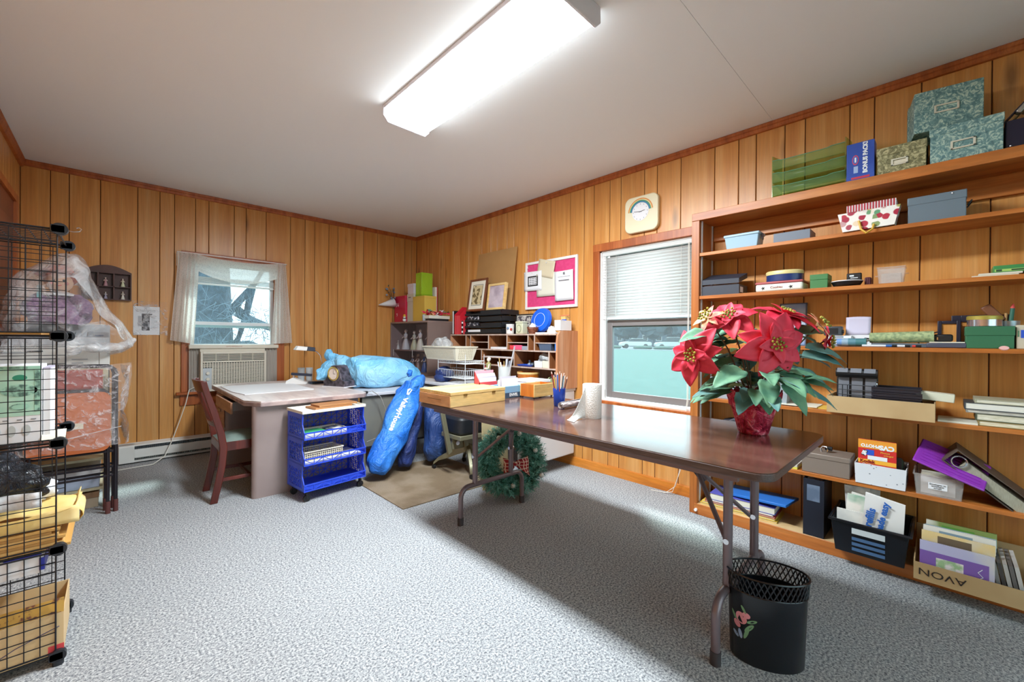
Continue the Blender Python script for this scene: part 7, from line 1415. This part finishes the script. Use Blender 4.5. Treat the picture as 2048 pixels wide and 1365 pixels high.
# ================================================================ folding chairs wrapped in plastic
mat('chair_frame', '2e2a30', .35, .4); mat('vinyl_red', 'a3463a', .45, col2='943c32', cs=5); mat('vinyl_orange', 'c06a3a', .45, col2='b25e30', cs=5); mat('foot_brown', '5a2f2c', .6)
def fchair(label, loc, grp):
    t = thing('folding_chair', label, 'chair', loc, 0, grp)
    def loop(x0, x1, z1, y, r=.05): return [(x0, y, .012)]+[(x0, y, z1-r)]+[(x0+r-r*cos(a), y, z1-r+r*sin(a)) for a in (pi/6, pi/3, pi/2)]+[(x1-r+r*sin(a), y, z1-r+r*cos(a)) for a in (pi/6, pi/3, pi/2)]+[(x1, y, .012)]
    ob('back_frame', G().tube(loop(-.195, .195, .915, 0), .0105, 8), 'chair_frame', t); ob('front_frame', G().tube(loop(-.16, .160, .765, -.024, .03), .0095, 8), 'chair_frame', t)
    ob('backrest', G().grid(lambda u, v: (-.135+.27*u, -.006-.012*sin(pi*u), .775+.115*v), 12, 6), 'vinyl_red', t, solid=.012)
    s = ob('seat', rbox(-.178, .172, 0, .365, 0, .022, .045).at() if 0 else G().add(*(lambda g: ([(v.x, -.035-v.z, .398+v.y) for v in g.v], g.f))(rbox(-.178, .172, 0, .36, 0, .022, .045))), 'vinyl_orange', t); ob('sticker', G().box(-.03, .055, -.0585, -.0575, .545, .58), 'paper_cream', s)
    for z, y in ((.385, -.024), (.285, 0), (.235, -.024)): ob('stretcher', G().tube([(-.185, y, z), (.185, y, z)], .008, 6), 'chair_frame', t)
    for x, y in ((-.195, 0), (.195, 0), (-.16, -.024), (.16, -.024)): ob('foot', G().cyl((x, y, 0), (x, y, .075), .013, n=12), 'foot_brown', t)
    return t
fchair('folded rust-red folding chair in front, under clear plastic', (-3.095, -1.285, 0), 'folding chairs by the shelving'); fchair('second folded rust-red chair behind the front one', (-3.105, -1.205, 0), 'folding chairs by the shelving')
def wrap(u, v):
    x = -.235+.475*u; z = .425+.50*v; s_ = sin(pi*u); y = -.052-.030*s_**.6+(.09 if u > .985 else 0)
    d = MN.noise_vector(Vector((x*14, z*9, 3)))*.014; return (x+(.03*sin(z*9) if u > .9 else 0), min(y+d.y, -.048 if u < .97 else .05), z+d.z)
t = thing('chair_wrap', 'clear crinkled plastic sheet hanging over the folding chairs', 'plastic bag', (-3.095, -1.285, 0)); ob('front_sheet', G().grid(wrap, 40, 40), film('wrap_film', 'f2eef2', .14, .07, 1.0, 26, .52, .70, .5), t, ang=80)
ob('side_sheet', G().grid(lambda u, v: (.235+.02*sin(v*8+u*3), -.045+.13*u, .425+.49*v), 10, 20), film('wrap_film2', 'f2eef2', .35, .08, 1.0, 20, .45, .65, .6), t, ang=80); ob('tape_seam', G().tube([(-.22, -.089, .47), (0, -.092, .50), (.22, -.07, .54)], .0025, 5), 'cover_film2', t)

# ================================================================ on the back wall by the window
mat('curio_wood', '4a2b26', .45, col2='57332c', cs=6)
t = thing('curio_shelf', 'small dark wooden curio box with arched top on the back wall', 'shelf', (-2.952, -.0005, 1.402)); W_, D_ = .150, .045
arch = [(-W_, .235)]+[(-W_+2*W_*i/12, .235+.055*sin(pi*i/12)) for i in range(1, 12)]+[(W_, .235)]
ob('back_board', G().prismy([(-W_, 0), (W_, 0)]+arch[::-1], -.004, 0), 'curio_wood', t); ob('arched_top', G().prismy(arch+[(W_, .222), (-W_, .222)], -D_, -.004), 'curio_wood', t)
for x in (-W_, W_-.008): ob('side_board', G().box(x, x+.008, -D_, -.004, 0, .222), 'curio_wood', t)
ob('bottom_board', G().box(-W_+.008, W_-.008, -D_, -.004, 0, .008), 'curio_wood', t); ob('shelf', G().box(-W_+.008, W_-.008, -D_, -.004, .108, .115), 'curio_wood', t)
for x in (-.055, .040): ob('divider', G().box(x-.004, x+.004, -D_, -.004, .008, .222), 'curio_wood', t)
for x, z, c, c2, h_, lb in ((-.010, .1155, 'b98a92', 'c79aa0', .075, 'tiny pink lady in the upper left cell of the curio box'), (.095, .1155, 'd9dcb8', 'e6e2c8', .075, 'tiny cream lady in the upper right cell of the curio box'), (-.010, .0085, 'a9a4bc', 'c9c4d4', .06, 'tiny lilac seated figure in the lower left cell of the curio box'), (.095, .0085, 'e0dcd2', 'd9d2c8', .072, 'tiny white figure in the lower right cell of the curio box')): lady((-2.952+x, -.026, 1.402+z), 0, h_, c, c2, lb)
t = thing('wall_flyer', 'printed flyer in a clear plastic sleeve pinned to the wall', 'flyer', (-2.79, -.0015, 1.112)); ob('sheet', G().box(0, .175, -.001, 0, 0, .25), 'paper_w', t)
ob('printed_photo', G().box(.055, .108, -.0016, -.001, .038, .185), mat('flyer_photo', '34323a', .5, col2='a8a6ac', cs=45, lo=.5, hi=.6), t); ob('printed_side', G().box(.030, .052, -.0016, -.001, .075, .165), mat('flyer_side', 'b4b4ba', .5), t); ob('printed_bar', G().box(.055, .125, -.0018, -.001, .178, .186), 'print_black', t)
text(t, 'I Saw Jewell Crow', .016, (.088, -.0018, .215), FX, 'print_black', shear=.3); g = G()
for i in range(9): g.box(.115, .140+.008*(i % 3), -.0016, -.001, .06+.013*i, .062+.013*i)
g.box(.035, .145, -.0016, -.001, .201, .203); ob('printed_text', g, 'print_grey', t, kind='stuff')
ob('plastic_sleeve', G().grid(lambda u, v: (-.006+.235*u, -.003-.004*sin(u*9+v*4)**2, -.004+.30*v), 16, 16), film('sleeve_film', 'f2eef0', .06, .08, .9, 20, .5, .66, .5), t)
# ================================================================ outside, seen through the two windows
mat('lawn', '365751', .95, col2='3e605a', cs=3, lo=.35, hi=.65)
mat('asphalt', '6c747c', .9); mat('hedge', '2f443e', .9, col2='40584f', cs=8, bmp=.8)
gr = ob('lawn', G().box(.35, 43, -60, 60, -.30, -.05), 'lawn'); gr['kind'] = 'structure'
gr = ob('back_yard', G().box(-40, .35, .35, 45, -.30, -.05), 'lawn'); gr['kind'] = 'structure'
gr = ob('front_yard', G().box(-40, .35, -50, -6.45, -.30, -.05), 'lawn'); gr['kind'] = 'structure'
rd = ob('road', G().box(43, 90, -60, 70, -.30, -.06), 'asphalt'); rd['kind'] = 'structure'
rd = ob('kerb', G().box(42.7, 43.2, -60, 70, -.30, .06), mat('kerb', '9ba1a4', .9)); rd['kind'] = 'structure'
def car(col, label, loc, rz, suv=0):
    t = thing('car', label, 'car', loc, rz, 'parked cars across the road')
    h = 1.62 if suv else 1.42
    body = [(-2.2, .35), (-2.22, .75), (-2.1, .92), (-1.3, .98), (1.2, .98), (2.0, .88), (2.22, .7), (2.22, .35)]
    ob('body', G().prismy(body, -.88, .88), mat('car_'+col, col, .25), t, bev=.05)
    cab = [(-1.75, .95), (-1.25, h-.06), (-.9, h), (.35, h), (.6, h-.05), (1.2, .95)]
    ob('cabin', G().prismy(cab, -.76, .76), mat('car_glass', '27323a', .1), t, bev=.04)
    ob('roof', G().prismy([(-1.22, h-.02), (-.9, h+.03), (.35, h+.03), (.62, h-.02)], -.72, .72), 'car_'+col, t, bev=.02)
    for x in (-1.35, 1.4):
        for y in (-.8, .8): ob('wheel', G().cyl((x, y-.1, .33), (x, y+.1, .33), .33, n=18), 'black', t, bev=.03)
car('465863', 'dark grey parked car, leftmost in the window view', (49, 31.5, -.05), 2.1)
car('b6bab4', 'white parked car beside the dark grey one outside', (52.5, 26.6, -.05), 2.3)
car('acb0ae', 'pale silver parked van-like car, rightmost outside', (54, 21.8, -.05), 2.2, 1)
for i, (y, lb) in enumerate(((27.0, 'low dark hedge at the lawn edge, under the dark grey car'), (22.4, 'low dark hedge at the lawn edge, in front of the white car'), (19.6, 'low dark hedge at the lawn edge, in front of the silver car'), (16.6, 'low dark hedge at the lawn edge, last on the right'))):
    tag(ob('hedge', G().sph((0, 0, .2), (.9, 1.3, .30), 16, 10), 'hedge', None, (46.5, y*.985, -.05)), lb, 'hedge', 'hedges by the road')
def house(loc, w, h, col, rc, label):
    t = thing('house', label, 'house', loc)
    ob('wall', G().box(0, 8, -w/2, w/2, 0, h), mat('hw'+col, col, .8), t)
    ob('roof', G().prismy([(-.6, h), (4, h+2.2), (8.6, h)], -w/2-.5, w/2+.5), mat('hr'+rc, rc, .9), t)
    for i in range(int(w//3)):
        y = -w/2+1.6+i*3; f = ob('window', G().box(-.06, 0, y-.6, y+.6, 1.1, 2.3), 'white_paint', t); ob('pane', G().box(-.07, -.06, y-.5, y+.5, 1.2, 2.2), 'car_glass', f)
house((76, 48, -.05), 30, 4.2, '65707e', '384150', 'long low pale blue house across the road')
house((76, 18, -.05), 26, 4.0, '67666c', '3a3f4a', 'low tan house further along the road')
random.seed(8)
for i in range(7):
    y = 14+i*6.2; t = thing('street_tree', ['rounded dark street tree far across the road, first from the right', 'second street tree from the right across the road', 'third street tree from the right across the road', 'middle street tree of the row across the road', 'third street tree from the left across the road', 'second street tree from the left across the road', 'leftmost street tree of the row across the road'][i], 'tree', (70, y, -.05), 0, 'street trees'); ob('trunk', G().cyl((0, 0, 0), (0, 0, 2.2), .18, .12, n=8), 'bark' if 'bark' in MATS else mat('bark', '4d5a6a', .95, col2='36414e', cs=9, bmp=.8), t)
    g = sackmesh([(0, 0, 1.6), (0, 0, 2.4), (0, 0, 4.0), (0, 0, 5.4), (0, 0, 6.0)], [.6, 2.2, 2.8, 1.9, .3], 18, .9, .9, i*3); ob('crown', g, mat('far_leaf', '39474f', .95, col2='475760', cs=3), t)
# bare tree close behind the back window
mat('bark', '4d5a6a', .95, col2='36414e', cs=9, bmp=.8); mat('twig', '6e7d8d', .9)
t = thing('tree', 'big bare tree with thick trunk outside the back window', 'tree', (-1.66, 5.2, -.05)); t.scale = (.58, .6, 1)
g = G(); g.tube([(0, 0, 0), (.03, 0, 1.2), (.0, .02, 2.6), (-.05, 0, 4.2), (.1, 0, 6.5)], [1.0, .84, .76, .70, .45], 18); ob('trunk', g, 'bark', t)
br = [[(.2, 0, 1.3), (.9, .1, 1.75), (1.5, 0, 2.25), (1.9, 0, 2.7)], [(1.0, .1, 1.7), (1.45, .1, 1.5), (2.1, 0, 1.35), (3.2, .3, 1.4)], [(1.45, 0, 2.2), (1.30, 0, 1.7), (1.05, .1, 1.1), (.6, .2, .8)],
      [(.3, 0, 2.4), (1.2, .3, 2.9), (2.4, .4, 3.1)], [(-.3, 0, 2.2), (-1.2, .1, 2.9), (-2, 0, 3.3)], [(.6, 0, .9), (1.4, .2, 1.0), (2.4, .1, .8)]]
for p in br: ob('branch', G().tube(p, [.13-.085*i/(len(p)-1) for i in range(len(p))], 10), 'bark', t)
random.seed(3); g = G()
for i in range(620):
    a = random.uniform(-.4, 3.4); z = random.uniform(.3, 1.9)-.12*a; y = random.uniform(-1.4, .3); q = random.uniform(0, 2*pi); L = random.uniform(.3, .9)
    p = Vector((a, y, z)); d = Vector((cos(q), random.uniform(-.3, .3), sin(q)*.7))
    g.tube([p, p+d*L*.5+Vector((0, 0, random.uniform(-.08, .08))), p+d*L], [.010, .007, .003], 4)
ob('twigs', g, 'twig', t, kind='stuff')
